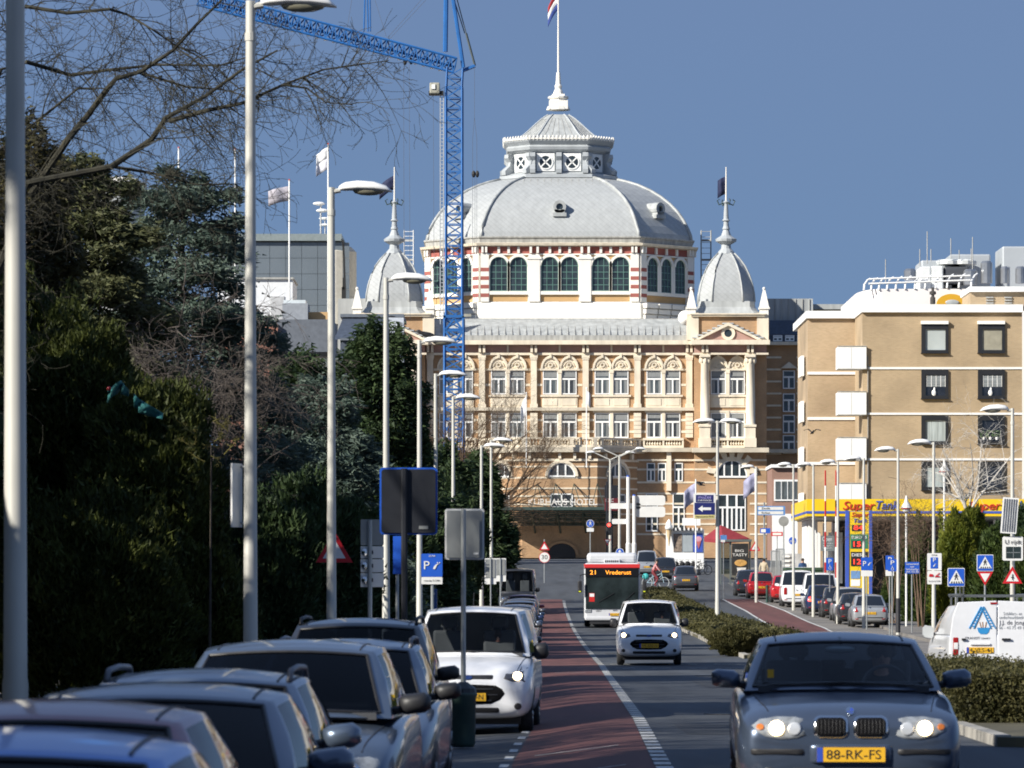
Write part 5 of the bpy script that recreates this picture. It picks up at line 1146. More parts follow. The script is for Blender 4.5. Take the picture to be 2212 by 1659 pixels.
for ci, xc in enumerate((2019.5, 2141.5)):
    for ri, yt in enumerate((701, 799.5, 898, 997)):
        f = MB(); x0, x1 = xc - 29, xc + 29; yb = yt + 61; d = D1
        f.vb(x0, x0 + 9, yt, yb, d - .12, .12); f.vb(x1 - 6, x1, yt, yb, d - .12, .12); f.vb(x0 + 9, x1 - 6, yt, yt + 10, d - .12, .12); f.vb(x0 + 9, x1 - 6, yb - 6, yb, d - .12, .12); f.vb(x0 - 1, x1 + 1, yb, yb + 1.5, d - .2, .2)
        fo = wp('window', f, bfr, fl); kind = {(0, 0): 0, (1, 0): 1, (0, 2): 3, (0, 3): 3}.get((ci, ri), 2)
        vbx('pane', [(x0 + 9, x1 - 6, yt + 10, yb - 6)], d - .03, .028, panes[kind], fo)
        if ri == 0: vbx('lintel_box', [(x0 - .5, x1 + .5, yt - 8, yt - 1)], d - .25, .25, whitew, fo)
        if ri == 1:
            vbx('half_blind', [(x0 + 10, x1 - 7, yt + 11, yt + 36)], d - .05, .01, mat('grey_blind', (.22, .24, .25), .5, var=.5, vscale=1.5, stretch=(.3, 1, 12)), fo)
            for q in range(5): vbx('blind_cord', [(x0 + 11 + q * 10, x0 + 12.3 + q * 10, yt + 11, yt + 36)], d - .065, .01, whitew, fo)
            b = MB(); c = W(xc - 2, yb - 12, d - .1); b.ell(c, (.13, .06, .2), 8, 6); b.ell(c + Vector((.03, 0, .22)), (.06, .05, .12), 6, 5); wp('sill_ornament', b, whitew, fo)
        if ri == 2 and ci == 1:
            for q in (-16, -2, 12):
                c = W(xc + q, yb - 9, d - .15); b = MB(); b.lathe([(.07, 0), (.1, .16)], c, 8); wp('flower_pot', b, whitew, fo)
                b = MB()
                for k in range(26): b.ell(c + Vector((random.uniform(-.22, .22), random.uniform(-.05, .02), random.uniform(.15, .55))), (.05, .03, .04), 5, 3)
                wp('pot_plant', b, mat('pot_plant', (.05, .10, .03), .7, var=.5, vscale=6), fo)
vbx('roof_house', [(2096, 2260, 628, 660)], D1 + 3, 5, abrick, fl); vbx('fascia', [(2094, 2262, 619, 630)], D1 + 2.7, 5.6, whitew, fl)
for x in (2130, 2170):
    for q in range(3): vbx('wall_vent', [(x, x + 16, 641 + q * 6, 644 + q * 6)], D1 + 2.9, .12, lead_d, fl)
b = MB(); c = W(2015, 657, D1 + 3); b.lathe([(.16, 0), (.16, .4), (.09, .45), (.09, .55), (.2, .6), (.2, .75), (.08, .8), (.08, 1.0)], c, 12); wp('chimney_cowl', b, mat('soot', (.05, .045, .04), .8, var=.3), fl)
# --- white rounded building behind the flats
D2 = 330.0; wb_ = thing('white_building', 'white building with curved parapet and rooftop plant behind the flats', 'building', (WX(2000, D2), D2, GZ(28, D2)))
pts = []
for i in range(13): a = R(180 + 90 * i / 12); pts.append((WX(1905, D2) + 1.5 * math.cos(a), D2 + 6 + 6 * math.sin(a)))
pts += [(WX(2330, D2), D2), (WX(2330, D2), D2 + 20), (pts[0][0], D2 + 20)]
b = MB(); b.prismz(pts, WZ(720, D2), WZ(624, D2)); wp('wall', b, mat('white_render', (.78, .74, .72), .6, var=.05, vscale=.4), wb_)
b = MB(); b.prismz([(x * 1.0, y) for x, y in pts], WZ(1300, D2), WZ(720, D2)); wp('lower_wall', b, whitep, wb_)
rl_ = MB()
for i, (x, yb, yt) in enumerate([(1872 + k * 15 + (k * k) * .55, 628 - k * .6, 608 - k * 1.0) for k in range(16)]):
    if x > 2110: break
    p = W(x - 6, yb, D2 - .1); q = W(x + 8, yt - 6, D2 + .6); b = MB(); b.tube([p, p.lerp(q, .35) + Vector((-.12, 0, .15)), p.lerp(q, .75) + Vector((-.08, 0, .12)), q], .07, 6); wp('railing_rib', b, whitew, wb_)
for dy in (0, 9):
    b = MB(); b.tube([W(x, 603 - (x - 1872) * .035 + dy * 1.1, D2) for x in range(1876, 2115, 20)], .06, 6); wp('railing_bar', b, whitew, wb_)
b = MB(); c = W(2055, 657, D2 - .3); b.arch(c.x, c.z, .001, 1.05, D2 - .3, D2 - .05, 0, 180, 16, .7); wp('yellow_sign', b, mat('sign_orange', (.62, .34, .02), .5, var=.03), wb_)
b = MB(); b.ell(c + Vector((.05, -.1, .12)), (.5, .06, .2), 12, 6); wp('sign_emblem', b, lead, wb_)
def plant(rects, m, dd=6): 
    for r in rects: b = MB(); b.vb(*r, D2 + dd, 5); wp('rooftop_unit', b, m, wb_, bevel=.12)
plant([(1990, 2075, 562, 625), (2052, 2140, 549, 625), (2165, 2330, 532, 625)], mat('plant_grey', (.42, .45, .47), .5, .2, var=.08, vscale=.5))
plant([(1988, 2012, 575, 626), (2012, 2038, 574, 626)], mat('plant_white', (.62, .64, .63), .5, var=.06), 4)
plant([(2040, 2093, 576, 612)], mat('louvre', (.05, .055, .065), .6, var=.3, stretch=(.2, 1, 6)), 4.2)
for x in (2050, 2082): b = MB(); c = W(x, 572, D2 + 5); b.lathe([(.9, 0), (.95, .25), (.8, .35)], c, 14); wp('roof_fan', b, plant and mat('plant_white', (.62, .64, .63)), wb_)
for x, y0, y1, r in ((2131, 568, 612, .42), (2096, 586, 615, .5), (2170, 580, 612, .3), (2204, 580, 612, .35), (1966, 585, 605, .45)): b = MB(); c = W(x, y1, D2 + 3); b.lathe([(r, 0), (r, (y1 - y0) * .033), (r * .7, (y1 - y0) * .033 + .15)], c, 12); wp('flue', b, mat('steel', (.4, .41, .42), .3, .8, var=.1), wb_)
for x, y0, y1 in ((1913, 560, 610), (1987, 538, 575), (2003, 500, 570), (2011, 538, 565), (2054, 515, 560), (2072, 540, 560), (2098, 537, 565), (2101, 512, 590)): b = MB(); b.tube([W(x, y1, D2 + 4), W(x, y0, D2 + 4)], .035, 5); wp('aerial', b, lead_d, wb_)
# --- low brick annex left of the flats
D3 = 400.0; an = thing('brick_annex', 'low brick annex with a white strip window left of the flats', 'building', (WX(1715, D3), D3, GZ(24, D3)))
vbx('wall', [(1668, 1760, 1008, 1215)], D3, 8, brick_mat('annex_brick', (.30, .15, .11), (.26, .13, .09), (.3, .22, .18), blotch=.1), an); vbx('fascia', [(1666, 1762, 1003, 1010)], D3 - .4, 9, whitew, an)
vbx('window_band', [(1672, 1742, 1036, 1082)], D3 - .1, .09, whitew, an)
for q in range(5): vbx('pane', [(1675 + q * 13.5, 1686 + q * 13.5, 1040, 1078)], D3 - .13, .03, gl_cur, an)
vbx('white_ground_floor', [(1668, 1740, 1110, 1215)], D3 - .2, .19, whitew, an)
# --- fuel station
D4 = 255.0; gz4 = GZ(18, D4); fs = thing('fuel_station', 'yellow and blue fuel station canopy with red lettering under the flats', 'fuel station', (WX(1950, D4), D4, gz4))
yel = mat('station_yellow', (.78, .53, .012), .45, var=.03); blu = mat('station_blue', (.05, .10, .42), .45, var=.03); sred = mat('station_red', (.55, .04, .02), .45, var=0)
zt, zs1, zs0, zb_ = WZ(1078, D4), WZ(1104, D4), WZ(1109, D4), WZ(1115, D4); xl = WX(1743, D4); xr = WX(2300, D4)
b = MB(); b.box(xl, xr, D4, D4 + 14, zb_, zt); wp('canopy', b, yel, fs)
b = MB(); b.box(xl - .02, xr, D4 - .03, D4 + 14.02, zs0, zs1); wp('blue_stripe', b, blu, fs)
b = MB(); b.box(xl + .3, xr, D4 + .3, D4 + 13.7, zb_ - .06, zb_); wp('canopy_soffit', b, mat('soffit', (.5, .5, .48), .6, var=.1), fs)
def stext(x0, x1, y, txt, m, size): text(txt, size, m, fs, ((WX(x0, D4) + WX(x1, D4)) / 2, D4 - .035, WZ(y, D4)), width=WX(x1, D4) - WX(x0, D4), world=True, shear=.25, ext=.02, off=.004)
for x in (1818, 2090): stext(x, x + 70, 1093, 'Super', sred, .66); stext(x + 71, x + 120, 1092, 'Tank', blu, .66)
for x in (1752, 1840, 1930, 2040, 2150): b = MB(); b.box(WX(x, D4 + 8) - .2, WX(x, D4 + 8) + .2, D4 + 7, D4 + 7.4, gz4, zb_); wp('canopy_column', b, whitew, fs)
b = MB(); b.box(WX(1742, 264), WX(1766, 264), 264, 268, gz4, zb_ - .07); wp('shop_wall', b, whitew, fs)
b = MB(); b.box(WX(1800, 267), WX(2300, 267), 267, 268.5, gz4, zb_ - .08); wp('shop_front', b, mat('shop_dark', (.03, .03, .032), .3, var=.3), fs)
for q in range(7): x = 1766 + q * 12; b = MB(); b.vb(x, x + 6, 1150 - (q % 2) * 20, 1260, 262 + q * .3, .3); wp('white_post', b, whitew, fs)
vbx('strip_light', [(2030, 2055, 1127, 1131)], D4 + 1, .1, whitew, fs)
# price pylon
D5 = 245.0; X = WX(1856, D5); py = thing('price_pylon', 'yellow and blue fuel price pylon with red digits', 'sign', (X, D5, GZ(X, D5) + .14))
vbx('board', [(1834, 1877, 1105, 1283)], D5, .3, yel, py)
for a, c in ((1827, 1834), (1877, 1884)): vbx('blue_side', [(a, c, 1103, 1290)], D5 - .04, .4, blu, py)
def pt_(x, y, s, m, w_, txt, sh=0): text(txt, s, m, py, (WX(x, D5), D5 - .03, WZ(y, D5)), width=w_, world=True, ext=.008, shear=sh, off=.002)
ledr = mat('red_digits', (.8, .03, .02), .5, var=0, emit=(1, .04, .02), estr=1.6)
pt_(1857, 1112, .32, sred, .95, 'Super', .25); pt_(1857, 1125, .3, blu, .75, 'Tank', .25)
vbx('price_panel', [(1840, 1867, 1134, 1147)], D5 - .02, .02, ink, py); pt_(1854, 1140.5, .34, ledr, .5, '84')
vbx('price_panel', [(1837, 1875, 1154, 1185)], D5 - .02, .02, mat('panel_green', (.02, .20, .09), .5, var=0), py); pt_(1856, 1161, .22, refl_w, .8, 'EURO 95'); vbx('digit_panel', [(1841, 1861, 1168, 1184)], D5 - .025, .02, ink, py); pt_(1850, 1176, .38, ledr, .38, '15')
vbx('price_panel', [(1838, 1875, 1192, 1223)], D5 - .02, .02, ink, py); pt_(1856, 1199, .22, refl_w, .8, 'DIESEL'); pt_(1850, 1214, .38, ledr, .38, '12')
vbx('notice', [(1838, 1858, 1233, 1250)], D5 - .02, .02, mat('notice_blue', (.15, .28, .5), .5, var=.2), py); vbx('notice', [(1838, 1858, 1252, 1266)], D5 - .02, .02, refl_w, py)
op = thing('opening_hours_sign', 'grey Open board with opening hours by the station', 'sign', (WX(1788, 250), 250, GZ(17, 250) + .14)); vbx('board', [(1773, 1802, 1157, 1190)], 250, .06, mat('board_grey', (.16, .18, .18), .5, var=.05), op); text('Open', .34, refl_w, op, (WX(1787, 250), 249.98, WZ(1165, 250)), width=.52, world=True)
for q, tt in enumerate(('7.00 - 21.00 u', 'Zaterdag 8-17 u', 'Zondag 9-17 u')): text(tt, .1, refl_w, op, (WX(1788, 250), 249.98, WZ(1174 + q * 5, 250)), width=.5, world=True)
b = MB(); b.tube([(WX(1788, 250), 250.03, WZ(1190, 250)), (WX(1788, 250), 250.03, GZ(17, 250) + .1)], .04, 6); wp('post', b, lead_d, op)
red_s, wht_s = mat('stripe_red', (.45, .02, .02), .5, var=.05), mat('stripe_white', (.75, .75, .73), .5, var=.05)
for x, lab in ((1783, 'left'), (1806, 'right')):
    d = 242; X = WX(x, d); z0 = GZ(X, d) + .1; t = thing('striped_pole', 'tall red and white striped pole, %s one of the pair at the station' % lab, 'pole', (X, d, z0), 0, 'striped poles at the fuel station'); n = 9; H_ = WZ(1016, d) - z0
    for q in range(n): b = MB(); b.tube([(0, 0, H_ * q / n), (0, 0, H_ * (q + 1) / n)], .06 - .02 * q / n, 8); b.build('stripe', red_s if q % 2 == 0 else wht_s, t)
# --- left: grey panelled glass building with white box
D6 = 520.0; gb = thing('glass_hall', 'grey green glass panelled hall with rooftop lamps behind the flagpoles', 'building', (WX(640, D6), D6, 6.4))
vbx('wall', [(470, 737, 522, 1215)], D6, 20, mat('wall_dim', (.10, .115, .12), .6, var=.05), gb); pm_ = mat('glass_panel', (.17, .20, .225), .25, .2, var=.12, vscale=.15)
for i in range(7):
    for j in range(5): x0 = 530 + i * 34.5 - 16; vbx('panel', [(x0, x0 + 33.7, 524 + j * 34, 557.2 + j * 34)], D6 - .06, .05, pm_, gb)
vbx('parapet', [(466, 738, 505, 520)], D6 - .6, 21, mat('parapet_grey', (.25, .29, .29), .4, .2, var=.1), gb)
b = MB(); b.lathe([(2.2, 0), (2.2, 8.2), (1.6, 8.8)], (WX(728, D6 + 2), D6 + 2, WZ(700, D6)), 20); wp('round_end', b, mat('cream_render', (.42, .40, .35), .7, var=.1), gb)
b = MB(); b.vb(738, 747, 620, 690, D6 - 2.2, .6); b.vb(740, 744, 600, 625, D6 - 2.2, .4); wp('hanging_sign', b, ink, gb)
b = MB(); b.tube([W(735, 515, D6), W(741, 520, D6 - 1), W(743, 560, D6 - 1), W(745, 620, D6 - 1)], .12, 5); wp('drain_hose', b, ink, gb)
for x, y in ((685, 440), (692, 455)):
    b = MB(); b.tube([W(693, 505, D6 + 2), W(693, 440, D6 + 2)], .09, 5); b.ell(W(x + 4, y, D6 + 2), (.7, .4, .22), 10, 6); wp('roof_lamp', b, whitew, gb)
for x, y in ((703, 472), (704, 486)): b = MB(); b.tube([W(702, 505, D6 + 4), W(702, 470, D6 + 4)], .06, 5); b.ell(W(x - 3, y, D6 + 4), (.6, .35, .16), 10, 6); wp('roof_lamp', b, whitew, gb)
wbx = thing('white_box_building', 'plain white flat-roofed building in front of the glass hall', 'building', (WX(570, 500), 500, 6.4)); vbx('wall', [(470, 632, 602, 1215)], 500, 10, mat('white_panel', (.70, .72, .74), .6, var=.06), wbx); vbx('door', [(585, 614, 640, 690)], 499.9, .09, mat('grey_door', (.45, .46, .47), .6, var=.1), wbx); vbx('coping', [(468, 634, 599, 603)], 499.7, 10.5, lead_d, wbx)
b = MB(); d = 540; b.lathe([(3.6, 0), (3.4, .5), (2.2, .9), (.1, 1.1)], (WX(250, d), d, WZ(402, d)), 28); o = wp('roof', b, whitep, thing('round_white_hall', 'round hall with low white roof behind the blue cedar', 'building', (WX(250, d), d, 6.4)), smooth=True)
b = MB(); b.lathe([(3.4, 0), (3.4, WZ(402, d) - 6.4)], (WX(250, d), d, 6.4), 28); wp('wall', b, lead, o.parent)
# red brick house with slate roof, navy mansard house
D7 = 380.0; rh = thing('brick_house', 'low red brick house with slate roof half hidden by conifers', 'house', (WX(560, D7), D7, 5.3)); vbx('wall', [(470, 600, 700, 1210)], D7, 9, brick_mat('house_brick', (.32, .12, .075), (.27, .10, .06), (.3, .2, .16), blotch=.12), rh); vbx('roof', [(465, 720, 690, 705), (590, 720, 705, 760)], D7 + .5, 9, mat('slate_grey', (.12, .135, .16), .6, var=.15), rh)
vbx('dormer', [(610, 665, 655, 690)], D7 + 3, 4, mat('slate_pale', (.26, .28, .31), .6, var=.12), rh); vbx('cream_wall', [(662, 712, 674, 700)], D7 + 4, 3, tanp, rh); vbx('skylight', [(612, 660, 648, 656)], D7 + 3.5, 2, mat('skylight_pane', (.55, .6, .62), .2, var=.1), rh)
D8 = 360.0; nh = thing('mansard_house', 'dark blue mansard house with white fascias beside the hotel', 'house', (WX(800, D8), D8, 5.0)); slb = mat('slate_blue', (.055, .07, .10), .6)
vbx('wall', [(735, 840, 735, 1210)], D8, 10, slb, nh); b = MB(); b.add([W(722, 733, D8 - .2), W(838, 733, D8 - .2), W(836, 684, D8 + 3), W(742, 684, D8 + 3)], [(0, 1, 2, 3)]); wp('mansard', b, slb, nh)
vbx('flat_roof', [(735, 872, 678, 685)], D8 + 2.6, 10, mat('roof_edge', (.13, .15, .18), .5, var=.1), nh); vbx('white_gable', [(832, 872, 686, 730), (842, 870, 755, 768), (838, 872, 770, 850)], D8 + .4, 2, mat('pale_blue_panel', (.50, .54, .60), .5, var=.06), nh); vbx('eaves', [(735, 880, 730, 735)], D8 - .6, 5, mat('roof_edge', (.13, .15, .18)), nh)
b = MB(); b.prism([(WX(838, D8), WZ(755, D8)), (WX(880, D8), WZ(755, D8)), (WX(870, D8), WZ(737, D8)), (WX(838, D8), WZ(737, D8))], D8 - .4, D8 - .1); wp('tiled_porch', b, mat('porch_tile', (.09, .08, .08), .7, var=.4, vscale=3, stretch=(6, 1, .3)), nh)
b = MB(); c = W(845, 690, D8 + 2); b.ell(c, (.5, .4, .3), 8, 6); b.tube([c, c + Vector((0, 0, -.9))], .06, 5); b.ell(c + Vector((.3, 0, -.5)), (.35, .3, .25), 8, 6); wp('floodlight', b, ink, nh)
# scaffold stair towers beside the dome
for x0, x1, yt, yb, d, m, lab in ((873, 893, 497, 620, 505, whitew, 'white scaffold ladder tower left of the dome'), (1515, 1536, 497, 640, 520, lead_d, 'dark scaffold ladder tower right of the dome')):
    t = thing('scaffold_tower', lab, 'scaffold', W((x0 + x1) / 2, yb, d)); 
    for x in (x0, x1):
        for q in (0, 1.0): b = MB(); b.tube([W(x, yb + 20, d) + Vector((0, q, 0)), W(x, yt, d) + Vector((0, q, 0))], .055, 5); wp('standard', b, m, t)
    for q in range(12):
        y = yt + 3 + q * (yb - yt) / 12; b = MB(); b.tube([W(x0, y, d), W(x1, y, d)], .04, 4); wp('rung', b, m, t)
    for y in (yt + 20, yt + 62): b = MB(); b.vb(x0, x1, y, y + 3, d, 1.0); wp('platform', b, lead_d, t)
# ================================================================ crane
DC = 430.0; cblue = mat('crane_blue', (.022, .125, .37), .45, var=.12, vscale=1); cz0 = GZ(-5, DC)
cr0 = thing('tower_crane', 'blue lattice tower crane with raised jib left of the big dome', 'crane', (WX(981, DC), DC, cz0))
def lattice(name, p0, p1, w0, n, r, up=Vector((0, 1, 0)), w1=None, tri=False, m=cblue):
    p0, p1 = Vector(p0), Vector(p1); t = (p1 - p0).normalized(); u = t.cross(up).normalized(); v = t.cross(u); w1 = w1 or w0
    cor = [(-1, -1), (1, -1), (1, 1), (-1, 1)] if not tri else [(-1, 1), (1, 1), (0, -1)]
    def P(k, f): w = w0 + (w1 - w0) * f; c = cor[k % len(cor)]; return p0.lerp(p1, f) + u * c[0] * w / 2 + v * c[1] * w / 2
    b = MB()
    for k in range(len(cor)): b.tube([P(k, 0), P(k, 1)], r, 5)
    o = wp(name, b, m, cr0); br_ = MB()
    for i in range(n):
        f0, f1 = i / n, (i + 1) / n
        for k in range(len(cor)):
            a, c = (k, k + 1) if i % 2 else (k + 1, k); br_.tube([P(a, f0), P(c, f1)], r * .6, 4, cap=False); br_.tube([P(k, f0), P(k + 1, f0)], r * .55, 4, cap=False)
    q = wp('bracing', br_, m, o); q['kind'] = 'stuff'; return o
lattice('lower_mast', (WX(981, DC), DC, cz0), W(981, 690, DC), 1.75, 24, .14)
lattice('upper_mast', W(981, 690, DC), W(981, 190, DC), 1.5, 22, .125)
b = MB()
for x in (960, 1001):
    b.vb(x - 2.5, x + 2.5, 682, 745, DC - .95, .3)
b.vb(958, 1003, 680, 686, DC - .95, .3); b.vb(958, 1003, 712, 716, DC - .95, .3); b.vb(958, 1003, 741, 747, DC - .95, .3)
for a, c in (((962, 712), (981, 688)), ((999, 712), (981, 688)), ((962, 716), (981, 740)), ((999, 716), (981, 740))): b.tube([W(*a, DC - .9), W(*c, DC - .9)], .13, 4)
wp('climbing_frame', b, cblue, cr0)
lattice('slewing_head', W(981, 190, DC), W(983, 148, DC), 1.45, 2, .1)
piv = W(983, 143, DC); tip = W(430, -3, DC)
lattice('jib', piv, tip, 1.35, 44, .12, up=Vector((0, 1, 0)), tri=True)
for q in range(30):
    f = .02 + q * .032; c = piv.lerp(tip, f); b = MB(); b.box(c.x - .32, c.x + .32, c.y - .45, c.y + .45, c.z - .72, c.z - .66); wp('walkway_plank', b, mat('galvanised', (.55, .57, .58), .4, .4, var=.1), cr0)
for a, c, r in (((962, 112), (964, -40), .22), ((1001, 146), (970, -60), .18), ((795, 68), (793, -30), .07), ((786, 68), (789, -30), .07), ((800, 68), (799, -30), .07)):
    b = MB(); b.tube([W(*a, DC - .3), W(*c, DC - .3)], r, 6); wp('mast_strut', b, cblue, cr0)
b = MB(); b.tube([W(1001, 152, DC), W(1026, 142, DC)], .18, 5); wp('tail_arm', b, cblue, cr0)
tie = mat('tie_bar', (.10, .12, .12), .5, .4, var=.1); rope_m = mat('steel_rope', (.12, .13, .16), .5, .3, var=0)
for a, c, r in (((1026, 142), (1007, 72), .11), ((1007, 72), (985, -10), .05), ((1004, 72), (978, -10), .05)): b = MB(); b.tube([W(*a, DC), W(*c, DC)], r, 5); wp('tie_bar', b, tie, cr0)
for a, c in (((835, 84), (910, 0)), ((840, 86), (920, 0)), ((872, 140), (873, 640)), ((884, 140), (886, 690)), ((936, 205), (938, 680)), ((1025, 145), (1025, 255)), ((1025, 255), (1021, 300)), ((1025, 255), (1030, 300)), ((1021, 300), (1021, 690)), ((1030, 300), (1030, 690)), ((1026, 380), (1026, 690)), ((810, 0), (835, 80)), ((750, 60), (760, 0))):
    b = MB(); b.tube([W(*a, DC - .5), W(*c, DC - .5)], .022, 4); wp('rope', b, rope_m, cr0)
for x, y in ((1023, 376), (1031, 376), (875, 133), (888, 132)): b = MB(); b.ell(W(x, y, DC - .5), (.18, .14, .33), 8, 6); wp('pulley_block', b, ink, cr0)
b = MB(); b.vb(928, 950, 178, 202, DC - 1.2, 1.6); wp('winch_housing', b, mat('winch_cream', (.35, .34, .28), .5, var=.2), cr0, bevel=.1); b = MB(); b.vb(932, 940, 182, 192, DC - 1.3, .1); wp('winch_plate', b, whitew, cr0); b = MB(); b.vb(926, 958, 196, 204, DC - 1.0, 1.2); wp('winch_platform', b, ink, cr0)
b = MB(); b.vb(950, 952, 205, 700, DC - .8, .1); b.vb(957, 959, 205, 700, DC - .8, .1); ld = wp('ladder', b, mat('galvanised', (.55, .57, .58), .4, .4), cr0)
for q in range(60): b = MB(); y = 210 + q * 8; b.vb(952, 957, y, y + 1.4, DC - .78, .06); wp('rung', b, mat('galvanised', (.55, .57, .58)), ld)
b = MB(); b.vb(1002, 1018, 678, 684, DC - 1.5, .5); wp('work_lamp', b, mat('winch_cream', (.35, .34, .28)), cr0)
b = MB(); b.box(WX(981, DC) - 3.2, WX(981, DC) + 3.2, DC - 3, DC + 4, cz0, cz0 + 1.4); wp('base_carriage', b, cblue, cr0)
# ================================================================ lamp posts
pole_m = mat('lamp_post_paint', (.52, .51, .46), .45, .1, var=.10, vscale=1.2); lampw = mat('lamp_hood', (.80, .80, .78), .35, var=.04); lens_m = mat('lamp_lens', (.20, .19, .14), .15, var=.2, spec=.8)
band_m = mat('dark_band', (.03, .03, .035), .5, var=.1)
def lamp_head(t, x, z, s, L=.95, y=0):
    """white shell growing from the arm, s = +1 to the right"""
    rings = []
    for f, hh, ww, zz in ((0, .05, .06, .0), (.06, .08, .09, .015), (.12, .105, .13, .02), (.35, .125, .16, .03), (.65, .115, .165, .02), (.88, .075, .13, -.01), (1.0, .015, .06, -.05)):
        rings.append([(x + s * f * L, y + ww * math.cos(a), z + zz + (hh * math.sin(a) if math.sin(a) > 0 else .05 * math.sin(a) * min(1, hh / .1))) for a in [2 * math.pi * i / 14 for i in range(14)]])
    b = MB(); b.ring(rings if s > 0 else [r[::-1] for r in rings]); h = b.build('lamp_hood', lampw, t, smooth=True)
    b = MB(); b.ell((x + s * L * .56, y, z - .03), (.3 * L, .12, .085), 14, 6); b.build('lamp_lens', lens_m, h, smooth=True)
def lamp_post(label, X, d, ht, side, group, base=None, double=False, r0=.105, r1=.055, name='street_lamp', headL=.95, band=False, dz=0):
    z0 = GZ(X, d) + .05 + dz; t = thing(name, label, 'street lamp', (X, d, z0), 0, group)
    b = MB(); b.tube([(0, 0, 0), (0, 0, 1.2), (0, 0, 1.25), (0, 0, ht * .55), (0, 0, ht)], [r0, r0, r0 * .92, (r0 + r1) * .45, r1], 16); b.build('pole', pole_m, t, smooth=False); auto_smooth(t.children[0], 50)
    for s in ((1, -1) if double else (side,)):
        b = MB(); b.tube([(0, 0, ht - .08), (s * .1, 0, ht - .06), (s * .16, 0, ht - .05)], .045, 8); b.build('arm', pole_m, t); lamp_head(t, s * .13, ht - .03, s, headL)
    b = MB(); b.lathe([(r1 + .012, ht - .5), (r1 + .012, ht - .4)], n=12); b.build('collar', pole_m, t)
    if band: b = MB(); b.lathe([(r0 + .012, .1), (r0 + .012, 1.5)], n=14); b.build('sleeve', band_m, t)
    return t
GLL = 'tall street lamps along the left pavement'
ords = ['nearest', 'second', 'third', 'fourth', 'fifth', 'sixth', 'seventh', 'eighth', 'ninth']
for i, (xv, d, yt) in enumerate(((33, 33, None), (541, 58, 2), (716, 82, 405), (834, 107, 600), (906, 132, 735), (941, 157, 807), (979, 182, 857), (1040, 209, 962), (1061, 232, 950))):
    X = WX(xv, d); z0 = GZ(X, d) + .05; ht = 9.25 if yt is None else WZ(yt, d) - z0
    lamp_post('tall pale street lamp with white hood, %s from the viewer on the left' % ords[i], X, d, ht, 1, GLL, headL=.95, r0=.10 if i else .093, r1=.06)
GRL = 'street lamps along the right pavement'
for i, (xv, d, yt) in enumerate(((2187, 140, 882), (2017, 173, 955), (1940, 190, 970), (1866, 205, 990), (1810, 215, 997), (1757, 228, 1003), (1714, 240, 1003), (1634, 255, 1008))):
    X = WX(xv, d); z0 = GZ(X, d) + .05; lamp_post('pale street lamp with white hood, %s from the right edge on the right pavement' % ords[i].replace('nearest', 'first'), X, d, WZ(yt, d) - z0, -1, GRL, r0=.085, r1=.05, headL=.75 if d > 200 else .85, band=(i == 2))
X = WX(1550, 200); ml = lamp_post('double-headed street lamp standing in the median hedge', X, 200, WZ(909, 200) - GZ(X, 200) - .05, 1, None, double=True, r0=.11)
for (xv, d, y, lab, sx) in ((1338, 330, 985, 'front one of two Y-armed twin lamps before the hotel', 1), (1318, 352, 992, 'rear one of two Y-armed twin lamps before the hotel', 1)):
    X = WX(xv, d); z0 = GZ(X, d); t = thing('street_lamp', lab, 'street lamp', (X, d, z0), 0, 'Y-armed twin lamps before the hotel'); ht = WZ(y, d) - z0; b = MB(); b.tube([(0, 0, 0), (0, 0, ht)], [.11, .07], 10); b.build('pole', pole_m, t)
    for s in (-1, 1):
        b = MB(); b.tube([(0, 0, ht - .05), (s * 1.2, 0, ht + .5)], .045, 6); b.build('arm', pole_m, t); lamp_head(t, s * 1.15, ht + .5, s, .75)
# ================================================================ signs
gal = mat('galvanised_post', (.38, .40, .40), .4, .5, var=.12); sblue = mat('sign_blue', (.015, .09, .48), .4, var=.04); swhite = mat('sign_white', (.70, .70, .68), .45, var=.04); sred2 = mat('sign_red', (.50, .012, .02), .4, var=.04); sback = mat('sign_back', (.30, .31, .30), .4, .3, var=.18, vscale=2); dback = mat('sign_back_dark', (.016, .018, .024), .5, .2, var=.15); navy_s = mat('sign_navy', (.015, .02, .12), .4, var=.04)
def post(t, xv, d, yt, yb=None, r=.03, m=None, name='post', X=None):
    X = WX(xv, d); zb = GZ(X, d) if yb is None else WZ(yb, d); b = MB(); b.tube([(X, d + .06, zb), (X, d + .06, WZ(yt, d))], r, 8); return wp(name, b, m or gal, t)
def sthing(label, xv, d, name='road_sign', cat='sign', group=None): X = WX(xv, d); return thing(name, label, cat, (X, d, GZ(X, d)), 0, group)
def plaque(t, x0, x1, yt, yb, d, m, dep=.02, parent=None, name='board', rad=.1, dy=0):
    w_, h_ = (x1 - x0) * d / F, (yb - yt) * d / F; b = MB(); b.prism(rrect(WX((x0 + x1) / 2, d), WZ((yt + yb) / 2, d), w_, h_, min(w_, h_) * rad, 3), d - dy, d - dy + dep); return wp(name, b, m, parent or t)
def stx(t, x, y, d, txt, h_, m, w_=None, parent=None, **k): text(txt, h_ * d / F, m, parent or t, (WX(x, d), d - .012, WZ(y, d)), width=w_ * d / F if w_ else None, world=True, ext=.002, **k)
def tri(t, cx, cy, s, d, up=True, parent=None):
    k = d / F; X, Z = WX(cx, d), WZ(cy, d); sg = 1 if up else -1
    def tp(r): return [(X + r * k * math.sin(R(a)), Z + sg * r * k * math.cos(R(a))) for a in (0, 120, 240)]
    b = MB(); b.prism(tp(s), d - .005, d + .015); o = wp('triangle_board', b, sred2, t); b = MB(); b.prism(tp(s * .62), d - .012, d - .006); wp('triangle_field', b, swhite, o); return o
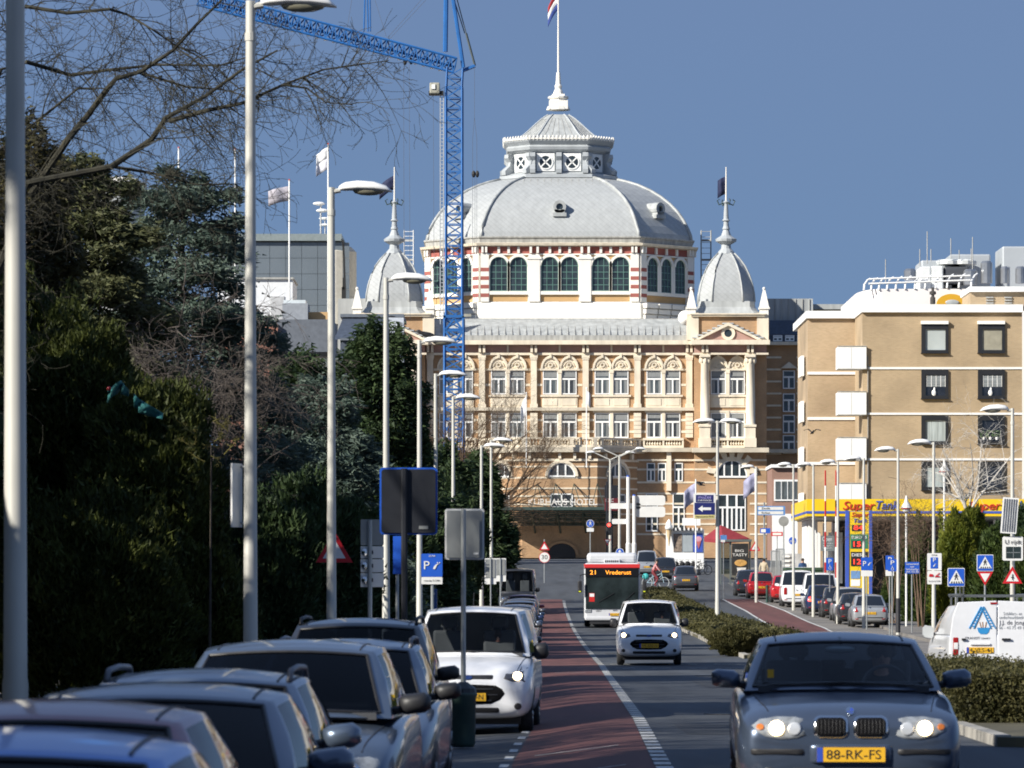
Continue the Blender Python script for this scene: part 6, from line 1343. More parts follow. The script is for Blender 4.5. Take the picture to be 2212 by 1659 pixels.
def disc(t, cx, cy, r, d, m, name='disc', parent=None, dy=0, dep=.015):
    k = d / F; b = MB(); b.arch(WX(cx, d), WZ(cy, d), .0005, r * k, d - dy, d - dy + dep, 0, 360, 20); return wp(name, b, m, parent or t)
def symbol(t, polys, cx, cy, sc_, d, m, parent, name='symbol'):
    b = MB(); k = d / F * sc_
    for p in polys: b.prism([(WX(cx, d) + x * k, WZ(cy, d) + y * k) for x, y in p], d - .016, d - .01)
    return wp(name, b, m, parent)
WALK = [[(-.12, .62), (.12, .62), (.12, .9), (-.12, .9)], [(-.18, .1), (.2, .1), (.16, .58), (-.16, .58)], [(-.18, .1), (0, .1), (-.22, -.55), (-.42, -.55)], [(.02, .1), (.2, .1), (.42, -.55), (.24, -.55)], [(-.16, .55), (-.16, .4), (-.42, .05), (-.46, .16)], [(.16, .55), (.16, .4), (.42, .1), (.46, .2)]]
BARS = [[(-.95 + i * .42, -.95), (-.75 + i * .42, -.95), (-.7 + i * .36, -.65), (-.85 + i * .36, -.65)] for i in range(5)]
CHAIR = [[(-.1, .6), (.1, .6), (.1, .85), (-.1, .85)], [(-.1, .0), (.08, .0), (.08, .55), (-.1, .55)], [(-.05, -.02), (.45, -.02), (.45, .12), (-.05, .12)], [(.34, -.02), (.48, -.02), (.62, -.5), (.46, -.5)]] + [[(.05 + .42 * math.cos(R(a)), -.3 + .42 * math.sin(R(a))), (.05 + .54 * math.cos(R(a)), -.3 + .54 * math.sin(R(a))), (.05 + .54 * math.cos(R(a + 30)), -.3 + .54 * math.sin(R(a + 30))), (.05 + .42 * math.cos(R(a + 30)), -.3 + .42 * math.sin(R(a + 30)))] for a in range(120, 330, 30)]
HAND = [[(-.5, -.6), (-.1, -.7), (.1, -.2), (.3, .1), (.1, .3), (-.3, -.1)], [(.15, .3), (.55, .5), (.6, .35), (.25, .15)], [(.65, .6), (.85, .7), (.9, .55), (.7, .45)], [(.2, .62), (.5, .72), (.5, .62), (.25, .5)]]
BIKE = [[(-.55 + .3 * math.cos(R(a)) + o, -.2 + .3 * math.sin(R(a))), (-.55 + .2 * math.cos(R(a)) + o, -.2 + .2 * math.sin(R(a))), (-.55 + .2 * math.cos(R(a + 45)) + o, -.2 + .2 * math.sin(R(a + 45))), (-.55 + .3 * math.cos(R(a + 45)) + o, -.2 + .3 * math.sin(R(a + 45)))] for a in range(0, 360, 45) for o in (0, 1.1)] + [[(-.55, -.2), (-.2, .3), (-.1, .3), (-.45, -.2)], [(-.2, .3), (.4, .3), (.4, .2), (-.2, .2)], [(.4, .35), (.6, -.2), (.5, -.2), (.3, .35)], [(-.1, -.2), (.35, .25), (.42, .2), (0, -.25)]]
# left side
t = sthing('dark back of a large blue-edged sign board above the left parked cars', 882, 61); plaque(t, 820, 945, 1010, 1155, 61, sblue, .03, rad=.06); plaque(t, 824, 941, 1014, 1151, 61, dback, .02, name='back_panel', rad=.05, dy=.022); post(t, 873, 60.9, 1012, r=.045, m=dback)  # tree shade on this board is put into its near-black back colour
plaque(t, 905, 925, 1136, 1143, 61, sback, .01, name='maker_label', dy=.035)
t = sthing('plain grey back of a sign board with white rim on a thin post', 1004, 59); plaque(t, 961, 1046, 1099, 1209, 59, swhite, .03, rad=.06); plaque(t, 965, 1042, 1103, 1205, 59, sback, .02, name='back_panel', rad=.04, dy=.022); b = MB(); b.tube([(WX(1001, 58.8), 58.8, GZ(-.6, 58.8)), (WX(1001, 58.8), 58.8, WZ(1100, 58.8))], .032, 10); wp('post', b, gal, t); plaque(t, 1023, 1034, 1194, 1198, 59, swhite, .01, name='maker_label', dy=.03)
X = WX(1001, 58.4); t = thing('litter_bin', 'dark green litter bin at the foot of the grey sign post', 'bin', (X, 58.4, GZ(X, 58.4) + .04)); bg_ = mat('bin_green', (.03, .06, .05), .5, var=.2); b = MB(); b.lathe([(.13, 0), (.15, .05), (.16, .62), (.18, .66), (.16, .7)], n=12); b.build('bin_body', bg_, t, smooth=True); b = MB(); b.lathe([(.17, .66), (.16, .74), (.05, .82)], n=12); b.build('bin_lid', mat('bin_lid', (.02, .025, .03), .4, var=0), t)
t = sthing('stack of white direction boards seen from behind', 804, 68)
for y0, y1 in ((1122, 1178), (1180, 1206), (1208, 1236), (1238, 1268)):
    o = plaque(t, 779, 829, y0, y1, 68, sback if y0 < 1150 else swhite, .03, rad=.05)
    if y0 > 1150: b = MB(); b.ell(W(788, (y0 + y1) / 2, 67.97), (.05, .02, .06), 8, 5); wp('clamp', b, chrome, o); b = MB(); b.vb(799, 806, (y0 + y1) / 2 - 4, (y0 + y1) / 2 + 4, 67.94, .03); wp('clamp', b, dback, o)
post(t, 799, 67.9, 1124, r=.035)
t = sthing('dim red-edged warning triangle in the shade of the left hedge', 722, 92); tri(t, 722, 1192, 46, 92); post(t, 722, 92, 1150)
t = sthing('blue parking zone sign with white panel on the left pavement', 933, 108); o = plaque(t, 910, 956, 1196, 1246, 108, sblue, rad=.06); plaque(t, 910, 956, 1246.5, 1262, 108, swhite, name='sub_panel', rad=.1); stx(t, 921, 1222, 108, 'P', 26, swhite, 12, parent=o); symbol(t, HAND, 941, 1222, 11, 108, swhite, o); stx(t, 933, 1201, 108, 'ZONE', 5, swhite, 14, parent=o); stx(t, 933, 1254, 108, 'ma-za 9-24h', 5, ink, 34); post(t, 934, 108, 1198, r=.04)
t = sthing('small blue parking sign on a machine below the parking zone sign', 936, 122, name='parking_meter', cat='meter'); X = WX(936, 122); b = MB(); b.vb(930, 944, 1272, 1400, 122, .25); wp('cabinet', b, mat('meter_blue', (.03, .08, .25), .5, var=.1), t, bevel=.02); stx(t, 936, 1285, 121.99, 'P', 14, swhite, 6)
t = sthing('blue sign half hidden behind the dark board', 858, 75); plaque(t, 849, 868, 1158, 1240, 75, sblue, rad=.08); post(t, 858, 75, 1160)
for x, y0, y1, d, lab in ((1060, 1206, 1262, 175, 'small grey sign back on a post by the far left cars'), (1081, 1206, 1256, 195, 'second small grey sign back beyond the far left cars')): t = sthing(lab, x, d); plaque(t, x - 13, x + 12, y0, y1, d, swhite, rad=.06); plaque(t, x - 11, x + 10, y0 + 2, y1 - 14, d, sback, name='back_panel', rad=.05, dy=.022); post(t, x, d - .1, y0)
t = sthing('white board seen almost edge-on fixed to the second left lamp', 511, 58.2, cat='sign'); M = Matrix.Translation(W(511, 1070, 58)) @ Matrix.Rotation(R(62), 4, 'Z'); b = MB(); b.M = M; b.box(-.12, .12, -.012, .012, -.40, .40); wp('board', b, swhite, t); b = MB(); b.M = Matrix.Translation(W(516, 1070, 58)) @ Matrix.Rotation(R(62), 4, 'Z'); b.box(-.13, .13, .04, .05, -.37, .37); wp('board_back', b, dback, t); b = MB(); b.tube([W(511, 1008, 58.1), W(541, 1008, 58)], .015, 5); b.tube([W(511, 1130, 58.1), W(541, 1130, 58)], .015, 5); wp('bracket', b, gal, t)
for x, y, d, lab in ((114, 632, 120, 'white lantern with red cap among the hedge leaves, left one'), (203, 672, 124, 'white lantern with red cap among the hedge leaves, right one')):
    t = sthing(lab, x, d, name='lantern_post', cat='lantern', group='red-capped lantern posts'); post(t, x, d, y + 20, r=.05, m=swhite); c = W(x, y + 20, d); b = MB(); b.lathe([(.1, 0), (.19, .05), (.23, .32), (.2, .4)], c, 12); wp('lantern_glass', b, swhite, t); b = MB(); b.lathe([(.3, .4), (.3, .48), (.18, .55), (.05, .6)], c, 12); wp('lantern_cap', b, sred2, t)
# right side
t = sthing('white parking zone board with tow-away panel on the right lamp post', 2018, 171); o = plaque(t, 2003, 2034, 1195, 1232, 171, swhite, rad=.06); plaque(t, 2003, 2034, 1233, 1262, 171, swhite, name='sub_panel', rad=.06); q = plaque(t, 2010, 2026, 1204, 1228, 171, sblue, name='blue_field', dy=.012, rad=.05); stx(t, 2018, 1210, 170.99, 'P', 13, swhite, 6, parent=q); symbol(t, HAND, 2018, 1221, 5, 170.99, swhite, q); stx(t, 2018, 1199, 170.99, 'ZONE', 4, ink, 12); stx(t, 2018, 1255, 170.99, 'ma t/m zo 9-24h', 4, ink, 25); symbol(t, [[(-1, -.2), (-.2, -.2), (-.2, .2), (-.8, .3)], [(0, -.3), (.9, .5), (1, .4), (.2, -.3)], [(.3, -.3), (1, -.3), (1, -.1), (.3, -.1)]], 2018, 1243, 12, 170.99, sred2, t); b = MB(); b.tube([(WX(2017, 172), 171.5, WZ(1228, 171)), (WX(2017, 173), 173, WZ(1228, 173))], .02, 5); wp('clamp', b, gal, t)
def zebra(lab, x0, x1, yt, yb, d, extra=False):
    t = sthing(lab, (x0 + x1) / 2, d); o = plaque(t, x0, x1, yt, yb, d, swhite, rad=.06); q = plaque(t, x0 + 1.3, x1 - 1.3, yt + 1.3, yb - 1.3, d, sblue, name='blue_field', dy=.01, rad=.06); cx_, cy_ = (x0 + x1) / 2, (yt + yb) / 2; h = (yb - yt) / 2; k = d / F
    b = MB(); X, Z = WX(cx_, d), WZ(cy_, d); b.prism([(X - h * .8 * k, Z - h * .66 * k), (X + h * .8 * k, Z - h * .66 * k), (X, Z + h * .78 * k)], d - .015, d - .011); wp('white_triangle', b, swhite, q); symbol(t, WALK, cx_, cy_ - h * .0, h * .5, d - .008, ink, q); symbol(t, BARS, cx_ + h * .05, cy_ + h * .02, h * .66, d - .008, ink, q)
    post(t, cx_, d, yb - 2, r=.035)
    if extra: tri(t, cx_, yb + 11, 20, d, up=False)
    return t
zebra('blue pedestrian crossing sign, the lower left one of two', 2047, 2084, 1227, 1267, 160); zebra('blue pedestrian crossing sign above a give-way triangle', 2110, 2146, 1198, 1234, 170, True)
t = sthing('speed display reading U rijdt with tilted solar panel above and triangle below', 2190, 140, name='speed_display', cat='speed display'); d = 138; o = plaque(t, 2166, 2210, 1159, 1211, d, swhite, .08, rad=.08); stx(t, 2188, 1171, d - .01, 'U rijdt', 13, ink, 35, parent=o); q = plaque(t, 2173, 2205, 1181, 1206, d, mat('display_dark', (.02, .03, .03), .3, var=.2), name='display', dy=.01, rad=.03)
for x in (2188.5,): b = MB(); b.vb(x, x + 1, 1182, 1205, d - .015, .004); b.vb(2174, 2204, 1193, 1194, d - .015, .004); wp('display_grid', b, gal, q)
b = MB(); k = d / F; P4 = [W(2167, 1074, d), W(2201, 1076, d), W(2195, 1153, d - .12), W(2161, 1151, d - .12)]; b.add([*P4, *[p + Vector((0, .05, -.01)) for p in P4]], [(0, 1, 2, 3), (7, 6, 5, 4), (0, 4, 5, 1), (1, 5, 6, 2), (2, 6, 7, 3), (3, 7, 4, 0)]); sp_ = wp('solar_frame', b, swhite, t)
for i in range(6):
    a, c = (i + .2) / 6, (i + .8) / 6; L = lambda f, e: P4[0].lerp(P4[1], .06 + f * .88).lerp(P4[3].lerp(P4[2], .06 + f * .88), e) + Vector((0, -.012, 0)); b = MB(); b.add([L(a, .04), L(c, .04), L(c, .96), L(a, .96)], [(0, 1, 2, 3)]); wp('solar_strip', b, mat('solar_cells', (.13, .14, .16), .25, .3, var=.35, vscale=5), sp_)
b = MB(); b.tube([(WX(2187, 138.4), 138.4, GZ(15, 138)), (WX(2187, 138.4), 138.4, WZ(1222, 138.4))], .075, 12); wp('post', b, pole_m, t); b = MB(); b.tube([(WX(2187, 138.4), 138.4, WZ(1224, 138.4)), (WX(2187, 138.4), 138.4, WZ(1085, 138.4))], .03, 8); wp('upper_post', b, gal, t); o = tri(t, 2187, 1248, 25, 137.9); symbol(t, [[(-.1, -.6), (.1, -.6), (.1, .9), (0, 1.1), (-.1, .9)], [(-.4, 0), (.4, 0), (.4, .2), (-.4, .2)]], 2187, 1248, 8, 137.88, ink, o)
def pdis(lab, x0, x1, yt, yb, d, sym=CHAIR, panel=True, zone=False):
    t = sthing(lab, (x0 + x1) / 2, d); o = plaque(t, x0, x1, yt, yb, d, sblue, rad=.06); cx_ = (x0 + x1) / 2; h = yb - yt; w_ = x1 - x0
    if zone: stx(t, cx_ - w_ * .22, (yt + yb) / 2, d, 'P', h * .55, swhite, w_ * .28, parent=o); symbol(t, HAND, cx_ + w_ * .2, (yt + yb) / 2, h * .2, d, swhite, o)
    else: stx(t, cx_, yt + h * .3, d, 'P', h * .5, swhite, w_ * .42, parent=o); symbol(t, sym, cx_, yt + h * .74, h * .22, d, swhite, o)
    if panel: plaque(t, x0, x1, yb + .5, yb + 13, d, swhite, name='sub_panel', rad=.06)
    post(t, cx_, d, yt)
pdis('blue parking zone sign with white panel before the price pylon', 1860, 1885, 1204, 1232, 203, zone=True); pdis('rear one of two blue disabled parking signs side by side', 1913, 1931, 1200, 1231, 190); pdis('front one of two blue disabled parking signs side by side', 1918, 1937, 1208, 1234, 186, panel=False); pdis('blue disabled parking sign left of the price pylon', 1785, 1800, 1205, 1232, 226, panel=False)
t = sthing('small blue reserved sign on a thin post at the hedge', 1970, 190); o = plaque(t, 1955, 1986, 1214, 1239, 190, sblue, rad=.05)
for q, tt in enumerate(('Gereserveerd', 'voor', 'Verloskundige', '(AA-TS2-B)')): stx(t, 1970.5, 1218.5 + q * 5.6, 190, tt, 6, swhite, 27 if q != 1 else 9, parent=o)
post(t, 1970, 190, 1216, r=.03)
# median sign: museum board
t = thing('museum_sign', 'navy museum sign with white left arrow on the double lamp post', 'sign', (WX(1522, 199.6), 199.6, GZ(9, 199))); d = 199.6; o = plaque(t, 1498, 1546, 1066, 1121, d, swhite, .08, rad=.02); plaque(t, 1500, 1544, 1086, 1113, d, navy_s, name='navy_field', dy=.01, rad=.01); plaque(t, 1503, 1541, 1069, 1085, d, navy_s, name='name_field', dy=.012, rad=.01); plaque(t, 1500, 1544, 1112, 1120, d, mat('sand', (.55, .48, .2), .6, var=.05), name='sand_strip', dy=.011, rad=.01)
stx(t, 1522, 1074, d - .01, 'muZee', 10, mat('lilac', (.35, .32, .65), .5, var=0), 28); stx(t, 1522, 1081, d - .01, 'SCHEVENINGEN', 5, swhite, 30); stx(t, 1522, 1116, d - .01, 'Neptunusstraat 90-92', 5, ink, 38)
symbol(t, [[(-1, 0), (-.3, .5), (-.3, .2), (1, .2), (1, -.2), (-.3, -.2), (-.3, -.5)]], 1522, 1099, 14, d - .01, swhite, o, 'arrow'); b = MB(); b.tube([(WX(1546, d), d + .05, WZ(1070, d)), (WX(1551, d), d + .3, WZ(1070, d))], .02, 5); b.tube([(WX(1546, d), d + .05, WZ(1117, d)), (WX(1551, d), d + .3, WZ(1117, d))], .02, 5); wp('bracket', b, gal, t)
# direction boards and posts before the crossing
d = 300; t = sthing('white direction boards with rounded ends on two white posts', 1365, d, name='direction_sign'); 
for x, y in ((1357, 1030), (1370, 1071)): b = MB(); X = WX(x, d); b.tube([(X, d, GZ(X, d)), (X, d, WZ(1175, d)), (X, d, WZ(1172, d)), (X, d, WZ(y, d))], [.16, .16, .12, .12], 12); wp('post', b, swhite, t); b = MB(); b.tube([(X, d, WZ(y, d)), (X, d, WZ(y - 3, d))], .1, 10); wp('post_cap', b, sblue, t)
for x0, x1, y0, y1 in ((1373, 1437, 1070, 1092), (1373, 1437, 1094, 1117), (1318, 1384, 1087, 1099), (1322, 1358, 1121, 1132)): plaque(t, x0, x1, y0, y1, d + .1, swhite, .08, rad=.25)
t = sthing('red traffic light on a dark pole at the crossing', 1312, 331, name='traffic_light', cat='traffic light'); d = 331; post(t, 1311, d, 1040, r=.07, m=dback); b = MB(); b.vb(1310, 1323, 1127, 1156, d - .25, .22); wp('signal_housing', b, ink, t, bevel=.05)
disc(t, 1315.5, 1134, 3.6, d - .27, mat('signal_red', (.9, .02, .02), .4, var=0, emit=(1, .03, .02), estr=7), 'red_lamp'); disc(t, 1315.5, 1141.5, 3.4, d - .27, dback, 'amber_lamp'); disc(t, 1315.5, 1149, 3.4, d - .27, dback, 'green_lamp'); tri(t, 1312, 1169, 9, d - .1, up=False)
t = sthing('dark red restaurant sign on a grey pylon behind the traffic light', 1318, 390); d = 390; plaque(t, 1306, 1337, 1076, 1103, d, mat('restaurant_red', (.12, .012, .018), .5, var=.05), .3, rad=.02); stx(t, 1317, 1081, d - .01, 'KFC', 10, swhite, 17); b = MB(); b.vb(1306, 1337, 1048, 1075, d, .3); wp('upper_panel', b, dback, t); post(t, 1318, d + .3, 1020, r=.25, m=dback)
def roundsign(lab, cx_, cy_, r, d, m=sblue, sym=None, rim=swhite, sub=None, txt=None, yt=None):
    t = sthing(lab, cx_, d); o = disc(t, cx_, cy_, r, d, rim); q = disc(t, cx_, cy_, r * .9, d, m, 'field', o, dy=.006)
    if sym: symbol(t, sym, cx_, cy_, r * .8, d, swhite, q)
    if txt: stx(t, cx_, cy_, d, txt, r * 1.1, ink, r * 1.1, parent=q)
    if sub: plaque(t, cx_ - r * .9, cx_ + r * .9, cy_ + r + 1, cy_ + r + 9, d, swhite, name='sub_panel')
    post(t, cx_, d + .1, yt or cy_ - r, r=.04); return t
roundsign('round blue footpath sign with white panel before the hotel canopy', 1275, 1131, 8.5, 330, sym=WALK, sub=True); t = roundsign('round 30 speed limit sign under a warning triangle', 1176, 1204, 12, 300, swhite, rim=sred2, txt='30', yt=1165); tri(t, 1176, 1182, 13, 300)
t = sthing('small red-edged triangle on a post left of the hotel canopy', 1102, 330); tri(t, 1102, 1164, 11, 330); post(t, 1102, 330, 1150)
t = sthing('red-edged junction triangle beside the bus shelter', 1631, 258); o = tri(t, 1631, 1183, 14, 258); symbol(t, [[(-.1, -.6), (.1, -.6), (.1, .9), (-.1, .9)], [(.1, -.1), (.5, -.1), (.5, .1), (.1, .1)]], 1631, 1185, 5, 257.98, ink, o); post(t, 1631, 258, 1170)
roundsign('round blue arrow sign on the island behind the bus', 1339, 1193, 9, 295, sym=[[(-.2, -.7), (.1, -.7), (.1, .1), (.5, .1), (-.05, .8), (-.6, .1), (-.2, .1)]]); roundsign('round plain grey sign back near the annex', 1693, 1126, 11, 285, sback, rim=sback); roundsign('round blue cycle path sign right of the fence', 1712, 1168, 9, 255, sym=BIKE)
t = sthing('long pale blue direction sign with two white strips near the annex', 1664, 300, name='direction_sign'); o = plaque(t, 1633, 1696, 1093, 1113, 300, mat('pale_sign_blue', (.10, .25, .55), .45, var=.05), .06, rad=.1)
for y, tt in ((1098, 'Zwolle'), (1107.5, 'Kurhaus')): q = plaque(t, 1638, 1692, y - 3, y + 3.5, 300, swhite, name='white_strip', dy=.01); stx(t, 1654, y, 299.98, tt, 6, ink, 18, parent=q)
post(t, 1651, 300.1, 1085, r=.06)
t = sthing('small blue and white parking arrow sign over the fence', 1653, 292); plaque(t, 1642, 1664, 1141, 1152, 292, sblue); plaque(t, 1644, 1654, 1143, 1150, 292, swhite, name='white_field', dy=.01); post(t, 1653, 292.1, 1140); t = sthing('small red and white arrow sign near the round grey sign', 1679, 292); plaque(t, 1666, 1691, 1149, 1158, 292, sred2); plaque(t, 1669, 1688, 1151, 1156, 292, swhite, name='white_field', dy=.01); post(t, 1679, 292.1, 1148)
t = sthing('small pale blue and white sign beside the shelter roof', 1563, 262); plaque(t, 1556, 1570, 1156, 1166, 262, mat('pale_sign_blue', (.10, .25, .55))); plaque(t, 1557, 1566, 1166, 1171, 262, swhite, name='sub_panel'); post(t, 1563, 262.1, 1155)
# ================================================================ kiosk, parasol, shelter, fence
d = 332; X = WX(1480, d); z0 = GZ(X, d); t = thing('ice_cream_kiosk', 'white ice cream kiosk with striped awning and giant cone', 'kiosk', (X, d, z0))
k = d / F; kz = WZ(1216, d); b = MB(); b.vb(1441, 1521, 1143, 1230, d, 2.6); wp('kiosk_body', b, whitew, t, bevel=.05); vbx('counter_window', [(1455, 1473, 1153, 1192)], d - .05, .05, mat('shelf_goods', (.22, .17, .13), .6, var=.8, vscale=5), t); vbx('glass_panel', [(1475, 1496, 1153, 1192)], d - .05, .05, mat('frosted', (.34, .38, .40), .3, var=.1), t); ps = vbx('poster', [(1498, 1518, 1152, 1193)], d - .06, .05, mat('poster_blue', (.05, .10, .45), .5, var=.2), t)
b = MB(); c = W(1509, 1168, d - .1); b.ell(c + Vector((0, 0, .12)), (.24, .02, .2), 12, 6); wp('poster_scoop', b, mat('scoop_pink', (.6, .30, .38), .6, var=.1), ps); b = MB(); b.prism([(c.x - .18, c.z - .02), (c.x + .18, c.z - .02), (c.x, c.z - .6)], d - .1, d - .07); wp('poster_cone', b, mat('cone_red', (.45, .12, .12), .6, var=.1), ps)
for q in range(14): vbx('awning_stripe', [(1454 + q * 4.6, 1456.6 + q * 4.6, 1140, 1146)], d - .4, .35, ink if q % 2 == 0 else whitew, t)
b = MB(); c = W(1445, 1180, d - .3); b.lathe([(.02, 0), (.2, 1.2), (.23, 1.25)], c, 12); wp('giant_cone', b, mat('waffle', (.55, .42, .25), .7, var=.15), t); b = MB(); b.lathe([(.26, 1.2), (.28, 1.4), (.2, 1.55), (.22, 1.62), (.12, 1.8), (.02, 1.95)], c, 12); wp('giant_ice_cream', b, whitew, t, smooth=True); vbx('roof_sign', [(1474, 1513, 1119, 1135)], d, .15, whitew, t)
d = 346; X = WX(1567, d); t = thing('parasol', 'dark red parasol spread beside the kiosk', 'parasol', (X, d, GZ(X, d))); ap = W(1557, 1134, d); b = MB(); rim = [W(x, y, d) + Vector((0, dy, 0)) for x, y, dy in ((1517, 1163, 0), (1560, 1167, -1.7), (1619, 1163, 0), (1575, 1160, 1.7))]; b.add([ap] + rim, [(0, 1, 2), (0, 2, 3), (0, 3, 4), (0, 4, 1)]); b.add([p for r in rim for p in (r, r - Vector((0, 0, .25)))], [(0, 1, 3, 2), (2, 3, 5, 4), (4, 5, 7, 6), (6, 7, 1, 0)]); wp('canopy', b, mat('parasol_red', (.22, .02, .03), .8, var=.12), t); b = MB(); b.tube([(ap.x, d, GZ(X, d)), ap], .05, 8); wp('pole', b, gal, t)
d = 296; X = WX(1590, d); t = thing('bus_shelter', 'glass bus shelter with a burger poster', 'bus shelter', (X, d, GZ(X, d))); z0 = GZ(X, d)
b = MB(); b.vb(1553, 1624, 1165, 1170, d - .2, 1.6); wp('shelter_roof', b, mat('shelter_grey', (.14, .16, .16), .4, .3, var=.1), t)
for x in (1556, 1578, 1620): b = MB(); X2 = WX(x, d); b.box(X2 - .06, X2 + .06, d, d + .12, z0, WZ(1170, d)); wp('shelter_post', b, mat('shelter_grey', (.14, .16, .16)), t)
ad = vbx('poster', [(1581, 1617, 1174, 1243)], d - .08, .1, mat('poster_black', (.03, .03, .03), .3, var=.3), t); text('BIG', .22, swhite, ad, (WX(1597, d), d - .1, WZ(1190, d)), width=.55, world=True); text('TASTY', .26, swhite, ad, (WX(1598, d), d - .1, WZ(1199, d)), width=.95, world=True)
b = MB(); c = W(1600, 1216, d - .1); b.ell(c, (.40, .02, .22), 12, 6); wp('poster_burger', b, mat('bun', (.5, .28, .08), .6, var=.3, vscale=5), ad); b = MB(); b.prism([(c.x - .25, c.z - .3), (c.x + .35, c.z - .3), (c.x + .25, c.z - .8), (c.x - .15, c.z - .8)], d - .115, d - .09); wp('poster_box', b, mat('poster_white', (.6, .58, .55), .5, var=.2, vscale=6), ad)
vbx('side_glass', [(1556, 1578, 1172, 1240)], d + .02, .02, glass_mat('shelter_glass', (.6, .65, .65)), t)
d = 272
for q, x in enumerate((1672, 1682)):
    t = sthing('wire mesh hoarding panel by the annex, %s' % ('left one' if q == 0 else 'right one'), x, d + q * 3, name='fence_panel', cat='fence', group='mesh hoarding panels'); dd = d + q * 3
    b = MB(); y0, y1 = 1190 - q * 4, 1248
    for xx in (x - 6, x + 12): b.tube([W(xx, y1, dd), W(xx, y0, dd)], .03, 5)
    for yy in (y0, y1): b.tube([W(x - 6, yy, dd), W(x + 12, yy, dd)], .03, 5)
    fo = wp('panel_frame', b, gal, t); b = MB()
    for i in range(1, 12): b.tube([W(x - 6 + i * 1.5, y1, dd), W(x - 6 + i * 1.5, y0, dd)], .012, 3, cap=False)
    mo = wp('mesh_wire', b, gal, fo); mo['kind'] = 'stuff'
t = sthing('white banner on the hoarding beside the cycle sign', 1716, 284, name='banner', cat='banner'); vbx('cloth', [(1690, 1740, 1196, 1240)], 284, .03, mat('banner_grey', (.42, .43, .44), .7, var=.35, vscale=2), t); vbx('banner_stripe', [(1690, 1706, 1200, 1204), (1690, 1706, 1210, 1214), (1690, 1706, 1220, 1224)], 283.9, .02, whitew, t); b = MB(); [b.tube([W(x, 1196, 284.1), W(x, 1262, 284.1)], .04, 5) for x in (1690, 1740)]; wp('banner_post', b, gal, t)
for x in (1657, 1665): t = sthing('dark green bollard beside the small red car, %s' % ('left one' if x == 1657 else 'right one'), x, 256, name='bollard', cat='bollard', group='green bollards at the parking bay'); X = WX(x, 256); b = MB(); b.lathe([(.07, 0), (.07, .85), (.09, .87), (.09, .95), (.02, 1.0)], (X, 256, GZ(X, 256)), 10); wp('bollard_post', b, mat('bollard_green', (.03, .07, .06), .4, var=.1), t)
# ================================================================ cyclist and walkers
d = 287; X = WX(1416, d); bk = thing('bicycle', 'pale blue bicycle ridden across the road', 'bicycle', (X, d, GZ(X, d) + .02), R(-12)); bkm = mat('bike_blue', (.35, .50, .58), .4, .2, var=.05)
for x in (-.53, .53):
    b = MB(); b.arch(0, 0, .30, .34, -.018, .018, 0, 360, 22); b.M = None; me = b.mesh('wheel'); me.transform(Matrix.Translation((x, 0, .34))); wo_ = link('wheel', me, mat('pale_tyre', (.35, .37, .38), .6, var=.1), bk)
    b = MB(); [b.tube([(x, 0, .34), (x + .3 * math.cos(a), 0, .34 + .3 * math.sin(a))], .004, 3) for a in [i * math.pi / 5 for i in range(10)]]; b.build('spoke', chrome, wo_)
b = MB(); [b.tube([p, q], .02, 6) for p, q in (((-.53, 0, .34), (-.08, 0, .3)), ((-.08, 0, .3), (-.2, 0, .85)), ((-.08, 0, .3), (.4, 0, .8)), ((-.2, 0, .7), (.38, 0, .9)), ((.53, 0, .34), (.36, 0, 1.0)), ((-.53, 0, .34), (-.18, 0, .72)))]; b.build('frame', bkm, bk)
b = MB(); b.ell((-.22, 0, .9), (.14, .09, .04), 10, 6); b.build('saddle', ink, bk); b = MB(); b.tube([(.3, -.28, 1.06), (.38, 0, 1.02), (.3, .28, 1.06)], .015, 6); b.build('handlebar', gal, bk); b = MB(); b.ell((-.62, 0, .72), (.22, .16, .2), 10, 8); b.build('pannier_bag', mat('teal_bag', (.04, .36, .36), .7, var=.1), bk)
J = {'pelvis': (-.2, 0, 1.0, .13), 'belly': (-.12, 0, 1.15, .13), 'chest': (0, 0, 1.38, .15), 'neck': (.06, 0, 1.53, .055), 'head': (.1, 0, 1.66, .085), 'crown': (.1, 0, 1.74, .07)}; B = [('pelvis', 'belly', 0), ('belly', 'chest', 0), ('chest', 'neck', 0), ('neck', 'head', 2), ('head', 'crown', 2)]
for s, q in ((-1, 'l'), (1, 'r')): J['sh' + q] = (.02, s * .18, 1.45, .065); J['el' + q] = (.17, s * .24, 1.22, .048); J['wr' + q] = (.30, s * .26, 1.1, .034); J['ha' + q] = (.33, s * .26, 1.07, .034); J['hp' + q] = (-.16, s * .1, .96, .1); J['kn' + q] = (.12 - s * .06, s * .1, .66 + s * .08, .068); J['an' + q] = (-.1 - s * .05, s * .1, .30 + s * .10, .045); J['to' + q] = (.06 - s * .05, s * .1, .26 + s * .10, .038); B += [('chest', 'sh' + q, 0), ('sh' + q, 'el' + q, 0), ('el' + q, 'wr' + q, 0), ('wr' + q, 'ha' + q, 2), ('pelvis', 'hp' + q, 1), ('hp' + q, 'kn' + q, 1), ('kn' + q, 'an' + q, 1), ('an' + q, 'to' + q, 1)]
person('person in a pink jacket riding the pale blue bicycle', bk.location, R(-12), J, B, [mat('pink_jacket', (.55, .24, .24), .8, var=.08), mat('red_trousers', (.20, .03, .04), .8, var=.1), skin_m], hair_m)
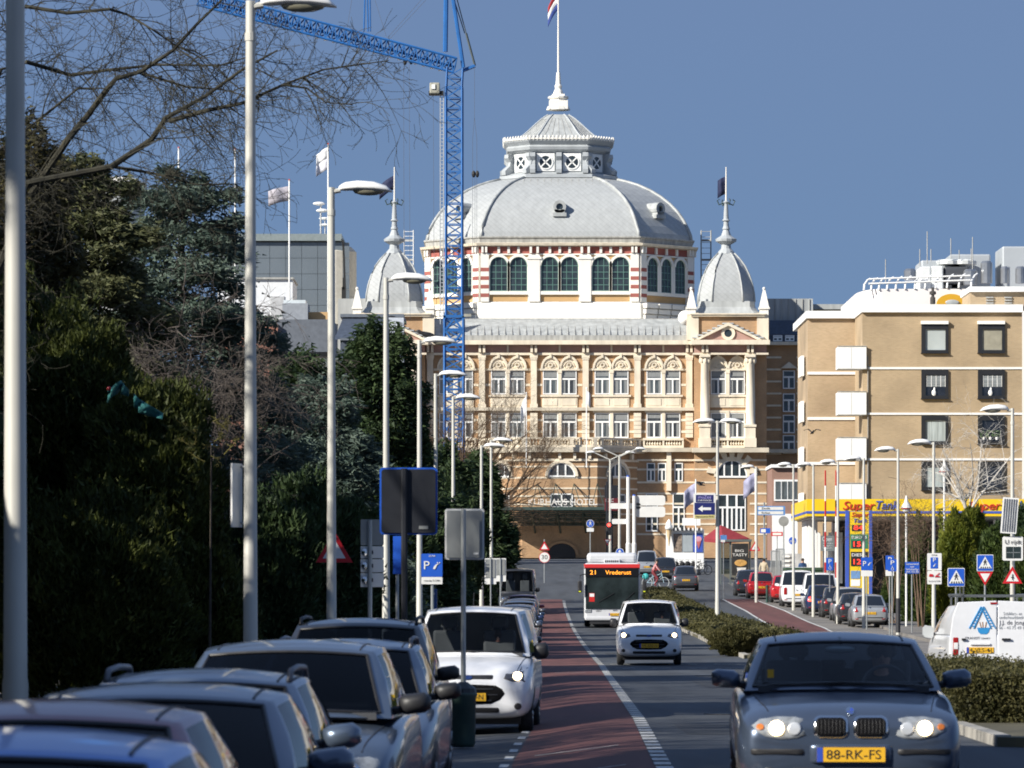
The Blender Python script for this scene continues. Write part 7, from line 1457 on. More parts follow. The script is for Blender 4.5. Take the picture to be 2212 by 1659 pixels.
for q, (xv, d_, rz, cm) in enumerate(((1452, 326, 70, (.02, .02, .022)), (1464, 325, 82, (.05, .02, .02)), (1477, 326, 76, (.02, .03, .05)), (1490, 325, 88, (.03, .03, .03)), (1503, 326, 72, (.10, .10, .10)), (1515, 325, 80, (.02, .02, .022)))):
    X = WX(xv, d_); cb_ = copy_tree(bk); cb_.location = (X, d_, GZ(X, d_) + .02); cb_.rotation_euler = (0, 0, R(rz) * .35); cb_['label'] = '%s bicycle parked before the ice cream kiosk' % ('leftmost', 'second from the left', 'third from the left', 'fourth from the left', 'fifth from the left', 'rightmost')[q]; cb_['group'] = 'bicycles parked before the kiosk'
    fm = mat('bike_paint_%d' % q, cm, .4, .2, var=.05)
    for ch in cb_.children:
        if ch.name.startswith(('frame', 'wheel', 'pannier')): ch.material_slots[0].link = 'OBJECT'; ch.material_slots[0].material = fm if ch.name.startswith('frame') else tyre_m
X = WX(1650, 292); walker('person in a beige coat walking by the shelter', (X, 292, GZ(X, 292) + .02), R(160), mat('beige_coat', (.42, .36, .26), .8, var=.1), mat('dark_trousers', (.03, .03, .04), .8, var=.1)); X = WX(1734, 262); walker('person in a blue jacket at the green truck', (X, 262, GZ(X, 262) + .6), R(20), mat('blue_jacket', (.03, .08, .20), .8, var=.1), mat('dark_trousers', (.03, .03, .04), .8))
# ================================================================ flag poles, flags, birds
for x, yt, yb, d, lab in ((386, 320, 700, 470, 'thin white flagpole behind the cedar, leftmost'), (508, 323, 700, 470, 'thin white flagpole left of the second lamp'), (1137, 850, 950, 488, 'short white flagpole on the hotel balcony, left'), (1267, 840, 950, 488, 'short white flagpole on the hotel balcony, middle'), (625, 390, 672, 470, 'white flagpole before the glass hall carrying a torn flag'), (709, 312, 690, 460, 'white flagpole just behind the third left lamp')):
    t = thing('flagpole', lab, 'flagpole', W(x, yb, d)); b = MB(); b.tube([W(x, yb + 60, d), W(x, yt, d)], .09 if d < 480 else .06, 8); wp('pole', b, whitew, t); b = MB(); b.ell(W(x, yt - 1, d), (.1, .1, .12), 8, 6); wp('cap', b, sred2 if d < 480 else whitew, t)
flag('flag', 'pale torn flag with a red edge before the glass hall', W(624, 402, 470), 2.4, 1.5, [mat('flag_grey', (.36, .34, .38), .8, var=.2)], -1, droop=.35, wave=.2, seed=3); flag('flag', 'white flag with a blue edge at the third left lamp', W(708, 318, 460), 1.3, 2.2, [fw_, pale], -1, droop=.35, wave=.3, seed=5); flag('flag', 'white flag hanging on the left balcony pole of the hotel', W(1136, 856, 488), .7, 2.0, [fw_], -1, droop=.6, wave=.3, seed=6); flag('flag', 'white flag hanging on the middle balcony pole of the hotel', W(1266, 842, 488), .5, 1.5, [fw_], 1, droop=.3, wave=.3, seed=8)
for x, yt, d, lab, s in ((1503, 1035, 320, 'blue-grey flag on a pole behind the museum sign', 2), (1632, 1012, 310, 'pale lilac flag on a pole near the annex', 7)):
    t = thing('flagpole', 'flagpole of the ' + lab, 'flagpole', (WX(x, d), d, GZ(10, d))); b = MB(); b.tube([(WX(x, d), d, GZ(10, d)), W(x, yt, d)], .05, 8); wp('pole', b, whitew, t); flag('flag', lab, W(x - .5, yt + 8, d), .95, 1.25, [mat('flag_lilac', (.30, .30, .42), .8, var=.3, vscale=2)], -1, droop=.5, wave=.25, seed=s)
crow = mat('crow_black', (.012, .012, .014), .5, var=.2)
def bird(lab, c, spread, rz, d, wing=True, tilt=0):
    t = thing('bird', lab, 'bird', c, rz); b = MB(); b.ring([[(x, .07 * s * math.cos(a), .075 * s * math.sin(a) + z) for a in [2 * math.pi * i / 8 for i in range(8)]] for x, s, z in ((-.42, .25, -.08), (-.25, .5, -.03), (-.1, 1.0, 0), (.05, 1.1, .02), (.16, .7, .07), (.22, .75, .11), (.28, .5, .11), (.36, .1, .09))]); b.build('body', crow, t, smooth=True)
    for s in (-1, 1):
        b = MB()
        if wing: b.add([(.1, s * .05, .05), (-.12, s * .05, .04), (-.2, s * spread * .5, .2), (-.1, s * spread, .12), (.02, s * spread, .16), (.12, s * spread * .5, .22)], [(0, 1, 2, 5), (5, 2, 3, 4)]); sm = b.build('wing', crow, t); sm.modifiers.new('t', 'SOLIDIFY').thickness = .015
        else: b.tube([(0, s * .03, -.05), (.02, s * .03, -.17)], .008, 4); b.build('leg', crow, t)
d = 132; c = W(922, 724, d); bird('crow perched on the fifth left street lamp', c, .4, math.pi, d, False)
bird('dark bird gliding before the left end of the flats', W(1755, 935, 262), .5, R(70), 262); bird('dark bird flying beside the blue-grey flag', W(1512, 1047, 330), .55, R(150), 330)
# ================================================================ trees, hedges
def leafmat(name, c1, c2, tr=.25, scale=1.2):
    m = bpy.data.materials.new(name); m.use_nodes = True; n = m.node_tree; b = n.nodes['Principled BSDF']; b.inputs['Roughness'].default_value = .6; b.inputs['Specular IOR Level'].default_value = .25
    g = n.nodes.new('ShaderNodeNewGeometry'); t = n.nodes.new('ShaderNodeTexNoise'); t.inputs['Scale'].default_value = scale; t.inputs['Detail'].default_value = 4; n.links.new(g.outputs['Position'], t.inputs['Vector'])
    ad = n.nodes.new('ShaderNodeMath'); ad.operation = 'MULTIPLY_ADD'; ad.inputs[1].default_value = .45; n.links.new(g.outputs['Random Per Island'], ad.inputs[0]); n.links.new(t.outputs['Fac'], ad.inputs[2])
    r = n.nodes.new('ShaderNodeValToRGB'); r.color_ramp.elements[0].position = .4; r.color_ramp.elements[1].position = .95; r.color_ramp.elements[0].color = (*c1, 1); r.color_ramp.elements[1].color = (*c2, 1); n.links.new(ad.outputs[0], r.inputs[0]); n.links.new(r.outputs[0], b.inputs['Base Color'])
    tl = n.nodes.new('ShaderNodeBsdfTranslucent'); n.links.new(r.outputs[0], tl.inputs[0]); mx = n.nodes.new('ShaderNodeMixShader'); mx.inputs[0].default_value = tr; o = n.nodes['Material Output']; n.links.new(b.outputs[0], mx.inputs[1]); n.links.new(tl.outputs[0], mx.inputs[2]); n.links.new(mx.outputs[0], o.inputs[0]); return m
cedar_m = leafmat('blue_cedar_needles', (.028, .050, .038), (.125, .165, .13)); pine_m = leafmat('dark_pine_needles', (.012, .028, .012), (.055, .085, .03)); cyp_m = leafmat('cypress_green', (.014, .024, .006), (.085, .10, .022)); yel_m = leafmat('golden_conifer', (.06, .09, .012), (.16, .17, .02)); box_m = leafmat('hedge_leaves', (.030, .034, .012), (.105, .095, .035)); brn_m = leafmat('brown_twig_haze', (.06, .045, .03), (.16, .125, .085)); dk_m = leafmat('shade_tree_leaves', (.012, .028, .01), (.05, .08, .02))
bark = mat('bark', (.055, .045, .035), .9, var=.4, vscale=6, bump=.5, bscale=30); bark_l = mat('lichen_bark', (.03, .028, .018), .9, var=.55, vscale=4, bump=.4, bscale=20); birch_b = mat('birch_bark', (.50, .47, .42), .8, var=.3, vscale=6)
def quads(C, size, aspect=1.0, D=None, up=.0):
    """one small leaf triangle per point; size (n,); D preferred long direction (n,3)"""
    n = len(C); a = RNG.normal(size=(n, 3)); a[:, 2] += up
    if D is not None: a = D / np.maximum(1e-6, np.linalg.norm(D, axis=1, keepdims=True)) + .4 * RNG.normal(size=(n, 3))
    a /= np.linalg.norm(a, axis=1, keepdims=True); q = RNG.normal(size=(n, 3)); b = np.cross(a, q); b /= np.linalg.norm(b, axis=1, keepdims=True)
    s = size[:, None] * .6; A = a * s * aspect; B = b * s
    V = np.empty((n, 3, 3)); V[:, 0] = C - A * .7 - B * .7; V[:, 1] = C - A * .5 + B * .8; V[:, 2] = C + A; return V.reshape(-1, 3)
def qmesh(name, V, m, parent=None, kind=None):
    n = len(V) // 3; me = bpy.data.meshes.new(name); me.vertices.add(len(V)); me.vertices.foreach_set('co', V.astype(np.float32).ravel()); me.loops.add(3 * n); me.loops.foreach_set('vertex_index', np.arange(3 * n, dtype=np.int32)); me.polygons.add(n); me.polygons.foreach_set('loop_start', np.arange(0, 3 * n, 3, dtype=np.int32)); me.update(calc_edges=True)
    o = link(name, me, m, parent, world=parent is not None)
    if kind: o['kind'] = kind
    return o
def trunk(t, p0, p1, r0, r1, m=bark, bend=.15, name='trunk'):
    p0, p1 = Vector(p0), Vector(p1); pts = [p0.lerp(p1, f) + Vector((random.uniform(-bend, bend), random.uniform(-bend, bend), 0)) * math.sin(math.pi * f) for f in [i / 7 for i in range(8)]]
    b = MB(); b.tube(pts, [r0 * 1.25] + [r0 + (r1 - r0) * i / 7 for i in range(1, 8)], 10); return wp(name, b, m, t, smooth=True)
def conifer(label, X, Y, h, rad, m, nb=70, per=260, size=.16, aspect=2.2, z0=1.0, droop=.12, shape=.75, flat=.10, name='conifer_tree', group=None, lean=0, leader=True, rmin=.25):
    g = GZ(X, Y); t = thing(name, label, 'tree', (X, Y, g), 0, group); trunk(t, (X, Y, g), (X + lean, Y, g + h * .97), max(.12, h * .022), .03, bend=.1)
    Cs, Ds = [], []; br_ = MB()
    for i in range(nb):
        f = (i + random.random()) / nb; z = g + z0 + (h - z0) * f; L = rad * max(.06, (1 - f) ** shape) * random.uniform(.65, 1.12); L = max(L, rmin); a = i * 2.399 + random.uniform(-.4, .4)
        d_ = np.array([math.cos(a), math.sin(a), 0]); e = random.uniform(-.05, .35) * (.4 + f) ; b0 = np.array([X + lean * f, Y, z]); k = 7; P = [b0 + d_ * L * u + np.array([0, 0, L * (e * u - droop * u * u * 2)]) for u in np.linspace(0, 1, k)]
        br_.tube([tuple(p) for p in P], [max(.012, .035 * L / rad * (1 - u) + .01) for u in np.linspace(0, 1, k)], 4, cap=False)
        n = int(per * (L / rad) ** 1.15) + 8; u = np.sqrt(RNG.random(n)) * .95 + .05; base = b0 + d_ * (L * u)[:, None]; base[:, 2] += L * (e * u - droop * u * u * 2); perp = np.array([-d_[1], d_[0], 0]); sp = L * .30 * (1.05 - u * .55)
        base += perp * (RNG.normal(size=n) * sp)[:, None]; base += RNG.normal(size=(n, 3)) * [.05, .05, flat]; Cs.append(base); Ds.append(np.tile(d_ + np.array([0, 0, -.1]), (n, 1)) + perp * (RNG.normal(size=n) * .5)[:, None])
    C = np.concatenate(Cs); D = np.concatenate(Ds); V = quads(C, size * RNG.uniform(.6, 1.3, len(C)), aspect, D); qmesh('crown', V, m, t); wp('branches', br_, bark, t); return t
def blob(t, c, r, n, m, size, aspect=1.5, shell=.55, lump=.28, name='crown', zmin=None):
    """leafy mass: points in a lumpy ellipsoid shell"""
    u = RNG.normal(size=(n, 3)); u /= np.linalg.norm(u, axis=1, keepdims=True); k = 14; ctr = RNG.normal(size=(k, 3)); ctr /= np.linalg.norm(ctr, axis=1, keepdims=True); w_ = RNG.uniform(-1, 1, k); bump = (np.exp(-8 * (1 - u @ ctr.T)) * w_).sum(1)
    rr = (shell + (1 - shell) * RNG.random(n) ** .6) * (1 + lump * bump); C = np.array(c) + u * rr[:, None] * np.array(r)
    if zmin is not None: C[:, 2] = np.maximum(C[:, 2], zmin + RNG.random(n) * .2)
    return qmesh(name, quads(C, size * RNG.uniform(.6, 1.4, n), aspect, up=.3), m, t)
def hedge(label, x0, x1, y0, y1, h, n, m, size=.09, name='hedge', jag=.06, fx0=None, fx1=None, inner=True, dz=.1):
    X, Y = (x0 + x1) / 2, (y0 + y1) / 2; t = thing(name, label, 'hedge', (X, Y, GZ(X, Y))); ys = y0 + (y1 - y0) * RNG.random(n); fa = RNG.random(n)
    a = np.array([fx0(y) if fx0 else x0 for y in ys]); b_ = np.array([fx1(y) if fx1 else x1 for y in ys]); u = RNG.random(n); v = RNG.random(n); side = RNG.random(n)
    bumpy = .5 + .5 * np.sin(ys * 2.3 + 1.7 * np.sin(ys * .7)) * np.sin(u * 5 + ys); top = h * (.86 + .18 * bumpy)
    x = np.where(side < .45, a + (b_ - a) * u, np.where(side < .75, a + .05 * RNG.normal(size=n), b_ + .05 * RNG.normal(size=n))); z = np.where(side < .45, top - np.abs(RNG.normal(size=n)) * .06 + (RNG.random(n) > .93) * RNG.random(n) * .16, v * top); yy = ys.copy(); e = RNG.random(n)
    endm = e < .12; yy[endm] = y0 + np.abs(RNG.normal(size=endm.sum())) * .05; x[endm] = (a + (b_ - a) * u)[endm]; z[endm] = (v * top)[endm]
    C = np.stack([x + RNG.normal(size=n) * jag, yy + RNG.normal(size=n) * jag, z + RNG.normal(size=n) * jag * .5], 1); C[:, 2] += GZn(C[:, 0], C[:, 1]) + dz
    qmesh('foliage', quads(C, size * RNG.uniform(.6, 1.4, n), 1.4), m, t)
    if inner:
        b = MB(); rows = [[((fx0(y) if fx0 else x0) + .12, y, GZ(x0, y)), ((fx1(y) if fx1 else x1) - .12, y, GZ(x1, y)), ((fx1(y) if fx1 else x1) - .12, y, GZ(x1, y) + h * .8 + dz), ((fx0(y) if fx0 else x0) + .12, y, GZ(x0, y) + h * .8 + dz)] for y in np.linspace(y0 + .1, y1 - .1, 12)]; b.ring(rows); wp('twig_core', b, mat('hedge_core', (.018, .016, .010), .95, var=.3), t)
    return t
# --- bare trees
def grow(b, p, d, L, r, lvl, maxl, droop, spread, kids, curve=.25, sides=(7, 5, 4, 3, 3)):
    n = 5; pts = [p.copy()]; q = p.copy(); v = d.copy(); kick = Vector((random.uniform(-1, 1), random.uniform(-1, 1), random.uniform(-1, 1))) * curve
    for i in range(n): v = (v + kick * .25 + Vector((random.uniform(-1, 1), random.uniform(-1, 1), random.uniform(-1, 1))) * .12 + Vector((0, 0, droop * (lvl > 0)))).normalized(); q = q + v * L / n; pts.append(q.copy())
    b.tube(pts, [max(.0035, r * (1 - .75 * i / n)) for i in range(n + 1)], sides[min(lvl, 4)], cap=False)
    if lvl >= maxl: return
    for k in range(kids[min(lvl, len(kids) - 1)]):
        f = random.uniform(.18, 1.0); i = min(n - 1, int(f * n)); a = pts[i].lerp(pts[i + 1], f * n - i); t = (pts[i + 1] - pts[i]).normalized()
        s = Vector((random.gauss(0, 1), random.gauss(0, 1), random.gauss(0, 1))); s = (s - t * s.dot(t)).normalized(); nd = (t * (1 - spread * .5) + s * spread).normalized()
        grow(b, a, nd, L * random.uniform(.38, .62), max(.004, r * (1 - .7 * f) * .62), lvl + 1, maxl, droop, spread, kids, curve, sides)
def bare_tree(label, X, Y, h, r, limbs, maxl=3, droop=-.02, spread=.75, kids=(6, 5, 4), m=bark, L=None, name='bare_tree', lean=(0, 0), dirs=None, fork=.35):
    g = GZ(X, Y); t = thing(name, label, 'tree', (X, Y, g)); top = Vector((X + lean[0], Y + lean[1], g + h * fork)); trunk(t, (X, Y, g), top, r, r * .75, m, .08); b = MB()
    for i in range(limbs):
        if dirs: d = Vector(dirs[i % len(dirs)]).normalized()
        else: a = i * 2.4 + random.random(); d = Vector((math.cos(a) * .6, math.sin(a) * .6, 1)).normalized()
        grow(b, top - Vector((0, 0, random.random() * h * .08)), d, (L or h * .62) * random.uniform(.8, 1.1), r * .6, 0, maxl, droop, spread, kids)
    wp('crown', b, m, t); return t
# the big bare tree whose limbs cross the upper left
d = 72; X0 = WX(-150, d); g = GZ(X0, d); t = thing('bare_tree', 'large bare tree with lichen-covered limbs reaching across the upper left sky', 'tree', (X0, d, g)); trunk(t, (X0, d, g), (X0 + .2, d, g + 6.2), .34, .26, bark_l)
limbs = [((-150, 900), (0, 560), (62, 395), (240, 360), (325, 300), (362, 260), (440, 205), (525, 148), (600, 105)), ((362, 260), (450, 240), (525, 227), (610, 180), (700, 150), (840, 127)), ((60, 420), (150, 300), (185, 247), (230, 195), (252, 170), (307, 152), (375, 110), (430, 55), (487, 0), (520, -40)), ((-150, 600), (0, 150), (62, 137), (150, 155), (237, 150), (337, 135), (475, 140), (560, 120)), ((-150, 500), (-20, 30), (62, 17), (150, 35), (237, 25), (275, 32), (330, 70), (380, 100), (440, 130)), ((610, 180), (660, 190), (705, 222), (760, 225)), ((240, 360), (330, 370), (420, 400), (520, 395)), ((307, 152), (400, 185), (480, 190), (560, 215)), ((-150, 800), (0, 330), (90, 250), (170, 190), (230, 195))]
rads = [.075, .04, .06, .045, .04, .022, .028, .025, .04]; b = MB()
for li, (L_, r_) in enumerate(zip(limbs, rads)):
    dd = d + (li % 5 - 2) * .5; pts = [W(x, y, dd) + Vector((random.uniform(-.02, .02), random.uniform(-.3, .3), random.uniform(-.02, .02))) for x, y in L_]; b.tube(pts, [max(.008, r_ * (1 - .8 * i / (len(pts) - 1))) for i in range(len(pts))], 8)
    tot = sum((q - p).length for p, q in zip(pts, pts[1:])); n = int(tot * 11)
    for k in range(n):
        i = random.choices(range(len(pts) - 1), [(q - p).length for p, q in zip(pts, pts[1:])])[0]; f = random.random(); a = pts[i].lerp(pts[i + 1], f); tt = (pts[i + 1] - pts[i]).normalized()
        s = Vector((random.gauss(.3, 1), random.gauss(0, 1), random.gauss(-.15, 1))); s = (s - tt * s.dot(tt)).normalized(); nd = (tt * .55 + s * .8).normalized(); Lk = random.uniform(.4, 1.5)
        grow(b, a, nd, Lk, random.uniform(.006, .013), 2, 4, -.05, .7, (0, 0, 4, 2), curve=.75)
wp('crown', b, bark_l, t)
# left evergreen mass, back to front
conifer('tall blue cedar with spreading layered branches on the left', WX(395, 116), 116, 12.6, 3.9, cedar_m, nb=120, per=1500, size=.075, aspect=2.6, z0=1.8, shape=.42, flat=.12)
olive_m = leafmat('olive_conifer', (.028, .038, .016), (.12, .125, .055))
conifer('olive green conifer left of the tall cedar, crowded against the frame edge', WX(170, 110), 110, 12.4, 3.5, olive_m, nb=130, per=1700, size=.075, aspect=2.6, z0=1.8, shape=.42, flat=.12)
conifer('dark ivy-clad conifer at the left frame edge', WX(60, 98), 98, 12.0, 2.0, leafmat('ivy_brown_green', (.02, .022, .008), (.085, .075, .028)), nb=100, per=1000, size=.08, aspect=2.0, z0=2.0, shape=.35, flat=.2)
conifer('low blue cedar spreading behind the third left lamp', WX(690, 138), 138, 8.3, 3.9, cedar_m, nb=100, per=1500, size=.085, aspect=2.6, z0=.8, shape=.5, flat=.12)
conifer('dark green pine behind the fourth left lamp', WX(812, 158), 158, 11.0, 3.3, pine_m, nb=120, per=1300, size=.10, aspect=2.2, z0=.6, shape=.42, flat=.22, droop=.02)
conifer('dark green pine left of the navy house, lower one', WX(655, 150), 150, 9.6, 3.2, pine_m, nb=100, per=1200, size=.10, aspect=2.2, z0=.6, shape=.45, flat=.22, droop=.02)
conifer('dark conifer beside the fifth left lamp', WX(885, 185), 185, 8.2, 2.7, pine_m, nb=90, per=1000, size=.115, aspect=2.2, z0=.4, shape=.45, flat=.22)
conifer('dark conifer beyond the sixth left lamp', WX(960, 215), 215, 8.2, 2.7, pine_m, nb=80, per=900, size=.13, aspect=2.2, z0=.4, shape=.45, flat=.25)
conifer('dark conifer with feathery tips at the far end of the left row', WX(1032, 240), 240, 8.0, 2.6, pine_m, nb=80, per=800, size=.14, aspect=2.8, z0=.4, shape=.45, flat=.25)
def bush(label, parts, m, n, size, aspect=1.6, name='evergreen_shrub', cat='shrub', core=True):
    X, Y = parts[0][0], parts[0][1]; t = thing(name, label, cat, (X, Y, GZ(X, Y)))
    Vs = []
    for (x, y, z, rx, ry, rz) in parts:
        k = 18; u = RNG.normal(size=(n, 3)); u[:, 1] = np.where(RNG.random(n) < .75, -np.abs(u[:, 1]), u[:, 1]); u /= np.linalg.norm(u, axis=1, keepdims=True); ctr = RNG.normal(size=(k, 3)); ctr /= np.linalg.norm(ctr, axis=1, keepdims=True); w_ = RNG.uniform(-1, 1, k); bump = (np.exp(-9 * (1 - u @ ctr.T)) * w_).sum(1); c2 = RNG.normal(size=(160, 3)); c2 /= np.linalg.norm(c2, axis=1, keepdims=True); b2 = (np.exp(-110 * (1 - u @ c2.T)) * RNG.uniform(-.4, 1, 160)).sum(1); rr = (.55 + .45 * RNG.random(n) ** .5) * (1 + .28 * bump + .26 * b2); C = np.array([x, y, z]) + u * rr[:, None] * np.array([rx, ry, rz]); D = u * .6 + np.array([0, 0, .7]); Vs.append(quads(C, size * RNG.uniform(.6, 1.4, n), aspect, D))
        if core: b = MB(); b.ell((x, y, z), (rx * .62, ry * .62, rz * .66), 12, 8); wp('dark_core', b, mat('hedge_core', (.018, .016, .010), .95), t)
    qmesh('crown', np.concatenate(Vs), m, t); b = MB(); b.tube([(X, Y, GZ(X, Y)), (X, Y, parts[0][2])], [.12, .06], 7); wp('trunk', b, bark, t); return t
def vb_(x, y, d, rx, rz, ry=None): c = W(x, y, d); s = d / F; return (c.x, c.y, c.z, rx * s, (ry or rx * .8) * s, rz * s)
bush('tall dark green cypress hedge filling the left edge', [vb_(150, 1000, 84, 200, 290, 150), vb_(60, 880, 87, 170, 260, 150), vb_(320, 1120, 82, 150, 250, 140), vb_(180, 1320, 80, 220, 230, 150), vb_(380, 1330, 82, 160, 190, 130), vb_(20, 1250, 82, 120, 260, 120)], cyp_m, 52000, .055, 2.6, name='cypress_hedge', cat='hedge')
bush('dark evergreen shrub low behind the second left lamp', [vb_(560, 1270, 96, 130, 180, 120), vb_(660, 1220, 104, 130, 190, 120), vb_(760, 1260, 118, 120, 170, 110)], pine_m, 26000, .07, 2.2)
bush('dark evergreen shrubs behind the direction boards', [vb_(840, 1230, 150, 90, 150, 80), vb_(920, 1200, 175, 80, 150, 70), vb_(990, 1200, 205, 60, 130, 60)], pine_m, 17000, .09, 2.2)
def twiggy(label, x, y, d, rx, rz, n=70, m=bark, L=1.3, name='bare_shrub', stems=5):
    c = W(x, y, d); s = d / F; X = c.x; g = GZ(X, d); t = thing(name, label, 'shrub', (X, d, g)); b = MB()
    for i in range(stems): b.tube([(X + random.uniform(-.2, .2), d, g), (X + random.uniform(-.5, .5) * rx * s, d + random.uniform(-.3, .3), c.z - rz * s * .5)], [.04, .02], 5, cap=False)
    for i in range(n):
        u = Vector((random.gauss(0, .5), random.gauss(0, .5), random.gauss(0, .5))); p = c + Vector((u.x * rx * s, u.y * 1.2, u.z * rz * s)); dr = Vector((random.gauss(u.x, .6), random.gauss(0, .5), random.gauss(.35, .6))).normalized(); grow(b, p, dr, random.uniform(.35, .6) * (rx + rz) * s * .8, .012, 1, 3, -.03, .7, (0, 5, 3), curve=.8)
    wp('stems', b, m, t); return t
twiggy('dense grey-brown leafless shrub between the hedge and the cedar', 440, 880, 92, 130, 170, 150, mat('grey_twig', (.085, .07, .06), .9, var=.3), name='bare_shrub')
twiggy('small shrub with yellow lichen twigs left of the second lamp', 450, 950, 78, 45, 50, 12, mat('yellow_twig', (.15, .13, .03), .9, var=.3), stems=0)
b = MB(); b.tube([(WX(450, 78), 78.3, GZ(-5, 78)), (WX(455, 78), 78.2, WZ(960, 78))], [.03, .015], 5); wp('dark_stem', b, bark, [o for o in bpy.data.objects if o.get('label', '').startswith('small shrub with yellow')][0])
# teal cloth snagged in the hedge
c = W(305, 865, 74); t = thing('teal_cloth', 'teal cloth scrap snagged high in the left hedge', 'cloth', c); tm = mat('teal_cloth', (.02, .13, .13), .8, var=.3)
for k, (x0, y0, x1, y1) in enumerate(((232, 842, 262, 822), (262, 822, 278, 842), (300, 862, 352, 892), (290, 850, 318, 880))):
    a, e = W(x0, y0, 74), W(x1, y1, 74); b = MB(); rows = [[a.lerp(e, u) + Vector((0, .12 * math.sin(u * 6 + v * 3 + k), -.22 * v * (1 - .5 * u))) for u in np.linspace(0, 1, 7)] for v in np.linspace(0, 1, 4)]; b.ring(rows, False, False, closed=False); o = wp('cloth', b, tm, t, smooth=True); o.modifiers.new('t', 'SOLIDIFY').thickness = .01
b = MB(); b.ell(W(235, 839, 73.9), (.035, .03, .035), 8, 6); wp('red_tag', b, sred2, t)
# bare tree before the hotel
bare_tree('bare brown tree leaning right before the hotel facade', WX(955, 252), 252, 13.5, .22, 9, 4, .01, .58, (8, 7, 6, 3), mat('brown_bark', (.10, .065, .04), .9, var=.4), L=7.0, fork=.25, dirs=[(-.5, 0, 1), (.05, .2, 1), (.45, -.2, 1), (.85, .2, .9), (.9, -.3, .9), (.7, .2, 1), (.25, -.5, 1), (-.2, .6, 1), (.35, 0, 1)])
# right side hedges and trees
hedge('clipped brown-green median hedge beyond the white van', 0, 1, 146, 262, .60, 120000, box_m, .075, fx0=lambda y: ML(y) + .25, fx1=lambda y: MR(y) - .25, jag=.09)
hedge('clipped dark hedge in the near median right of the graphite car', 0, 1, 59.5, 75.5, .66, 110000, box_m, .036, fx0=lambda y: ML(y) + .1, fx1=lambda y: MR(y) - .2, jag=.06)
bush('round brown-green shrub at the end of the median hedge', [vb_(1588, 1386, 143, 54, 30, 50)], box_m, 26000, .05, 1.4)
bush('dark conifer hedge along the right pavement', [vb_(1930, 1300, 232, 26, 60, 30), vb_(1985, 1265, 216, 38, 115, 40), vb_(2040, 1290, 206, 45, 100, 40), vb_(2105, 1290, 196, 50, 100, 45), vb_(2175, 1275, 187, 60, 115, 50), vb_(2250, 1250, 180, 65, 140, 50), vb_(1975, 1190, 217, 26, 52, 22)], leafmat('hedge_conifer_green', (.014, .032, .008), (.065, .095, .02)), 24000, .10, 2.2, name='conifer_hedge', cat='hedge')
bush('bright yellow-green conifer in the right hedge', [vb_(2070, 1205, 193, 48, 95, 40), vb_(2095, 1165, 195, 36, 62, 30), vb_(2045, 1265, 192, 35, 70, 30)], yel_m, 22000, .085, 2.8, name='golden_conifer', cat='tree')
bush('dark ivy-clad shrub at the right edge behind the crossing sign', [vb_(2160, 1220, 188, 42, 80, 40), vb_(2220, 1200, 182, 45, 100, 40)], pine_m, 20000, .09, 1.6)
twiggy('brown leafless hedge between pylon and conifers', 1925, 1160, 212, 55, 75, 90, mat('brown_twig', (.13, .085, .055), .9, var=.3)); twiggy('brown leafless shrub above the right conifer hedge', 1990, 1140, 204, 60, 55, 70, mat('brown_twig', (.13, .085, .055), .9))
bare_tree('slender bare birch with pale trunk before the flats', WX(2092, 196), 196, 8.6, .09, 6, 3, -.03, .7, (7, 5, 3), birch_b, L=3.4, fork=.62)
for x, lab in ((1627, 'left'),): pass
for x, y, d, lab in ((2096, 1015, 215, 'small red-capped lantern beside the birch crown'), (2059, 1095, 205, 'white lantern with red ring above the right hedge')) :
    x = {2096: 2040, 2059: 1958}[x]; t = sthing(lab, x, d, name='lantern_post', cat='lantern'); post(t, x, d, y + 12, r=.05, m=swhite); c = W(x, y + 12, d); b = MB(); b.lathe([(.1, 0), (.16, .05), (.18, .2)], c, 12); wp('lantern_glass', b, swhite, t); b = MB(); b.lathe([(.26, .2), (.22, .26), (.1, .45), (.03, .75)], c, 12); wp('lantern_cap', b, swhite, t); b = MB(); b.lathe([(.24, .16), (.24, .22)], c, 12); wp('lantern_ring', b, sred2, t)
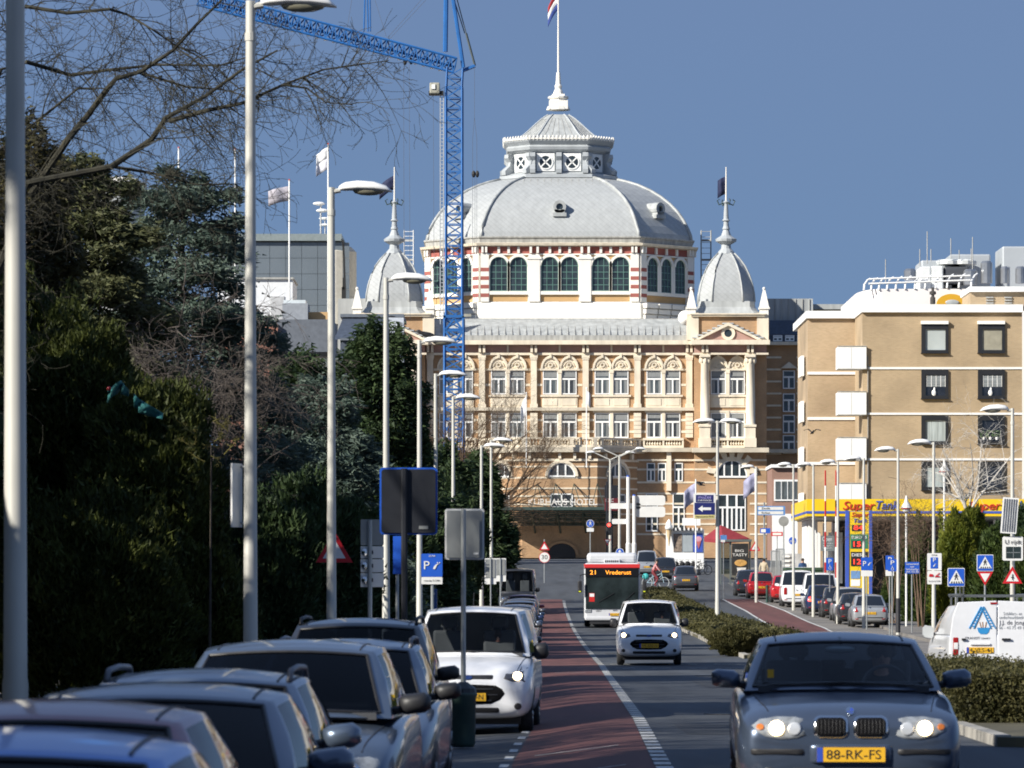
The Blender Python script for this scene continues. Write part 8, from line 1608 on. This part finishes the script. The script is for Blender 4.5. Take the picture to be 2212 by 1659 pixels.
# shade-casting evergreens of the gardens left of and behind the viewer: a low row and unseen tall pines, their high crowns shaped to shade the road
for (X, Y, h, r) in ((-8.8, -3, 6.2, 3.0), (-9.0, 4, 6.4, 3.0), (-8.8, 11, 6.0, 3.0), (-9.2, 18, 6.5, 3.0), (-9.0, 25, 6.0, 2.8), (-9.4, 31.5, 6.1, 2.8), (-9.6, 38, 6.6, 3.0), (-9.6, 45, 6.2, 2.8), (-10.0, 52, 6.6, 3.0), (-10.6, 59, 6.4, 2.8), (-11.2, 66, 6.6, 3.0), (-11.6, 73, 7, 3.0), (-11.9, 80, 9, 3.0), (-12, 87, 9.4, 3.0), (-12, 94, 9.4, 3.0)):
    t = thing('garden_tree', 'low dense garden evergreen in the row left of the pavement', 'tree', (X, Y, GZ(X, Y)), 0, 'low garden evergreens left of the street'); trunk(t, (X, Y, GZ(X, Y)), (X, Y, h * .8), .2, .06); blob(t, (X, Y, h * .5), (r * 1.1, r * 1.25, h * .5), 4200, dk_m, .36, 1.4, .3, .2)
for (X, Y, z0, z1, r) in ((-15.0, 0, 10, 15, 4.2), (-14.6, 9, 10, 14.6, 4.0), (-15.4, 17.5, 12.2, 16.5, 4.0), (-15, 26, 13.2, 17, 4.0), (-15.6, 34.5, 12.6, 16.5, 4.0), (-15.2, 61, 10.4, 14.6, 3.9), (-16.5, 91, 10, 14, 3.6)):
    t = thing('shade_pine', 'unseen tall pine with bare trunk, its high crown shaped to shade the street', 'tree', (X, Y, GZ(X, Y)), 0, 'unseen shade pines left of the street'); trunk(t, (X, Y, GZ(X, Y)), (X, Y, z1 - .8), .28, .08); blob(t, (X, Y, (z0 + z1) / 2), (r, r, (z1 - z0) * .55), 5200, dk_m, .40, 1.4, .2, .3)
for (X, Y) in ((-14.5, 43), (-15, 51.5), (-15, 71), (-16, 80)):
    o = bare_tree('tall leafless garden tree among the pines on the left', X, Y, 15.5, .25, 9, 3, .0, .6, (8, 7, 4), bark, L=7.5, fork=.42, name='bare_garden_tree'); o['group'] = 'bare garden trees left of the street'
for (X, Y, h) in ((-5, -10, 15), (3.5, -13, 17), (12, -11, 16), (-1, -24, 18), (8, -26, 18), (17, -20, 16)):  # unseen trees added to darken reflections and skylight on the near cars
    t = thing('added_tree', 'unseen leafy tree added behind the viewer to darken the near cars', 'tree', (X, Y, 0), 0, 'unseen trees added behind the viewer'); trunk(t, (X, Y, 0), (X, Y, h * .8), .3, .08); blob(t, (X, Y, h * .62), (4.2, 4.2, h * .36), 5000, dk_m, .5, 1.4, .3, .3)
bpy.data.scenes.remove(TMP)
